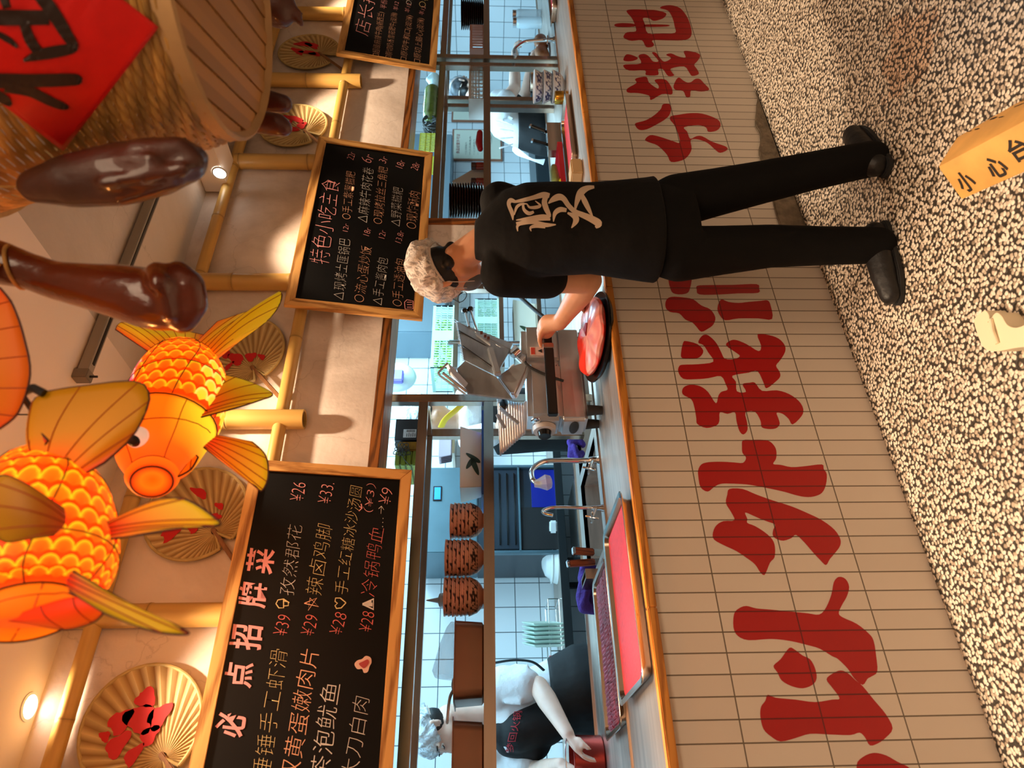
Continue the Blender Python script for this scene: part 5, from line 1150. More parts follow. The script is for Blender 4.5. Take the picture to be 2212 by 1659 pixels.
for si, (iy, nb, lab) in enumerate(((1125, 6, 'right'), (1205, 7, 'middle'), (1288, 7, 'left'))):
    c = P(1040, iy, Y=2.84)
    pos = ['bottom', 'second from the bottom', 'third from the bottom', 'fourth from the bottom', 'fifth from the bottom', 'second from the top', 'topmost']
    for k in range(nb):
        o = bpy.data.objects.new('floral_bowl', bm_[(k+si) % 4]); COL.objects.link(o)
        o.location = (c.x+random.uniform(-.002, .002), 2.84+random.uniform(-.002, .002), ZS+0.0005+k*0.0165)
        o.rotation_euler = (0, 0, random.random()*6)
        w = pos[k] if k < nb-1 else 'topmost'
        if k == nb-2 and nb == 6: w = 'second from the top'
        tag(o, f'terracotta floral bowl, {w} of the {lab} stack', 'bowl', 'terracotta bowls stacked on the left rack')
# brown steel pans
M_pan = mat('pan_brown', rgb(158, 120, 98), 0.38, 0.75, var=0.15, scale=6)
def pan(label, y0, y1, z1=1.530):
    a, b = P(1040, y0, Y=2.765), P(1040, y1, Y=2.765); x0, x1 = b.x, a.x
    t = thing('food_pan', label, 'pan', ((x0+x1)/2, 2.87, ZS))
    def rr(i, r, z):
        o = []; X0, X1, Y0, Y1 = x0+i, x1-i, 2.757+i, 2.99-i
        for cx, cy, a0 in ((X1-r, Y1-r, 0), (X0+r, Y1-r, 90), (X0+r, Y0+r, 180), (X1-r, Y0+r, 270)):
            for k in range(6): an = math.radians(a0+18*k); o.append(V((cx+r*math.cos(an), cy+r*math.sin(an), z)))
        return o
    m = MB(); m.rings([rr(0.022, 0.03, ZS+0.0005), rr(0.012, 0.035, ZS+0.008), rr(0.006, 0.035, z1-0.004), rr(-0.006, 0.036, z1-0.003), rr(-0.006, 0.036, z1), rr(0.008, 0.034, z1), rr(0.014, 0.034, ZS+0.012)]); m.build('pan_body', M_pan, t); return t
pan('brown steel food pan on the left rack beside the terracotta bowls', 1332, 1512)
pan('brown steel food pan on the left rack at the left frame edge', 1548, 1745)
M_clear = mat('clear_plastic', rgb(226, 238, 244), 0.12, alpha=0.32)
a = P(976, 1468, Y=2.86); b = P(976, 1345, Y=2.86)
m = MB(); m.rings([[V((a.x+(b.x-a.x)*t, 2.86+w*math.cos(2*math.pi*k/20), 1.532+h*(0.5+0.5*math.sin(2*math.pi*k/20)))) for k in range(20)] for t, w, h in ((0, 0.015, 0.03), (0.05, 0.05, 0.075), (0.15, 0.055, 0.085), (0.6, 0.05, 0.06), (0.9, 0.035, 0.035), (1.0, 0.015, 0.02))])
o = m.build('plastic_funnel', M_clear, loc=tuple((a+b)/2)); tag(o, 'clear plastic measuring funnel lying across the brown pan beside the bowls', 'funnel')
q0, q1 = P(976, 1478, Y=2.80), P(963, 1560, Y=2.78)
ld = thing('ladle', 'white plastic ladle reaching between the two brown pans', 'ladle', tuple(q0)); ld.location.z = 1.5
BASE[ld.name] = V(ld.location)
MB().tube(catmull([V((q0.x, 2.86, 1.525)), V((q0.x-0.04, 2.84, 1.545)), q1+V((0, 0, -0.005))], 6), [0.011]*13, 10, flat=0.5).build('ladle_handle', M_white, ld)
MB().ell((q0.x+0.012, 2.87, 1.522), 0.035, 0.03, 0.02).build('ladle_cup', M_white, ld)
q = P(965, 1298, Y=3.0)
sb = thing('squeeze_bottle', 'clear squeeze bottle with pointed nozzle behind the left bowl stack', 'bottle', (q.x, 2.99, ZS))
MB().lathe([(0.036, 0), (0.038, 0.004), (0.038, 0.155), (0.034, 0.165), (0.028, 0.168)], (q.x, 2.99, ZS), n=28).build('bottle_body', mat('frosted_plastic', rgb(206, 222, 234), 0.4, alpha=0.75), sb)
MB().lathe([(0.030, 0.160), (0.030, 0.185), (0.026, 0.19), (0.012, 0.195), (0.010, 0.205), (0.002, 0.245)], (q.x, 2.99, ZS), n=24).build('nozzle_cap', mat('bottle_cap', rgb(216, 222, 228), 0.4), sb)
# boat dish on a blue tray
M_blue = mat('blue_tray', rgb(36, 84, 170), 0.4)
a, b = P(1040, 1074, Y=2.80), P(1040, 892, Y=2.80)
o = MB().box((a.x, 2.77, ZS+0.0005), (b.x, 3.0, ZS+0.011)).build('blue_tray', M_blue, loc=((a.x+b.x)/2, 2.88, ZS+0.0005), bevel=0.003); tag(o, 'flat blue tray on the left rack under the leaf dish', 'tray')
def leaf_dish(label, x0, x1, Y, z0, z1, par=None, tilt=0.03):
    d = thing('serving_dish', label, 'dish', ((x0+x1)/2, Y, z0))
    fl = 0.018
    m = MB(); q = [V((x0+fl, Y-0.05, z0)), V((x1-fl, Y-0.05, z0)), V((x1-fl, Y+0.06, z0)), V((x0+fl, Y+0.06, z0))]
    tq = [V((x0, Y-0.05-tilt, z1)), V((x1, Y-0.05-tilt, z1+0.004)), V((x1, Y+0.08, z1+0.004)), V((x0, Y+0.08, z1))]
    c = sum(tq, V())/4; ti = [p.lerp(c, 0.05) for p in tq]; bi = [p.lerp(sum(q, V())/4, 0.06)+V((0, 0, 0.006)) for p in q]
    m.rings([q, tq, ti, bi]); m.build('dish_body', mat('dish_glaze', rgb(222, 222, 208), 0.25), d, bevel=0.003)
    w = x1-x0; h = z1-z0
    lm = MB(); n = V((0, -1, -0.25)).normalized()
    for cx, cz, L, W, a in ((0.50, 0.40, 0.26, 0.075, 1.1), (0.40, 0.55, 0.22, 0.07, 2.6), (0.36, 0.30, 0.28, 0.085, 3.55)):
        ps = []
        for k in range(20):
            t = 2*math.pi*k/20; x = L/2*math.cos(t); y = W/2*math.sin(t)*(1-0.25*math.cos(t))
            px, pz = cx*w+(x*math.cos(a)-y*math.sin(a))*w, cz*h+(x*math.sin(a)+y*math.cos(a))*w*0.9
            pz = max(0.05*h, min(h*0.95, pz)); yy = Y-0.05-tilt*pz/h-0.0008
            ps.append(V((x0+px, yy, z0+pz)))
        lm.poly(ps, (0, -1, 0), 0.0008)
    lm.build('leaf_motif', mat('leaf_green', rgb(44, 66, 44), 0.5), d, smooth=False); return d
a, b = P(1036, 1068, Y=2.85), P(1036, 937, Y=2.85)
leaf_dish('cream serving dish painted with a dark leaf, on the blue tray', a.x, b.x, 2.86, ZS+0.0115, ZS+0.105)
# things lying on top of the left rack
a, b = P(870, 955, Y=2.80), P(870, 922, Y=2.80)
bx_ = thing('black_box', 'black cardboard box with white label on top of the left rack', 'box', ((a.x+b.x)/2, 2.88, ZTOP))
MB().box((a.x, 2.78, ZTOP), (b.x+0.03, 2.98, ZTOP+0.108)).build('box_body', mat('black_card', rgb(18, 20, 28), 0.5), bx_, bevel=0.002)
MB().box((a.x+0.012, 2.7790, ZTOP+0.012), (a.x+0.055, 2.7805, ZTOP+0.070)).build('label', mat('label_grey', rgb(176, 178, 184), 0.6), bx_, smooth=False)
m = MB()
for k in range(5): m.box((a.x+0.016, 2.7783, ZTOP+0.016+k*0.009), (a.x+0.033+0.003*(k % 2), 2.7789, ZTOP+0.019+k*0.009))
for k in range(8): m.box((a.x+0.040, 2.7783, ZTOP+0.018+k*0.005), (a.x+0.052, 2.7789, ZTOP+0.0205+k*0.005))
m.build('label_print', M_black, bx_, smooth=False)
a, b = P(870, 1009, Y=2.80), P(870, 957, Y=2.80)
gm = mat('green_pack', rgb(120, 130, 40), 0.35, var=0.55, scale=40, stretch=(0.4, 1, 8)); gm2 = mat('gold_pack', rgb(150, 110, 36), 0.3, 0.4, var=0.6, scale=30)
xm = a.x+(b.x-a.x)*0.60
for k in range(4):
    o = MB().box((a.x, 2.78, ZTOP+0.0005+k*0.025), (xm-0.002, 2.98, ZTOP+0.024+k*0.025)).build('green_packet', gm, loc=((a.x+xm)/2, 2.88, ZTOP+0.0005+k*0.025), bevel=0.004)
    tag(o, ('bottom', 'second', 'third', 'topmost')[k]+' flat green packet in the pile on top of the left rack', 'packet', 'green packets on the left rack')
o = MB().box((xm, 2.78, ZTOP+0.0005), (b.x-0.002, 2.98, ZTOP+0.092)).build('gold_packet', gm2, loc=((xm+b.x)/2, 2.88, ZTOP+0.0005), bevel=0.006); tag(o, 'gold and green packet beside the black labelled box on the left rack', 'packet')
m = MB(); c = P(868, 972, Y=2.765); rnd = random.Random(8)
for k in range(9):
    an = k*0.7; L = 0.030+0.016*rnd.random(); d = V((math.cos(an), -0.1, math.sin(an))); e = V((-math.sin(an), -0.1, math.cos(an)))
    m.tube(catmull([c, c+d*L*0.6+e*0.012, c+d*L, c+d*L*0.6-e*0.012, c], 5), 0.0018, 6)
m.tube(catmull([c, P(872, 990, Y=2.765), P(886, 1006, Y=2.765)], 6), 0.0018, 6)
o = m.build('tied_cable', M_rubber, loc=tuple(c)); tag(o, 'black cable tied in loops hanging before the gold packet', 'cable')
# ---------------------------------------------------------------- back bench along the tiled wall
M_blackedge = mat('black_bench_edge', rgb(22, 26, 28), 0.4)
bn = thing('back_bench', 'long steel bench with a black front edge against the tiled back wall', 'bench', (1.8, 4.7, 0))
MB().box((-0.9, 4.42, 0.885), (3.0, 4.985, 0.915)).build('bench_top', M_steelx, bn, smooth=False)
MB().box((-0.9, 4.395, 0.872), (3.0, 4.42, 0.925)).build('front_edge', M_blackedge, bn, bevel=0.002)
for X in (-0.8, 0.35, 1.62, 2.95):
    for Y in (4.45, 4.95): MB().box((X-0.018, Y-0.018, 0), (X+0.018, Y+0.018, 0.885)).build('leg', M_blackedge, bn)
a, b = P(1230, 1168, Y=4.40), P(1230, 1020, Y=4.40)
o = MB().box((a.x, 4.44, 0.10), (b.x, 4.90, 0.880)).build('white_bin', mat('white_bin', rgb(214, 226, 232), 0.4), loc=((a.x+b.x)/2, 4.6, 0.10), bevel=0.01); tag(o, 'white bin cabinet standing under the black-edged back bench', 'cabinet')
bpy.data.objects[o.name].location.z -= 0.10
# tall steamer cabinet
a, b = P(1100, 1190, Y=4.42), P(1100, 1006, Y=4.42); ZB = 0.9155
sc_ = thing('steamer_cabinet', 'tall steel cabinet with dark doors and small blue display on the bench', 'cabinet', ((a.x+b.x)/2, 4.7, ZB))
M_dark = mat('dark_door', rgb(30, 40, 50), 0.3); M_navy = mat('navy_bay', rgb(10, 26, 120), 0.35); M_slate = mat('slate_panel', rgb(96, 124, 136), 0.35, 0.6, var=0.15, scale=4)
x0, x1 = a.x, b.x; zt = P(900, 1100, Y=4.42).z
open_box(x0, x1, 4.46, 4.95, ZB, 1.46, 0.02, M_dark, sc_, 'lower_body')
MB().box((x0, 4.44, 1.46), (x1, 4.95, zt)).build('upper_body', M_slate, sc_, bevel=0.006)
zsp = P(1120, 1100, Y=4.42).z; zs2 = P(1150, 1100, Y=4.42).z
MB().box((x0+0.02, 4.445, zsp), (x1-0.02, 4.46, 1.455)).build('door', M_dark, sc_, bevel=0.004)
for k in range(4): MB().box((x0+0.05, 4.436, zsp+0.02+k*0.052), (x1-0.05, 4.445, zsp+0.028+k*0.052)).build('door_groove', M_blackgloss, sc_)
xm = P(1130, 1095, Y=4.44).x
MB().box((xm, 4.446, ZB+0.004), (x1-0.02, 4.46, zs2)).build('bay_panel', M_navy, sc_, smooth=False)
MB().box((x0+0.02, 4.448, ZB+0.004), (xm, 4.46, zsp)).build('bay_opening', M_black, sc_, smooth=False)
MB().box((x0-0.012, 4.43, ZB), (x0+0.008, 4.47, 1.45)).box((x1-0.008, 4.43, ZB), (x1+0.012, 4.47, 1.45)).box((x0, 4.43, zsp-0.014), (x1, 4.47, zsp)).build('door_frame', M_slate, sc_, bevel=0.002)
q = P(945, 1066, Y=4.435)
MB().box((q.x-0.055, 4.432, q.z-0.03), (q.x+0.055, 4.441, q.z+0.03)).build('display_bezel', M_blackgloss, sc_, bevel=0.002)
MB().box((q.x-0.045, 4.4305, q.z-0.021), (q.x+0.045, 4.4325, q.z+0.021)).build('display', mat('lcd_blue', rgb(30, 130, 235), 0.4, emit=1.0), sc_, smooth=False)
# bench-top things
q = P(1205, 1208, Y=4.62)
o = thing('colander_lid', 'white plastic colander turned over on the bench beside the dark cabinet', 'colander', (q.x, 4.62, ZB))
MB().lathe([(0.16, 0), (0.165, 0.008), (0.15, 0.05), (0.13, 0.055), (0.11, 0.085), (0.06, 0.105), (0.0005, 0.11)], (q.x, 4.62, ZB), n=40).build('colander_bowl', M_white, o)
MB().lathe([(0.158, 0.04), (0.162, 0.046), (0.158, 0.052)], (q.x, 4.62, ZB), n=40, cap=False).build('rib', M_white, o)
MB().beam((q.x+0.09, 4.49, ZB+0.035), (q.x+0.19, 4.41, ZB+0.035), 0.03, 0.05).build('grip', M_white, o, bevel=0.008)
M_mint = mat('mint_plate', rgb(206, 226, 214), 0.3)
ra = thing('dish_rack', 'wire dish rack on the bench holding tilted square plates', 'dish rack', (P(1190, 1370, Y=4.6).x, 4.6, ZB))
xr = P(1190, 1372, Y=4.6).x
m = MB()
for z in (0.02, 0.09):
    for y in (4.50, 4.72): m.cyl((xr-0.28, y, ZB+z), (xr+0.20, y, ZB+z), 0.004, n=8)
    for x in (xr-0.28, xr+0.20): m.cyl((x, 4.50, ZB+z), (x, 4.72, ZB+z), 0.004, n=8)
for x in (xr-0.28, xr-0.12, xr+0.04, xr+0.20):
    for y in (4.50, 4.72): m.cyl((x, y, ZB), (x, y, ZB+0.09), 0.004, n=8)
m.cyl((xr-0.28, 4.5, ZB+0.09), (xr-0.28, 4.5, ZB+0.2), 0.005, n=8)
m.build('wire_frame', M_chrome, ra)
MB().box((xr-0.20, 4.494, ZB+0.06), (xr-0.15, 4.4965, ZB+0.10)).build('red_tag', mat('tag_red', rgb(206, 44, 60), 0.5), ra, smooth=False)
def plate_mesh(w, h, t):
    m = MB(); f = 0.016
    m.rings([[V((-w/2+f, 0, f)), V((w/2-f, 0, f)), V((w/2-f, 0, h-f)), V((-w/2+f, 0, h-f))], [V((-w/2, -0.012, 0)), V((w/2, -0.012, 0)), V((w/2, -0.012, h)), V((-w/2, -0.012, h))], [V((-w/2, -0.008, 0)), V((w/2, -0.008, 0)), V((w/2, -0.008, h)), V((-w/2, -0.008, h))], [V((-w/2+f, 0.006, f)), V((w/2-f, 0.006, f)), V((w/2-f, 0.006, h-f)), V((-w/2+f, 0.006, h-f))]])
    me = m.mesh(bevel=0.002); me.materials.append(M_mint); return me
pm = plate_mesh(0.26, 0.20, 0.01)
for k in range(6):
    o = bpy.data.objects.new('square_plate', pm); COL.objects.link(o)
    o.location = (xr+0.075-k*0.026, 4.61, ZB+0.030); o.rotation_euler = (math.radians(0), math.radians(-14), math.radians(72))
    tag(o, ('rightmost', 'second from right', 'third from right', 'third from left', 'second from left', 'leftmost')[k]+' pale mint square plate leaning in the wire dish rack', 'plate', 'mint plates in the dish rack')
# ---------------------------------------------------------------- wire shelving behind the slicer, with vegetable baskets
YR0, YR1 = 4.15, 4.60
xa, xb = P(978, 792, Y=YR0).x, 4.25
sh = thing('wire_shelving', 'steel shelving at the tiled wall holding vegetable baskets and bags', 'shelving', ((xa+xb)/2, 4.4, 0))
zsv = [P(979, 740, Y=YR0).z, P(1079, 740, Y=YR0).z, P(1164, 740, Y=YR0).z]
xp = P(978, 738, Y=YR0).x
for z in zsv: MB().box((xa, YR0, z-0.035), (xb, YR1, z)).build('shelf_panel', M_steel, sh, bevel=0.002)
for X in (xp, xb-0.02):
    for Y in (YR0+0.02, YR1-0.02): MB().cyl((X, Y, 0), (X, Y, zsv[0]+0.04), 0.020).build('post', M_chrome, sh)
for z in zsv:
    MB().cyl((xp, YR0+0.02, z-0.05), (xp, YR0+0.02, z+0.03), 0.027).build('post_collar', M_chrome, sh)
M_green = mat('leafy_green', rgb(140, 180, 50), 0.6, var=0.6, scale=18)
M_crate = mat('mint_crate', rgb(164, 200, 186), 0.45)
def veg_crate(label, y0, y1, z, h, vlab):
    a, b = P(1000, y0, Y=YR0+0.03), P(1000, y1, Y=YR0+0.03); x0, x1 = a.x, b.x
    if x0 > x1: x0, x1 = x1, x0
    c = thing('vegetable_crate', label, 'crate', ((x0+x1)/2, 4.35, z))
    m = MB(); ya, yb, t = YR0+0.055, YR0+0.38, 0.006
    m.box((x0, ya, z), (x1, yb, z+0.012)); m.box((x0, ya, z+h-0.02), (x1, yb, z+h-0.019)) if False else None
    for yy in (ya, yb-t):
        m.box((x0, yy, z+h-0.022), (x1, yy+t, z+h)); n = 26
        for k in range(n+1): x = x0+(x1-x0-0.006)*k/n; m.box((x, yy, z+0.012), (x+0.006, yy+t, z+h-0.022))
        for zz in (0.3, 0.6): m.box((x0, yy, z+h*zz), (x1, yy+t, z+h*zz+0.006))
        m.box((x0+(x1-x0)*0.42, yy-0.001, z+0.012), (x0+(x1-x0)*0.58, yy+t, z+h-0.02))
    for xx in (x0, x1-t):
        m.box((xx, ya, z+h-0.022), (xx+t, yb, z+h)); n = 14
        for k in range(n+1): y = ya+(yb-ya-0.006)*k/n; m.box((xx, y, z+0.012), (xx+t, y+0.006, z+h-0.022))
    m.build('crate_body', M_crate, c, smooth=False)
    m = MB(); rnd = random.Random(int(y0)); 
    for k in range(150):
        p = V((rnd.uniform(x0+0.03, x1-0.03), rnd.uniform(ya+0.03, yb-0.03), z+0.02+rnd.random()*(h-0.03)))
        d = V((rnd.uniform(-1, 1), rnd.uniform(-1, 1), rnd.uniform(-.2, 1))).normalized()*0.03; s = d.cross(V((rnd.random(), 1, rnd.random()))).normalized()*0.016
        q = [m.bm.verts.new(x) for x in (p-d, p+s, p+d, p-s)]; m.bm.faces.new(q)
    me = modmesh(m.mesh(fixn=False), [('SOLIDIFY', dict(thickness=0.003))])
    g = link_mesh('leafy_greens', me, M_green, loc=((x0+x1)/2, 4.35, z+0.02)); tag(g, vlab, 'vegetables'); g['kind'] = 'stuff'
veg_crate('pale mint slotted crate of greens on the top shelf behind the slicer', 790, 655, zsv[0], 0.165, 'leafy greens heaped in the crate on the top shelf')
veg_crate('pale mint slotted crate of greens on the middle shelf behind the slicer', 735, 640, zsv[1], 0.185, 'leafy greens heaped in the crate on the middle shelf')
a, b = P(1150, 780, Y=YR0+0.05), P(1150, 640, Y=YR0+0.05)
leaf_dish('cream dish with dark green leaf on the lowest visible shelf behind the slicer', a.x+0.04, b.x, YR0+0.17, zsv[2]+0.0005, zsv[2]+0.175)
for k, (y, lab) in enumerate(((665, 'upper'), (675, 'lower'))):
    pass
M_bag = mat('ziplock_bag', rgb(150, 166, 190), 0.3, var=0.4, scale=14)
for (x, y, w, h, lab) in ((1011, 712, 0.13, 0.09, 'folded grey pack on the shelf panel near the two black knobs'), (1130, 700, 0.16, 0.10, 'white wrapped packs on the lowest shelf above the leaf dish')):
    pass
# white bag hanging high, hood, purple sheet
c = P(868, 815, Y=4.55)
hb = thing('hanging_bag', 'round white plastic bag hanging high in front of the kitchen tiles', 'bag', (c.x, 4.55, c.z+0.2))
me = blob(MB().ell((c.x, 4.55, c.z+0.04), 0.125, 0.10, 0.155).chain([(V((c.x, 4.55, c.z+0.17)), 0.05), (V((c.x, 4.55, c.z+0.27)), 0.02)]), 0.012, 4)
link_mesh('bag_body', me, mat('white_bag', rgb(222, 230, 236), 0.5), hb); cord(hb, (c.x, 4.55, c.z+0.27), 0.003, 2.7)
q = P(857, 828, Y=4.50); o = MB().box((q.x-0.05, 4.38, q.z-0.06), (q.x+0.05, 4.44, q.z+0.14)).build('purple_pack', mat('violet_pack', rgb(120, 110, 205), 0.5), loc=(q.x, 4.41, q.z), bevel=0.008); tag(o, 'violet packet hanging beside the round white bag, high by the lintel', 'packet')
MB().cyl((q.x, 4.41, q.z+0.14), (q.x, 4.41, 2.7), 0.002, n=6).build('hanging_string', M_black, o)
xh = P(900, 706, Y=4.55).x
o = MB().box((xh, 4.62, 1.74), (6.3, 4.99, 2.4)).build('extractor_hood', mat('hood_steel', rgb(120, 138, 148), 0.4, 0.7), loc=(5.0, 4.8, 1.74), bevel=0.01); tag(o, 'dull steel extractor hood on the back wall, above the shelving', 'hood')
# mauve trays on a wall bracket
q = P(957, 960, Y=4.72); zb_ = P(978, 960, Y=4.72).z
o = MB().box((q.x-0.13, 4.62, zb_-0.02), (q.x+0.20, 4.99, zb_)).build('wall_shelf', M_steel, loc=(q.x, 4.8, zb_-0.02)); tag(o, 'small steel wall shelf holding mauve trays', 'wall shelf')
M_mauve = mat('mauve_tray', rgb(112, 88, 98), 0.45)
for k in range(5):
    o = MB().box((-0.11, -0.055, 0), (0.13, 0.055, 0.010)).build('mauve_tray', M_mauve, loc=(0, 0, 0), bevel=0.003)
    o.rotation_euler = (math.radians(62), 0, math.radians(-8)); o.location = (q.x, 4.70+k*0.026, zb_+0.053)
    tag(o, ('front', 'second', 'third', 'fourth', 'rear')[k]+' mauve tray of the slanted set on the small wall shelf', 'tray', 'mauve trays on the wall shelf')
# ---------------------------------------------------------------- things on the right racks
M_dplate = mat('dark_plate', rgb(40, 20, 14), 0.22)
def plate_round(R=0.105):
    m = MB(); m.lathe([(R*0.55, 0), (R*0.6, 0.002), (R*0.95, 0.011), (R, 0.016), (R*0.99, 0.018), (R*0.9, 0.013), (R*0.55, 0.005), (0.0005, 0.005)], n=40)
    me = m.mesh(); me.materials.append(M_dplate); return me
pr = plate_round()
ordn = ['bottom', 'second', 'third', 'fourth', 'fifth', 'sixth', 'seventh', 'eighth', 'ninth', 'tenth', 'eleventh', 'twelfth', 'thirteenth', 'topmost']
def plate_stack(x, y, z, n, dz, where, group, sc=1.0):
    for k in range(n):
        o = bpy.data.objects.new('dark_plate', pr); COL.objects.link(o); o.location = (x+random.uniform(-.001, .001), y, z+0.0005+k*dz); o.scale = (sc, sc, 1)
        w = 'topmost' if k == n-1 else ordn[k]+(' from the bottom' if k else '')
        tag(o, f'dark brown plate, {w}, {where}', 'plate', group)
q = P(1000, 432, Y=2.88); plate_stack(q.x, 2.885, ZS, 13, 0.0155, 'in the stack by the pier', 'dark plates by the pier', 1.02)
q = P(1000, 28, Y=2.88); plate_stack(q.x, 2.885, ZS, 11, 0.0155, 'in the right-edge rack stack', 'dark plates at the right edge', 1.1)
# steel dish wedge, red bag and small jars between
M_wbask = mat('white_basket', rgb(206, 208, 206), 0.45)
def slot_basket(label, iy0, iy1, h, M_, vert=True):
    a, b = P(1040, iy0, Y=2.80), P(1040, iy1, Y=2.80); x0, x1 = min(a.x, b.x), max(a.x, b.x)
    t = thing('slotted_basket', label, 'basket', ((x0+x1)/2, 2.86, ZS)); m = MB()
    m.box((x0, 2.77, ZS+0.0005), (x1, 2.93, ZS+0.008)); m.box((x0, 2.77, ZS+h-0.018), (x1, 2.775, ZS+h)); m.box((x0, 2.925, ZS+h-0.018), (x1, 2.93, ZS+h))
    n = 9
    for yy in (2.77, 2.925):
        for k in range(n+1): x = x0+(x1-x0-0.008)*k/n; m.box((x, yy, ZS+0.008), (x+0.008, yy+0.005, ZS+h-0.018))
        for zz in (0.3, 0.5, 0.7): m.box((x0, yy+0.001, ZS+h*zz), (x1, yy+0.004, ZS+h*zz+0.006)) if not vert else None
    for xx in (x0, x1-0.005): m.box((xx, 2.775, ZS+0.008), (xx+0.005, 2.925, ZS+h))
    m.build('basket_body', M_, t, smooth=False)
slot_basket('white perforated basket on the right rack shelf beside the dark-haired head', 222, 150, 0.10, M_wbask, False)
slot_basket('pinkish slotted box on the rightmost rack beside its post', 114, 62, 0.10, mat('pink_box', rgb(206, 160, 146), 0.5))
q = P(1030, 345, Y=2.86)
jr = [(q.x-0.01, 'spice jar with dark cap on the right rack, nearer the certificate'), (q.x-0.16, 'spice jar with dark cap on the right rack, nearer the dark plates')]
for x, lab in jr:
    j = thing('spice_jar', lab, 'jar', (x, 2.90, ZS))
    MB().lathe([(0.022, 0.0005), (0.024, 0.004), (0.024, 0.045), (0.02, 0.05)], (x, 2.90, ZS), n=24).build('jar_body', mat('jar_glass', rgb(150, 60, 50), 0.15), j)
    MB().lathe([(0.024, 0.05), (0.024, 0.078), (0.021, 0.08), (0.0005, 0.08)], (x, 2.90, ZS), n=24).build('jar_cap', mat('jar_cap', rgb(76, 46, 40), 0.4), j)
q = P(1000, 378, Y=2.92)
w = MB().poly([V((q.x-0.06, 2.95, ZS+0.001)), V((q.x+0.16, 2.95, ZS+0.001)), V((q.x-0.02, 2.95, ZS+0.20)), V((q.x-0.06, 2.95, ZS+0.20))], (0, 1, 0), 0.05).build('paper_wedge', mat('white_card', rgb(206, 206, 200), 0.7), loc=(q.x, 2.97, ZS), bevel=0.003); tag(w, 'white folded card leaning above the dark plates by the pier', 'card')
me = blob(MB().chain([(V((q.x+0.10, 2.80, ZS+0.022)), 0.018), (V((q.x+0.16, 2.80, ZS+0.03)), 0.024), (V((q.x+0.26, 2.80, ZS+0.025)), 0.02)]), 0.006, 3)
o = link_mesh('red_pepper', me, mat('pepper_red', rgb(190, 30, 44), 0.3), loc=(q.x+0.17, 2.80, ZS+0.02)); tag(o, 'dark red pepper on the right rack rail in front of the jars', 'pepper')
# upper board of the right racks
for k, (y, lab) in enumerate(((208, 'right'), (232, 'left'))):
    c = P(918, y, Y=2.84); me = blob(MB().chain([(V((c.x-0.07, 2.85, ZTOP+0.055)), 0.05), (V((c.x+0.07, 2.85, ZTOP+0.055)), 0.052)]), 0.010, 3)
    o = link_mesh('green_packet', me, mat('tea_pack', rgb(84, 96, 34), 0.25, var=0.5, scale=16), loc=(c.x, 2.85, ZTOP+0.05)); tag(o, f'shiny olive green packet on top of the right rack, {lab} of two', 'packet')
m = MB(); c = P(912, 270, Y=2.86); rnd = random.Random(4)
for k in range(9):
    a0 = rnd.random()*6; m.tube(catmull([c+V((0.07*math.cos(a0+t)*(0.7+0.1*k/3), 0.03*math.sin(t*1.3+k), (ZTOP+0.055-c.z)+0.045*math.sin(a0+t))) for t in [2*math.pi*i/10 for i in range(11)]], 3), 0.006, 7)
o = m.build('cable_coil', M_rubber, loc=tuple(V((c.x, c.y, ZTOP+0.05)))); tag(o, 'black cable coil bundled on top of the right rack', 'cable')
a, b = P(925, 335, Y=2.80), P(925, 296, Y=2.80)
t = thing('yellow_basket', 'yellow-green slotted basket on top of the right rack beside the cable coil', 'basket', ((a.x+b.x)/2, 2.86, ZTOP)); m = MB(); mY = mat('lime_plastic', rgb(170, 170, 50), 0.45)
m.box((a.x, 2.77, ZTOP+0.0005), (b.x, 2.95, ZTOP+0.006))
for yy in (2.77, 2.945):
    for k in range(12): x = a.x+(b.x-a.x-0.006)*k/11; m.box((x, yy, ZTOP+0.006), (x+0.006, yy+0.005, ZTOP+0.10))
    for zz in (0.03, 0.06, 0.095): m.box((a.x, yy+0.0005, ZTOP+zz), (b.x, yy+0.0045, ZTOP+zz+0.008))
m.build('basket_body', mY, t, smooth=False)
c = P(922, 178, Y=2.85); me = blob(MB().chain([(V((c.x-0.04, 2.86, ZTOP+0.04)), 0.036), (V((c.x+0.06, 2.86, ZTOP+0.05)), 0.044), (V((c.x+0.02, 2.84, ZTOP+0.085)), 0.02)]), 0.010, 2)
o = link_mesh('plastic_bag', me, mat('pale_bag', rgb(176, 206, 220), 0.4, bump=0.8, bscale=20), loc=(c.x, 2.86, ZTOP+0.04)); tag(o, 'crumpled pale plastic bag on top of the right rack by the board corner', 'bag')
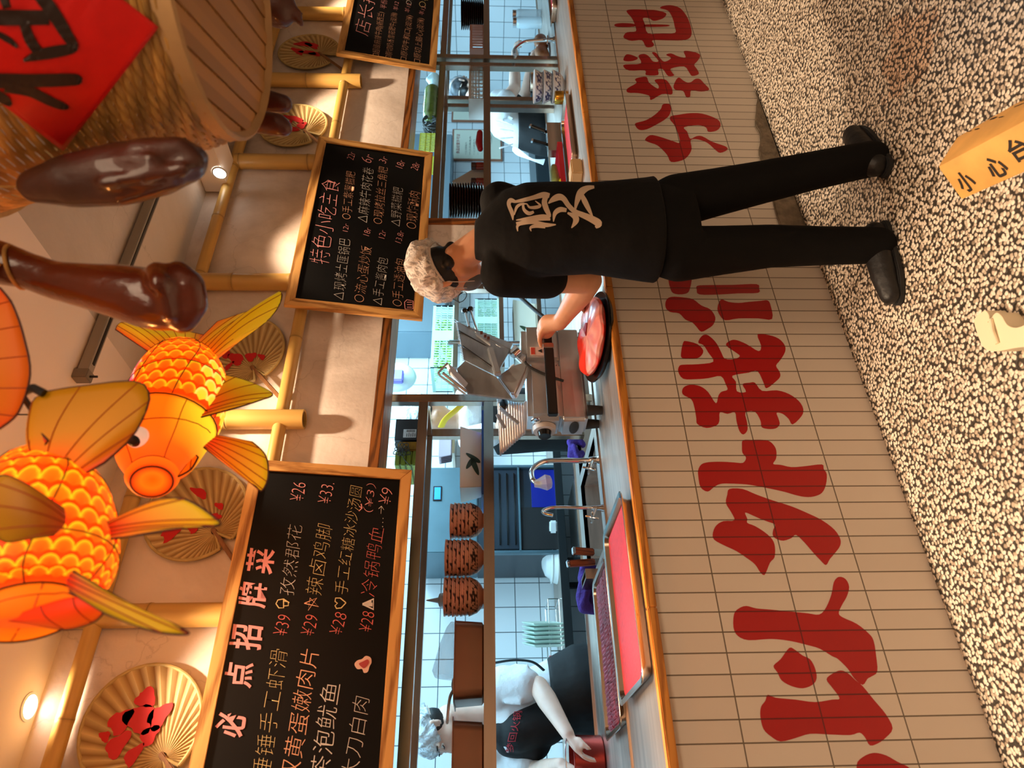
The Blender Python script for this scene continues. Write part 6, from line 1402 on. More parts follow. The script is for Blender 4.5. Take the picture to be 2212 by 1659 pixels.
# ---------------------------------------------------------------- certificates on the back wall
M_paper = mat('certificate_paper', rgb(224, 226, 208), 0.6); M_brf = mat('certificate_frame', rgb(150, 96, 70), 0.4); M_cred = mat('certificate_red', rgb(170, 56, 56), 0.6)
def certificate(label, c0, c1, txt=True):
    a, b = P(*c0, Y=4.985), P(*c1, Y=4.985); x0, x1, z0, z1 = min(a.x, b.x), max(a.x, b.x), min(a.z, b.z), max(a.z, b.z)
    t = thing('certificate', label, 'certificate', ((x0+x1)/2, 4.99, z0))
    MB().box((x0, 4.978, z0), (x1, 4.998, z1)).build('frame', M_brf, t, bevel=0.003)
    MB().box((x0+0.02, 4.975, z0+0.02), (x1-0.02, 4.979, z1-0.02)).build('paper', M_paper, t, smooth=False)
    if txt:
        w = x1-x0; h = z1-z0; n = (0, -1, 0)
        L = lambda s, u0, u1, v, hh, M_: write(s, V((x0+w*u0, 4.9742, z1-h*v)), V((x0+w*u1, 4.9742, z1-h*v)), h*hh, n, M_, t, 'certificate_text', 0.0, 0)
        L('食品经营许可证', 0.18, 0.82, 0.12, 0.07, M_cred)
        for k, (u0, u1, v) in enumerate(((0.15, 0.55, 0.28), (0.15, 0.75, 0.36), (0.15, 0.65, 0.44), (0.15, 0.8, 0.52), (0.15, 0.7, 0.60), (0.5, 0.8, 0.78))): L('一二三四五六七八九'[:6], u0, u1, v, 0.035, M_black)
    return t
certificate('framed cream certificate with red heading on the tiled wall, fully in view', (975, 346), (1084, 281))
certificate('framed certificate on the tiled wall partly behind the rack post', (975, 262), (1084, 215), False)
# ---------------------------------------------------------------- counter end, right
bw = bowl_mesh(seed=6, base=(206, 206, 206), ink=(40, 44, 90), inside=(190, 190, 190))
q = P(1205, 188, Y=2.50)
for k in range(3):
    o = bpy.data.objects.new('patterned_bowl', bw); COL.objects.link(o); o.location = (q.x, 2.50, 0.9265+k*0.055); o.scale = (1.25, 1.25, 1.25); o.rotation_euler = (0, 0, k*1.3)
    tag(o, ('bottom', 'middle', 'top')[k]+' white bowl with dark blue pattern in the short stack beside the gold tin', 'bowl', 'blue patterned bowls on the counter')
q = P(1190, 65, Y=2.75)
t = thing('steel_canister', 'steel canister on the sink table under the rightmost rack', 'canister', (q.x, 3.16, ZT))
MB().lathe([(0.075, 0), (0.078, 0.004), (0.078, 0.14), (0.08, 0.144), (0.074, 0.146), (0.072, 0.02), (0.0005, 0.018)], (q.x, 3.16, ZT), n=32).build('canister_body', M_steel, t)
for k, (y, cc, lab) in enumerate(((36, (186, 120, 80), 'brown'), (12, (176, 110, 70), 'tan'))):
    q = P(1170, y, Y=2.72); me = blob(MB().chain([(V((q.x-0.04, 3.0, ZT+0.05)), 0.05), (V((q.x+0.05, 3.02, ZT+0.06)), 0.055)]), 0.012, 3)
    o = link_mesh('food_bag', me, mat('food_bag_'+lab, rgb(*cc), 0.4, var=0.5, scale=14), loc=(q.x, 3.0, ZT+0.05)); tag(o, f'{lab} plastic bag of food on the table at the far right edge', 'bag')
a = P(1140, 18, Y=3.2)
for k in range(2):
    x = a.x-0.12*k; j = thing('glass_jar', ('glass jar at the far right edge behind the bags of food', 'glass jar behind the grey swan-neck tap')[k], 'jar', (x, 3.26, ZT))
    MB().lathe([(0.045, 0), (0.048, 0.005), (0.048, 0.20), (0.04, 0.22), (0.036, 0.225)], (x, 3.26, ZT), n=28).build('jar_body', mat('jar_clear', rgb(206, 226, 236), 0.1, alpha=0.5), j)
    MB().lathe([(0.042, 0.22), (0.042, 0.25), (0.0005, 0.252)], (x, 3.26, ZT), n=28).build('jar_lid', M_chrome, j)
# plates on a shelf far right
q = P(1080, 102, Y=4.6); o = MB().box((q.x-0.3, 4.45, 1.15), (q.x+0.35, 4.99, 1.17)).build('wall_shelf', M_steel, loc=(q.x, 4.7, 1.15)); tag(o, 'steel wall shelf holding far dark plates at right', 'wall shelf')
plate_stack(q.x, 4.62, 1.1705, 9, 0.0155, 'on the far wall shelf', 'dark plates on the far wall shelf', 1.3)
# dark steel stove row under the far right
o = MB().box((5.0, 4.35, 0), (7.4, 4.98, 0.92)).build('stove_unit', mat('stove_dark', rgb(60, 70, 76), 0.4, 0.6), loc=(6.2, 4.7, 0), bevel=0.01); tag(o, 'dark steel stove unit along the back wall at right', 'stove')
# cutting board and scraps beside the worker
q = P(1232, 378, Y=2.3)
o = MB().box((q.x-0.03, 2.26, 0.9268), (q.x+0.08, 2.36, 0.985)).build('paper_packet', mat('tan_packet', rgb(206, 170, 120), 0.6), loc=(q.x, 2.3, 0.9268), bevel=0.006); tag(o, 'tan paper packet on the counter right beside the worker', 'packet')
q = P(1205, 392, Y=2.75); me = blob(MB().ell((q.x, 2.76, ZT+0.03), 0.04, 0.03, 0.03), 0.006, 2); o = link_mesh('lemon', me, mat('lemon_yellow', rgb(226, 226, 20), 0.4), loc=(q.x, 2.76, ZT+0.03)); tag(o, 'bright yellow-green fruit beside the worker on the sink table', 'fruit')
# ---------------------------------------------------------------- people
def skin(name, c): return mat(name, rgb(*c), 0.5, var=0.12, scale=16, sss=0.15)
M_skin1 = skin('skin_warm', (226, 166, 128)); M_skin2 = skin('skin_pale', (226, 190, 172)); M_skin3 = skin('skin_tan', (196, 150, 124))
M_tee = mat('black_cotton', rgb(12, 11, 11), 0.85, spec=0.25, var=0.25, scale=12, bump=0.9, bscale=9)
M_trs = mat('black_twill', rgb(9, 8, 8), 0.85, spec=0.2, var=0.2, scale=9, bump=0.6, bscale=7)
M_wtee = mat('white_cotton', rgb(222, 226, 230), 0.85, bump=1.0, bscale=13)
M_apron = mat('black_apron', rgb(16, 16, 18), 0.75, bump=0.6, bscale=9)
M_hair = mat('black_hair', rgb(18, 14, 13), 0.45, var=0.3, scale=90, stretch=(1, 1, 0.2))
M_shoe = mat('black_shoe', rgb(16, 15, 16), 0.5, bump=0.3, bscale=40)
def net_mat(name, c, lo):
    """thin gathered film: opaque crinkles, sheer between them"""
    m, N, L, B = nt(name); B.inputs['Base Color'].default_value = rgb(*c); B.inputs['Roughness'].default_value = 0.6
    tc = N.new('ShaderNodeTexCoord'); nz = N.new('ShaderNodeTexNoise'); nz.inputs['Scale'].default_value = 14; nz.inputs['Detail'].default_value = 4; L.new(tc.outputs['Object'], nz.inputs['Vector'])
    mv = N.new('ShaderNodeMix'); mv.data_type = 'RGBA'; mv.inputs[0].default_value = 0.10; L.new(tc.outputs['Object'], mv.inputs[6]); L.new(nz.outputs['Color'], mv.inputs[7])
    mp = N.new('ShaderNodeMapping'); mp.inputs['Scale'].default_value = (1, 1, 0.45); L.new(mv.outputs[2], mp.inputs[0])
    v = N.new('ShaderNodeTexVoronoi'); v.feature = 'DISTANCE_TO_EDGE'; v.inputs['Scale'].default_value = 46; L.new(mp.outputs[0], v.inputs['Vector'])
    r = N.new('ShaderNodeValToRGB'); r.color_ramp.elements[0].position = 0.03; r.color_ramp.elements[1].position = 0.22; r.color_ramp.elements[0].color = (1, 1, 1, 1); r.color_ramp.elements[1].color = (lo, lo, lo, 1)
    L.new(v.outputs['Distance'], r.inputs[0]); L.new(r.outputs[0], B.inputs['Alpha'])
    bp = N.new('ShaderNodeBump'); bp.invert = True; bp.inputs['Strength'].default_value = 0.8; bp.inputs['Distance'].default_value = 0.008; L.new(v.outputs['Distance'], bp.inputs['Height']); L.new(bp.outputs[0], B.inputs['Normal'])
    return m
M_net = net_mat('hair_net', (238, 230, 222), 0.48)
def head(m, c, f, up, s=1.0):
    c, f, up = V(c), V(f).normalized(), V(up); r = f.cross(up).normalized(); u = r.cross(f).normalized()
    M = Matrix(((r.x, f.x, u.x), (r.y, f.y, u.y), (r.z, f.z, u.z)))
    p = lambda a, b, d: c+(r*a+f*b+u*d)*s
    m.ell(p(0, -0.01, 0.02), 0.075*s, 0.095*s, 0.098*s, M); m.ell(p(0, 0.028, -0.035), 0.058*s, 0.066*s, 0.085*s, M)
    m.chain([(p(0, 0.058, -0.098), 0.022*s), (p(0, 0.035, -0.09), 0.040*s)])
    m.chain([(p(-0.05, -0.01, -0.075), 0.022*s), (p(0, 0.05, -0.10), 0.022*s), (p(0.05, -0.01, -0.075), 0.022*s)])
    m.chain([(p(0, 0.090, 0.012), 0.009*s), (p(0, 0.107, -0.024), 0.014*s)]); m.chain([(p(-0.012, 0.094, -0.030), 0.010*s), (p(0.012, 0.094, -0.030), 0.010*s)])
    m.chain([(p(-0.016, 0.088, -0.060), 0.009*s), (p(0.016, 0.088, -0.060), 0.009*s)])
    m.chain([(p(-0.045, 0.076, 0.020), 0.012*s), (p(0.045, 0.076, 0.020), 0.012*s)])
    for k in (-1, 1): m.chain([(p(0.076*k, -0.008, 0.020), 0.012*s), (p(0.083*k, -0.016, 0.010), 0.013*s), (p(0.077*k, -0.006, -0.022), 0.009*s)])
    return p, M
def face(par, p, s=1.0, lids=True):
    m = MB()
    for k in (-1, 1): m.ell(p(0.031*k, 0.078, 0.006), 0.011*s, 0.011*s, 0.010*s)
    m.build('eye', mat('eye_white', rgb(220, 214, 208), 0.3), par)
    m = MB()
    for k in (-1, 1): m.chain([(p(0.018*k, 0.092, 0.004), 0.002*s), (p(0.032*k, 0.0905, 0.001), 0.0026*s), (p(0.045*k, 0.084, 0.004), 0.002*s)], 8)
    m.build('eyelashes', M_hair, par)
    m = MB()
    for k in (-1, 1): m.chain([(p(0.014*k, 0.090, 0.030), 0.003*s), (p(0.034*k, 0.088, 0.034), 0.0035*s), (p(0.052*k, 0.077, 0.028), 0.002*s)], 8)
    m.build('eyebrows', M_hair, par)
    m = MB().chain([(p(-0.020, 0.094, -0.062), 0.004*s), (p(0, 0.098, -0.061), 0.006*s), (p(0.020, 0.094, -0.062), 0.004*s)], 8); m.build('lips', mat('lips', rgb(186, 104, 96), 0.4), par)
def net(par, p, rx=0.10, ry=0.125, rz=0.085, ctr=(0, -0.012, 0.055), lean=0.0, name='hair_net', M_=None, seed=1):
    rnd = random.Random(seed); ph = [rnd.random()*6 for _ in range(10)]; m = MB()
    nu, nv = 96, 40
    def f(i, j):
        a = 2*math.pi*i; b = -0.62+(math.pi/2+0.62)*j
        x, y, z = math.cos(b)*math.cos(a), math.cos(b)*math.sin(a), math.sin(b)
        w = 0.035*math.sin(9*a+3*math.sin(3*b+ph[0])+ph[1])*math.cos(b)+0.025*math.sin(17*a+ph[2]+5*b)*math.cos(b)+0.03*math.sin(7*b+2*math.sin(4*a+ph[3]))+0.018*math.sin(31*a+7*b+ph[4])*(1-j)
        if j < 0.06: w -= 0.10
        k = 1+w
        return p(ctr[0]+rx*x*k, ctr[1]+ry*y*k+lean*z, ctr[2]+rz*z*k)
    m.grid(f, nu, nv, cu=True); o = m.build(name, M_ or M_net, par, ang=3)
    e = MB(); e.tube([f(i/48, 0.02) for i in range(49)], 0.004, 8); e.build('elastic_band', mat('net_band', rgb(214, 200, 188), 0.8), o); return o
def person(me, label, M_): 
    lo = min(v.co.z for v in me.vertices); c = sum((v.co for v in me.vertices), V())/len(me.vertices)
    o = link_mesh('person', me, M_, loc=(c.x, c.y, max(lo, 0.0))); tag(o, label, 'person'); return o
def hand(m, wrist, knuckles, fingers, thumb, r=0.0092):
    for k in knuckles: m.chain([(V(wrist), 0.024), (V(k), 0.0135)], 10)
    for a, b in zip(knuckles, knuckles[1:]): m.chain([(V(a), 0.0125), (V(b), 0.0125)], 10); m.chain([(V(a).lerp(V(wrist), .5), 0.016), (V(b).lerp(V(wrist), .5), 0.016)], 10)
    for f in fingers: m.chain([(V(q), r*(1.1-0.12*i)) for i, q in enumerate(f)], 10)
    m.chain([(V(q), 0.014-0.0018*i) for i, q in enumerate(thumb)], 10)
def ering(c, a, b, rot=0.0, n=32, p=2.3):
    o = []
    for k in range(n):
        t = 2*math.pi*k/n; cx, sy = math.cos(t), math.sin(t)
        x = a*math.copysign(abs(cx)**(2/p), cx); y = b*math.copysign(abs(sy)**(2/p), sy)
        o.append(V(c)+V((x*math.cos(rot)-y*math.sin(rot), x*math.sin(rot)+y*math.cos(rot), 0)))
    return o
def bvh(me, loc): 
    return BVHTree.FromPolygons([v.co+V(loc) for v in me.vertices], [tuple(p.vertices) for p in me.polygons])
def print_on(tree, flat, faces, off, name, M_, par):
    """flat lettering laid on a garment: each point of the print is carried along the view onto the cloth"""
    bm = bmesh.new(); vs = [bm.verts.new((x, y, 0)) for x, y in flat]
    for f in faces:
        try: bm.faces.new([vs[i] for i in f])
        except ValueError: pass
    bmesh.ops.triangulate(bm, faces=bm.faces)
    for _ in range(2): bmesh.ops.subdivide_edges(bm, edges=[e for e in bm.edges if e.calc_length() > 6], cuts=1)
    bmesh.ops.triangulate(bm, faces=bm.faces)
    dead = []
    for v in bm.verts:
        r = ray(v.co.x, v.co.y).normalized(); h = tree.ray_cast(CAM, r)
        if h[0] is None: dead.append(v); continue
        n = h[1] if h[1].dot(r) < 0 else -h[1]
        v.co = h[0]+n*off
    bmesh.ops.delete(bm, geom=dead, context='VERTS')
    bmesh.ops.recalc_face_normals(bm, faces=bm.faces)
    me = bpy.data.meshes.new('m'); bm.to_mesh(me); bm.free()
    return link_mesh(name, me, M_, par)
# ---- worker at the counter, seen from behind
m = MB()
Hc = P(968, 588, Y=1.97); HF = V((-0.10, 0.83, -0.55)); HU = V((0, 0.4, 0.9))
hp, HM = head(m, Hc, HF, HU, 1.0)
neck0 = V((1.885, 1.825, 1.40))
m.chain([(neck0, 0.060), (hp(0, -0.035, -0.06), 0.056)])
SL, SR = V((1.722, 1.845, 1.352)), V((2.055, 1.80, 1.36))
EL = P(1272, 606, Y=1.985); WL = P(1210, 696, Y=2.265)
ER, WR = V((2.06, 1.89, 1.09)), V((1.985, 2.14, 1.02))
m.chain([(SL, 0.060), (SL.lerp(EL, .5), 0.056), (EL, 0.051), (EL.lerp(WL, .28), 0.053), (EL.lerp(WL, .7), 0.040), (WL, 0.033)])
m.chain([(SR, 0.058), (SR.lerp(ER, .5), 0.050), (ER, 0.042), (ER.lerp(WR, .3), 0.043), (WR, 0.027)])
m.rings([ering((1.80, 1.70, 0.82), .15, .11), ering((1.805, 1.70, 0.95), .15, .105), ering((1.82, 1.715, 1.05), .14, .10), ering((1.865, 1.765, 1.27), .165, .10), ering((1.885, 1.79, 1.36), .15, .08), ering((1.885, 1.81, 1.41), .07, .06)])
hL, kL, aL = P(1430, 552, Y=1.70), P(1662, 532, Y=1.72), P(1885, 530, Y=1.715)
hR, kR, aR = P(1425, 442, Y=1.68), P(1650, 393, Y=1.63), P(1872, 343, Y=1.575)
for h, k, a in ((hL, kL, aL), (hR, kR, aR)): m.chain([(V((1.80+(h.x-1.8)*.5, 1.70, 0.84)), 0.085), (h.lerp(k, 0.2), 0.065), (k, 0.055), (a, 0.04)])
toeL = P(1925, 646, Z=0.035); toeR = V((2.17, 1.60, 0.035))
for a, t in ((aL, toeL), (aR, toeR)): m.chain([(a, 0.04), (V((a.x, a.y, 0.05)), 0.04), (t.lerp(V((a.x, a.y, 0.04)), .25), 0.032)])
X0 = 1.850; zb = 1.142
kn, fg = [], []
for i in range(4):
    x = 1.852+i*0.0205; dz = (0.004, 0.008, 0.006, 0.0)[i]
    kn.append((x, 2.338, 1.170+dz)); fg.append([(x, 2.338, 1.170+dz), (x-0.001, 2.372, 1.180+dz*.5), (x-0.001, 2.404, 1.173), (x, 2.414, 1.150), (x+0.001, 2.410, 1.130+0.002*i)])
hand(m, WL, kn, fg, [(1.860, 2.300, 1.160), (1.842, 2.330, 1.178), (1.826, 2.358, 1.182), (1.812, 2.382, 1.174)])
m.ell((1.884, 2.352, 1.150), 0.045, 0.042, 0.038); m.ell((1.905, 2.335, 1.112), 0.038, 0.036, 0.040); m.chain([(WL, 0.034), (V((1.880, 2.31, 1.145)), 0.040)])
kn = [(1.965-0.02*i, 2.21, 1.015) for i in range(4)]
hand(m, WR, kn, [[k, (k[0]-.004, 2.245, 1.005), (k[0]-.008, 2.27, 0.985), (k[0]-.01, 2.28, 0.965)] for k in kn], [(1.985, 2.17, 1.01), (1.992, 2.21, 0.995), (1.975, 2.24, 0.98)])
w1 = person(blob(m, 0.0065, 3), 'person in black T-shirt and trousers with back turned, leaning to the slicer in a hairnet', M_skin1)
# black T-shirt
m = MB()
m.rings([ering((1.80, 1.695, 0.825), .196, .150, -0.05), ering((1.80, 1.697, 0.86), .192, .148), ering((1.805, 1.70, 0.95), .182, .138), ering((1.822, 1.712, 1.05), .172, .128), ering((1.843, 1.735, 1.16), .182, .130), ering((1.868, 1.765, 1.27), .190, .126), ering((1.885, 1.79, 1.345), .172, .106), ering((1.887, 1.805, 1.395), .128, .085), ering((1.884, 1.825, 1.435), .080, .072), ering((1.880, 1.835, 1.452), .070, .066)])
sleL = SL.lerp(EL, 0.50); sleR = SR.lerp(ER, 0.42)
m.chain([(SL.lerp(V((1.86, 1.79, 1.34)), .35), 0.078), (SL, 0.080), (SL.lerp(sleL, .55), 0.080), (sleL, 0.078)], 20)
m.chain([(SR.lerp(V((1.9, 1.79, 1.34)), .35), 0.075), (SR, 0.074), (sleR, 0.066)], 20)
# drape folds under the left sleeve and across the back
rnd = random.Random(11)
for k in range(6): a = SL.lerp(sleL, 0.15+0.14*k); m.chain([(a+V((-0.03, -0.055, 0.0)), 0.012), (a+V((0.03, -0.062, -0.05)), 0.010), (a+V((0.10, -0.10, -0.10)), 0.006)], 8)
tee = blob(m, 0.008, 4)
cut = lambda c, n: (c-sleL).dot((EL-SL).normalized()) < 0.02 or c.x > 1.84 or c.y < 1.80
teeo = link_mesh('black_tshirt', tee, M_tee, w1)
tree = bvh(tee, BASE[teeo.name])
z2p = lambda pts: [(860+x/5.027, 220+y/5.027) for x, y in pts]
BACK = [[(2130,930,30),(2050,945,60),(1985,990,78),(1945,1080,52),(1918,1195,12)], [(1985,1000,40),(2030,1090,58),(2075,1180,42),(2118,1258,8)],
 [(1632,1108,12),(1690,1062,60),(1750,1038,72),(1800,1060,58),(1850,1130,52),(1920,1195,52),(2010,1235,62),(2100,1275,74),(2178,1325,78),(2145,1368,26)],
 [(1688,1305,8),(1705,1215,46),(1760,1175,56),(1830,1182,40)], [(1840,1210,20),(1920,1250,62),(1930,1300,60),(1883,1372,10)],
 [(1250,1288,10),(1240,1210,42),(1205,1120,42),(1225,1075,52),(1275,1090,30)], [(1270,1090,28),(1370,1070,42),(1470,1045,48),(1580,1015,62),(1645,1025,50)],
 [(1612,1020,52),(1590,1090,58),(1608,1160,58),(1640,1245,42),(1560,1250,48),(1430,1270,42),(1285,1288,12)], [(1265,1232,10),(1290,1150,32),(1340,1115,26),(1400,1112,12)],
 [(1360,1100,20),(1368,1170,32),(1420,1215,42),(1475,1198,28)], [(1400,1110,10),(1430,1150,26),(1500,1150,38),(1545,1130,26),(1490,1080,8)],
 [(1285,1322,24),(1400,1300,36),(1530,1275,42),(1655,1280,24)], [(1302,1408,10),(1300,1350,30),(1350,1325,32),(1480,1312,36),(1600,1340,48),(1715,1336,12)], [(1447,1408,8),(1440,1370,26),(1500,1350,42),(1600,1362,30)]]
flat, faces = [], []
for st_ in BACK:
    q = catmull([V(((860+x/5.027), (220+y/5.027), w/5.027/2)) for x, y, w in st_], 5); n0 = len(flat)
    for i, p in enumerate(q):
        d = q[min(i+1, len(q)-1)]-q[max(i-1, 0)]; d.z = 0; d.normalize()
        flat += [(p.x-d.y*p.z, p.y+d.x*p.z), (p.x+d.y*p.z, p.y-d.x*p.z)]
    for i in range(len(q)-1): faces.append((n0+2*i, n0+2*i+2, n0+2*i+3, n0+2*i+1))
print_on(tree, flat, faces, 0.0022, 'back_lettering', mat('cream_print', rgb(206, 182, 156), 0.7), teeo)
# trousers
m = MB()
m.rings([ering((1.80, 1.695, 0.70), .165, .115), ering((1.80, 1.695, 0.78), .172, .128), ering((1.80, 1.697, 0.86), .170, .130), ering((1.803, 1.70, 0.95), .160, .118)])
for h, k, a, sx in ((hL, kL, aL, -1), (hR, kR, aR, 1)):
    m.chain([(V((1.80+0.085*sx, 1.70, 0.80)), 0.100), (h.lerp(k, 0.15), 0.094), (h.lerp(k, .55), 0.084), (k, 0.075), (k.lerp(a, .5), 0.068), (a.lerp(V((a.x, a.y, 0)), .3), 0.064)], 20)
link_mesh('black_trousers', blob(m, 0.009, 5), M_trs, w1)
for a, t in ((aL, toeL), (aR, toeR)):
    m = MB(); d = V((t.x-a.x, t.y-a.y, 0)); d.normalize(); hl = V((a.x, a.y, 0))-d*0.045
    m.chain([(hl+V((0, 0, 0.045)), 0.043), (hl+d*0.09+V((0, 0, 0.046)), 0.046), (hl+d*0.17+V((0, 0, 0.040)), 0.044), (hl+d*0.235+V((0, 0, 0.034)), 0.036)], 16); m.chain([(hl+d*0.03+V((0, 0, 0.05)), 0.048), (V((a.x, a.y, 0.10)), 0.050)], 16)
    me = blob(m, 0.007, 3)
    for v in me.vertices: v.co.z = max(v.co.z, 0.0)
    so = link_mesh('black_shoe', me, M_shoe, w1)
    s_ = MB(); sd = V((-d.y, d.x, 0))
    outl = closed_spline([hl-d*0.045, hl-d*0.03+sd*0.035, hl+d*0.06+sd*0.042, hl+d*0.17+sd*0.050, hl+d*0.25+sd*0.030, hl+d*0.275, hl+d*0.25-sd*0.030, hl+d*0.17-sd*0.050, hl+d*0.06-sd*0.042, hl-d*0.03-sd*0.035], 4)
    s_.poly([V((q.x, q.y, 0.022)) for q in outl], (0, 0, -1), 0.0215); s_.build('rubber_sole', M_rubber, so, bevel=0.004)
# hair at the nape, hair net, mask, glasses
m = MB(); m.ell(hp(0, -0.020, 0.018), 0.083, 0.098, 0.092, HM); m.chain([(hp(-0.045, -0.065, -0.055), 0.022), (hp(0.045, -0.065, -0.055), 0.022)]); m.chain([(hp(0.06, 0.0, -0.02), 0.02), (hp(0.068, 0.018, -0.03), 0.010)]); m.chain([(hp(-0.06, 0.0, -0.02), 0.02), (hp(-0.068, 0.018, -0.03), 0.010)])
link_mesh('short_hair', blob(m, 0.006, 3), M_hair, w1)
net(w1, hp, 0.107, 0.132, 0.098, (0, -0.030, 0.040))
m = MB(); m.ell(hp(0, 0.060, -0.062), 0.062, 0.050, 0.050, HM); me = blob(m, 0.006, 3)
mk = link_mesh('face_mask', me, mat('mask_grey', rgb(96, 104, 112), 0.7, bump=0.3, bscale=30), w1)
m = MB()
for k in (-1, 1):
    m.tube(catmull([hp(0.058*k, 0.060, -0.050), hp(0.078*k, 0.02, -0.02), hp(0.086*k, -0.020, 0.0)], 6), 0.0018, 6); m.tube(catmull([hp(0.052*k, 0.050, -0.090), hp(0.075*k, 0.01, -0.055), hp(0.084*k, -0.022, -0.02)], 6), 0.0018, 6)
m.build('ear_loop', mat('mask_loop', rgb(214, 206, 200), 0.7), mk)
m = MB()
for k in (-1, 1):
    m.tube([hp(0.084*k, -0.015, 0.022), hp(0.080*k, 0.05, 0.020), hp(0.066*k, 0.104, 0.014)], 0.0022, 6)
    m.tube([hp(0.036*k+0.026*math.cos(2*math.pi*i/20), 0.106, 0.006+0.021*math.sin(2*math.pi*i/20)) for i in range(21)], 0.0016, 6)
m.tube([hp(-0.012, 0.108, 0.010), hp(0.012, 0.108, 0.010)], 0.0016, 6)
m.build('glasses', M_blackgloss, w1); face(w1, hp)
# wrist watch band is not worn; ---- cook at left inside the kitchen
def cook(label, hc, f, up, neck, sh, arms, torso, M_s, net_kw, hair=True, vox=0.009, hands=()):
    m = MB(); p, HM_ = head(m, hc, f, up, 1.0)
    m.chain([(V(neck), 0.058), (p(0, -0.035, -0.07), 0.054)])
    for ch in arms: m.chain(ch, 14)
    for h in hands: hand(m, *h)
    m.rings([ering(c, a*0.86, b*0.86, r) for c, a, b, r in torso])
    lg = torso[0][0]
    for k in (-0.09, 0.09): m.chain([(V(lg)+V((k, 0, 0.02)), 0.08), (V((lg[0]+k, lg[1], 0.48)), 0.055), (V((lg[0]+k, lg[1], 0.07)), 0.045), (V((lg[0]+k, lg[1]-0.10, 0.04)), 0.035)], 12)
    return person(blob(m, vox, 3), label, M_s), p, HM_
S1, E1, W1 = P(1088, 1478, Y=3.50), P(1163, 1482, Y=3.42), P(1228, 1588, Y=3.245)
S2, E2, W2 = P(1085, 1640, Y=3.72), P(1165, 1668, Y=3.58), P(1212, 1652, Y=3.30)
hcA = P(944, 1580, Y=3.56); nkA = P(1040, 1545, Y=3.60)
torA = [(tuple(P(1330, 1480, Y=3.72)), .20, .15, 0.5), (tuple(P(1240, 1482, Y=3.70)), .19, .15, 0.5), (tuple(P(1160, 1520, Y=3.66)), .185, .14, 0.5), (tuple(P(1095, 1545, Y=3.62)), .19, .125, 0.5), (tuple(P(1060, 1550, Y=3.61)), .12, .09, 0.5)]
potc = P(1300, 1642, Z=0.92); px, py = potc.x, potc.y; pz = 1.045
ktl = V((px+0.05, py-0.03, pz+0.006))
kA = [(W1.x-0.060+0.006*i, W1.y-0.035+0.018*i, W1.z-0.028) for i in range(4)]
fA = [[k, (k[0]-0.028, k[1]-0.010, k[2]-0.022), (k[0]-0.040, k[1]-0.014, k[2]-0.050), (k[0]-0.044, k[1]-0.012, k[2]-0.072)] for k in kA]
wA, pA, HA = cook('person in white T-shirt and black apron at left, one hand on a pot', hcA, V((-0.86, -0.22, -0.46)), V((-0.35, 0, 0.93)), nkA, None,
 [[(S1, 0.06), (S1.lerp(E1, .5), 0.052), (E1, 0.045), (E1.lerp(W1, .3), 0.047), (E1.lerp(W1, .75), 0.034), (W1, 0.028)], [(S2, 0.06), (E2, 0.045), (E2.lerp(W2, .3), 0.046), (W2, 0.028)]], torA, M_skin2, {},
 hands=[(W1, kA, fA, [(W1.x-0.02, W1.y-0.03, W1.z-0.035), (W1.x-0.045, W1.y-0.055, W1.z-0.055), (W1.x-0.060, W1.y-0.06, W1.z-0.075)]), (W2, [(W2.x-0.05+.004*i, W2.y-0.05-.004*i, W2.z-0.02-0.018*i) for i in range(4)], [[(W2.x-0.05+.004*i, W2.y-0.05-.004*i, W2.z-0.02-0.018*i), (W2.x-0.055, W2.y-0.085, W2.z-0.03-0.018*i), (W2.x-0.04, W2.y-0.105, W2.z-0.03-0.018*i)] for i in range(4)], [(W2.x-0.02, W2.y-0.02, W2.z), (W2.x-0.05, W2.y-0.05, W2.z+0.01)])])
face(wA, pA)
m = MB(); m.ell(pA(0, -0.022, 0.012), 0.080, 0.092, 0.086, HA); link_mesh('short_hair', blob(m, 0.007, 3), M_hair, wA)
M_netc = net_mat('hair_net_cool', (214, 228, 238), 0.5)
net(wA, pA, 0.098, 0.118, 0.090, (0, -0.028, 0.042), M_=M_netc, seed=4)
m = MB(); m.rings([ering(c, a*1.0, b*1.0, r) for c, a, b, r in torA[1:]])
m.chain([(S1.lerp(V(nkA), .3), 0.085), (S1, 0.085), (S1.lerp(E1, .62), 0.078)], 20); m.chain([(S2.lerp(V(nkA), .3), 0.085), (S2, 0.085), (S2.lerp(E2, .62), 0.074)], 20)
for k in range(5): a = S1.lerp(E1, 0.1*k); m.chain([(a+V((-0.09, -0.05, -0.01)), 0.010), (a+V((0.0, -0.082, -0.03)), 0.010), (a+V((0.08, -0.05, -0.05)), 0.006)], 8)
link_mesh('white_tshirt', blob(m, 0.009, 3), M_wtee, wA)
m = MB(); m.rings([ering(P(1420, 1500, Y=3.72), .24, .19, .5), ering(P(1330, 1480, Y=3.70), .235, .19, .5), ering(P(1240, 1488, Y=3.68), .212, .175, .5), ering(P(1185, 1510, Y=3.66), .192, .155, .5)])
m.chain([(P(1180, 1560, Y=3.55), 0.10), (P(1120, 1580, Y=3.53), 0.09), (P(1085, 1580, Y=3.54), 0.06)], 18)
m.chain([(P(1150, 1600, Y=3.60), 0.09), (P(1100, 1600, Y=3.58), 0.07)], 18)
apA = blob(m, 0.009, 4); apo = link_mesh('black_apron', apA, M_apron, wA)
trA = bvh(apA, BASE[apo.name])
g = glyphs('梦回火锅', 0.0); xs = [v.co.x for v in g.vertices]; ys = [v.co.y for v in g.vertices]
flat = []
for v in g.vertices:
    t = (v.co.x-min(xs))/(max(xs)-min(xs)); k = (v.co.y-min(ys))/(max(ys)-min(ys)); flat.append((1100+22*t*0.9+18*(0.5-k), 1625-88*t))
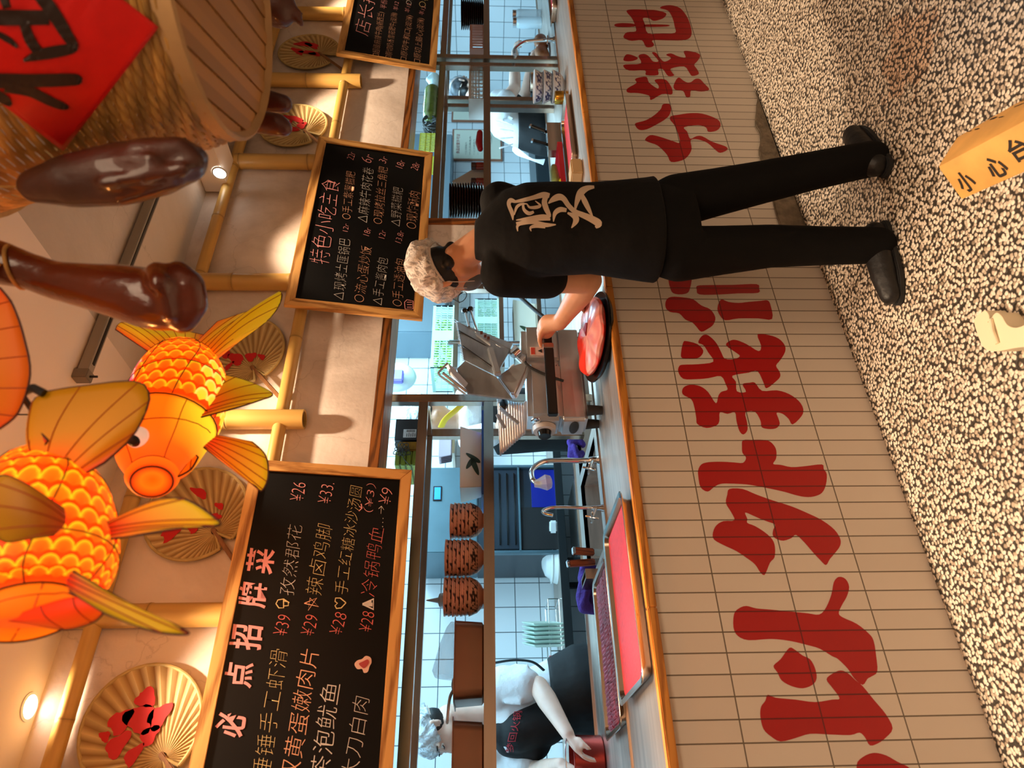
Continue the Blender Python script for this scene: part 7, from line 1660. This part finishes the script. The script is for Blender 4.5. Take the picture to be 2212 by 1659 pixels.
print_on(trA, flat, [tuple(p.vertices) for p in g.polygons], 0.003, 'red_lettering', mat('apron_red', rgb(176, 40, 52), 0.7), apo)
m = MB(); m.tube(catmull([P(1068, 1432, Y=3.52), P(1110, 1426, Y=3.50), P(1150, 1430, Y=3.50), P(1175, 1448, Y=3.52)], 6), 0.013, 8, flat=0.4); m.build('apron_strap', M_apron, apo)
pot = thing('meat_pot', 'round steel pot held by the left cook, tinted red, at the lower frame edge', 'pot', (px, py, ZT))
MB().lathe([(0.088, 0), (0.095, 0.006), (0.098, 0.128), (0.101, 0.131), (0.096, 0.133), (0.092, 0.012), (0.0005, 0.010)], (px, py, ZT+0.0005), n=40).build('pot_body', mat('pot_red_steel', rgb(170, 66, 60), 0.22, 0.8), pot)  # pot metal given an even red tone
MB().lathe([(0.093, 0.095), (0.0005, 0.097)], (px, py, ZT+0.0005), n=32).build('red_filling', mat('sauce_red', rgb(150, 30, 26), 0.3), pot)
MB().tube([V((px+0.10*math.cos(a), py-0.10*math.sin(a)*0.2-0.09, pz+0.01+0.03*math.sin(a))) for a in [math.pi*i/10 for i in range(11)]], 0.003, 6).build('wire_handle', M_chrome, pot)
# ---- cook behind the left rack, half hidden
hcB = P(922, 890, Y=3.50); torB = [(tuple(P(1330, 905, Y=3.72)), .19, .14, -0.4), (tuple(P(1180, 905, Y=3.68)), .18, .14, -0.4), (tuple(P(1070, 915, Y=3.62)), .19, .135, -0.4), (tuple(P(1010, 920, Y=3.58)), .175, .115, -0.4), (tuple(P(992, 915, Y=3.56)), .10, .085, -0.4)]
sB, eB, wB_ = P(1020, 950, Y=3.48), P(1085, 930, Y=3.40), P(1090, 880, Y=3.30)
sB2, eB2, wB2 = P(1010, 860, Y=3.62), P(1085, 850, Y=3.50), P(1100, 830, Y=3.30)
wB, pB, HB = cook('person in white polo, black apron and yellow neck strap, partly hidden behind the left rack', hcB, V((0.86, 0.05, -0.5)), V((0.35, 0, 0.93)), P(990, 905, Y=3.55), None,
 [[(sB, .058), (eB, .044), (wB_, .028)], [(sB2, .058), (eB2, .044), (wB2, .028)]], torB, M_skin3, {}, hands=[(w_, [(w_.x+0.07, w_.y-0.03+0.018*i, w_.z) for i in range(4)], [[(w_.x+0.07, w_.y-0.03+0.018*i, w_.z), (w_.x+0.10, w_.y-0.03+0.018*i, w_.z-0.01), (w_.x+0.115, w_.y-0.03+0.018*i, w_.z-0.03)] for i in range(4)], [(w_.x+0.02, w_.y-0.03, w_.z), (w_.x+0.06, w_.y-0.055, w_.z-0.01)]) for w_ in (wB_, wB2)])
face(wB, pB)
m = MB(); m.ell(pB(0, -0.022, 0.012), 0.080, 0.092, 0.086, HB); m.chain([(pB(-0.04, -0.07, -0.06), 0.02), (pB(0.04, -0.07, -0.06), 0.02)]); link_mesh('short_hair', blob(m, 0.007, 3), M_hair, wB)
net(wB, pB, 0.098, 0.118, 0.090, (0, -0.028, 0.042), M_=M_netc, seed=7)
m = MB(); m.rings([ering(c, a, b, r) for c, a, b, r in torB[1:]]); m.chain([(sB, .082), (sB.lerp(eB, .6), .072)], 18); m.chain([(sB2, .082), (sB2.lerp(eB2, .6), .072)], 18); link_mesh('white_polo', blob(m, 0.009, 3), M_wtee, wB)
m = MB(); m.rings([ering(P(1400, 905, Y=3.74), .21, .17, -.4), ering(P(1180, 905, Y=3.66), .198, .158, -.4), ering(P(1075, 912, Y=3.60), .197, .148, -.4), ering(P(1040, 905, Y=3.57), .13, .13, -.4)]); link_mesh('black_apron', blob(m, 0.009, 4), M_apron, wB)
a0 = [P(950, 866, Y=3.42), P(975, 885, Y=3.40), P(1000, 905, Y=3.41), P(1008, 925, Y=3.45)]
st = [P(1012, 862, Y=3.44), P(985, 886, Y=3.40), P(962, 906, Y=3.41), P(953, 922, Y=3.46)]
m = MB(); m.tube(catmull(st, 6), 0.022, 12, flat=0.35); m.build('yellow_strap', mat('strap_yellow', rgb(226, 186, 30), 0.6), wB)
# ---- cook at right, arms reaching to the right
hcC = P(1000, 188, Y=3.62)
torC = [(tuple(P(1290, 300, Y=3.72)), .19, .15, 0.2), (tuple(P(1165, 292, Y=3.70)), .185, .15, 0.2), (tuple(P(1110, 276, Y=3.66)), .18, .14, 0.2), (tuple(P(1068, 255, Y=3.62)), .19, .13, 0.2), (tuple(P(1045, 235, Y=3.61)), .11, .09, 0.2)]
sC, eC, wC_ = P(1078, 238, Y=3.46), P(1112, 190, Y=3.40), P(1112, 112, Y=3.36)
sC2, eC2, wC2 = P(1075, 215, Y=3.76), P(1135, 205, Y=3.60), P(1148, 130, Y=3.46)
wC, pC, HC_ = cook('person in white shirt and black apron at right, reaching both bare arms to the right', hcC, V((0.9, -0.12, -0.4)), V((0.4, 0, 0.9)), P(1040, 222, Y=3.62), None,
 [[(sC, .062), (eC, .050), (eC.lerp(wC_, .3), .050), (wC_, .030)], [(sC2, .062), (eC2, .048), (eC2.lerp(wC2, .3), .046), (wC2, .028)]], torC, M_skin2, {}, hands=[(w_, [(w_.x+0.08, w_.y-0.03+0.019*i, w_.z-0.01) for i in range(4)], [[(w_.x+0.08, w_.y-0.03+0.019*i, w_.z-0.01), (w_.x+0.115, w_.y-0.03+0.019*i, w_.z-0.03), (w_.x+0.125, w_.y-0.03+0.019*i, w_.z-0.06)] for i in range(4)], [(w_.x+0.03, w_.y-0.03, w_.z-0.01), (w_.x+0.07, w_.y-0.055, w_.z-0.035)]) for w_ in (wC_, wC2)])
face(wC, pC)
m = MB(); m.ell(pC(0, -0.022, 0.012), 0.084, 0.098, 0.092, HC_); m.chain([(pC(-0.04, -0.07, -0.06), 0.03), (pC(0.04, -0.07, -0.06), 0.03)]); link_mesh('dark_hair', blob(m, 0.007, 3), M_hair, wC)
net(wC, pC, 0.096, 0.112, 0.092, (0, -0.028, 0.030), M_=mat('hair_net_thin', rgb(150, 160, 172), 0.7, var=0.5, scale=40, alpha=0.30), seed=9)
m = MB(); m.rings([ering(c, a, b, r) for c, a, b, r in torC[1:]]); m.chain([(sC, .088), (sC.lerp(eC, .45), .080)], 18); m.chain([(sC2, .085), (sC2.lerp(eC2, .45), .074)], 18)
for k in range(5): m.chain([(P(1080, 240+20*k, Y=3.50), .010), (P(1108, 255+14*k, Y=3.50), .008)], 8)
link_mesh('white_shirt', blob(m, 0.009, 3), M_wtee, wC)
m = MB(); m.rings([ering(P(1340, 300, Y=3.74), .215, .18, .2), ering(P(1165, 288, Y=3.68), .205, .168, .2), ering(P(1118, 276, Y=3.66), .195, .155, .2)]); m.chain([(P(1110, 225, Y=3.58), .09), (P(1085, 225, Y=3.58), .06)], 16)
apc = link_mesh('black_apron', blob(m, 0.009, 4), M_apron, wC)
m = MB(); m.tube(catmull([P(1108, 322, Y=3.56), P(1125, 332, Y=3.54), P(1150, 345, Y=3.54), P(1175, 350, Y=3.56)], 6), [0.02+0.01*math.sin(i*0.4) for i in range(19)], 10, flat=0.3); m.build('apron_tie', M_wtee, apc)
# ---------------------------------------------------------------- done: the scratch curve goes
bpy.data.objects.remove(_to); bpy.data.curves.remove(_tc)
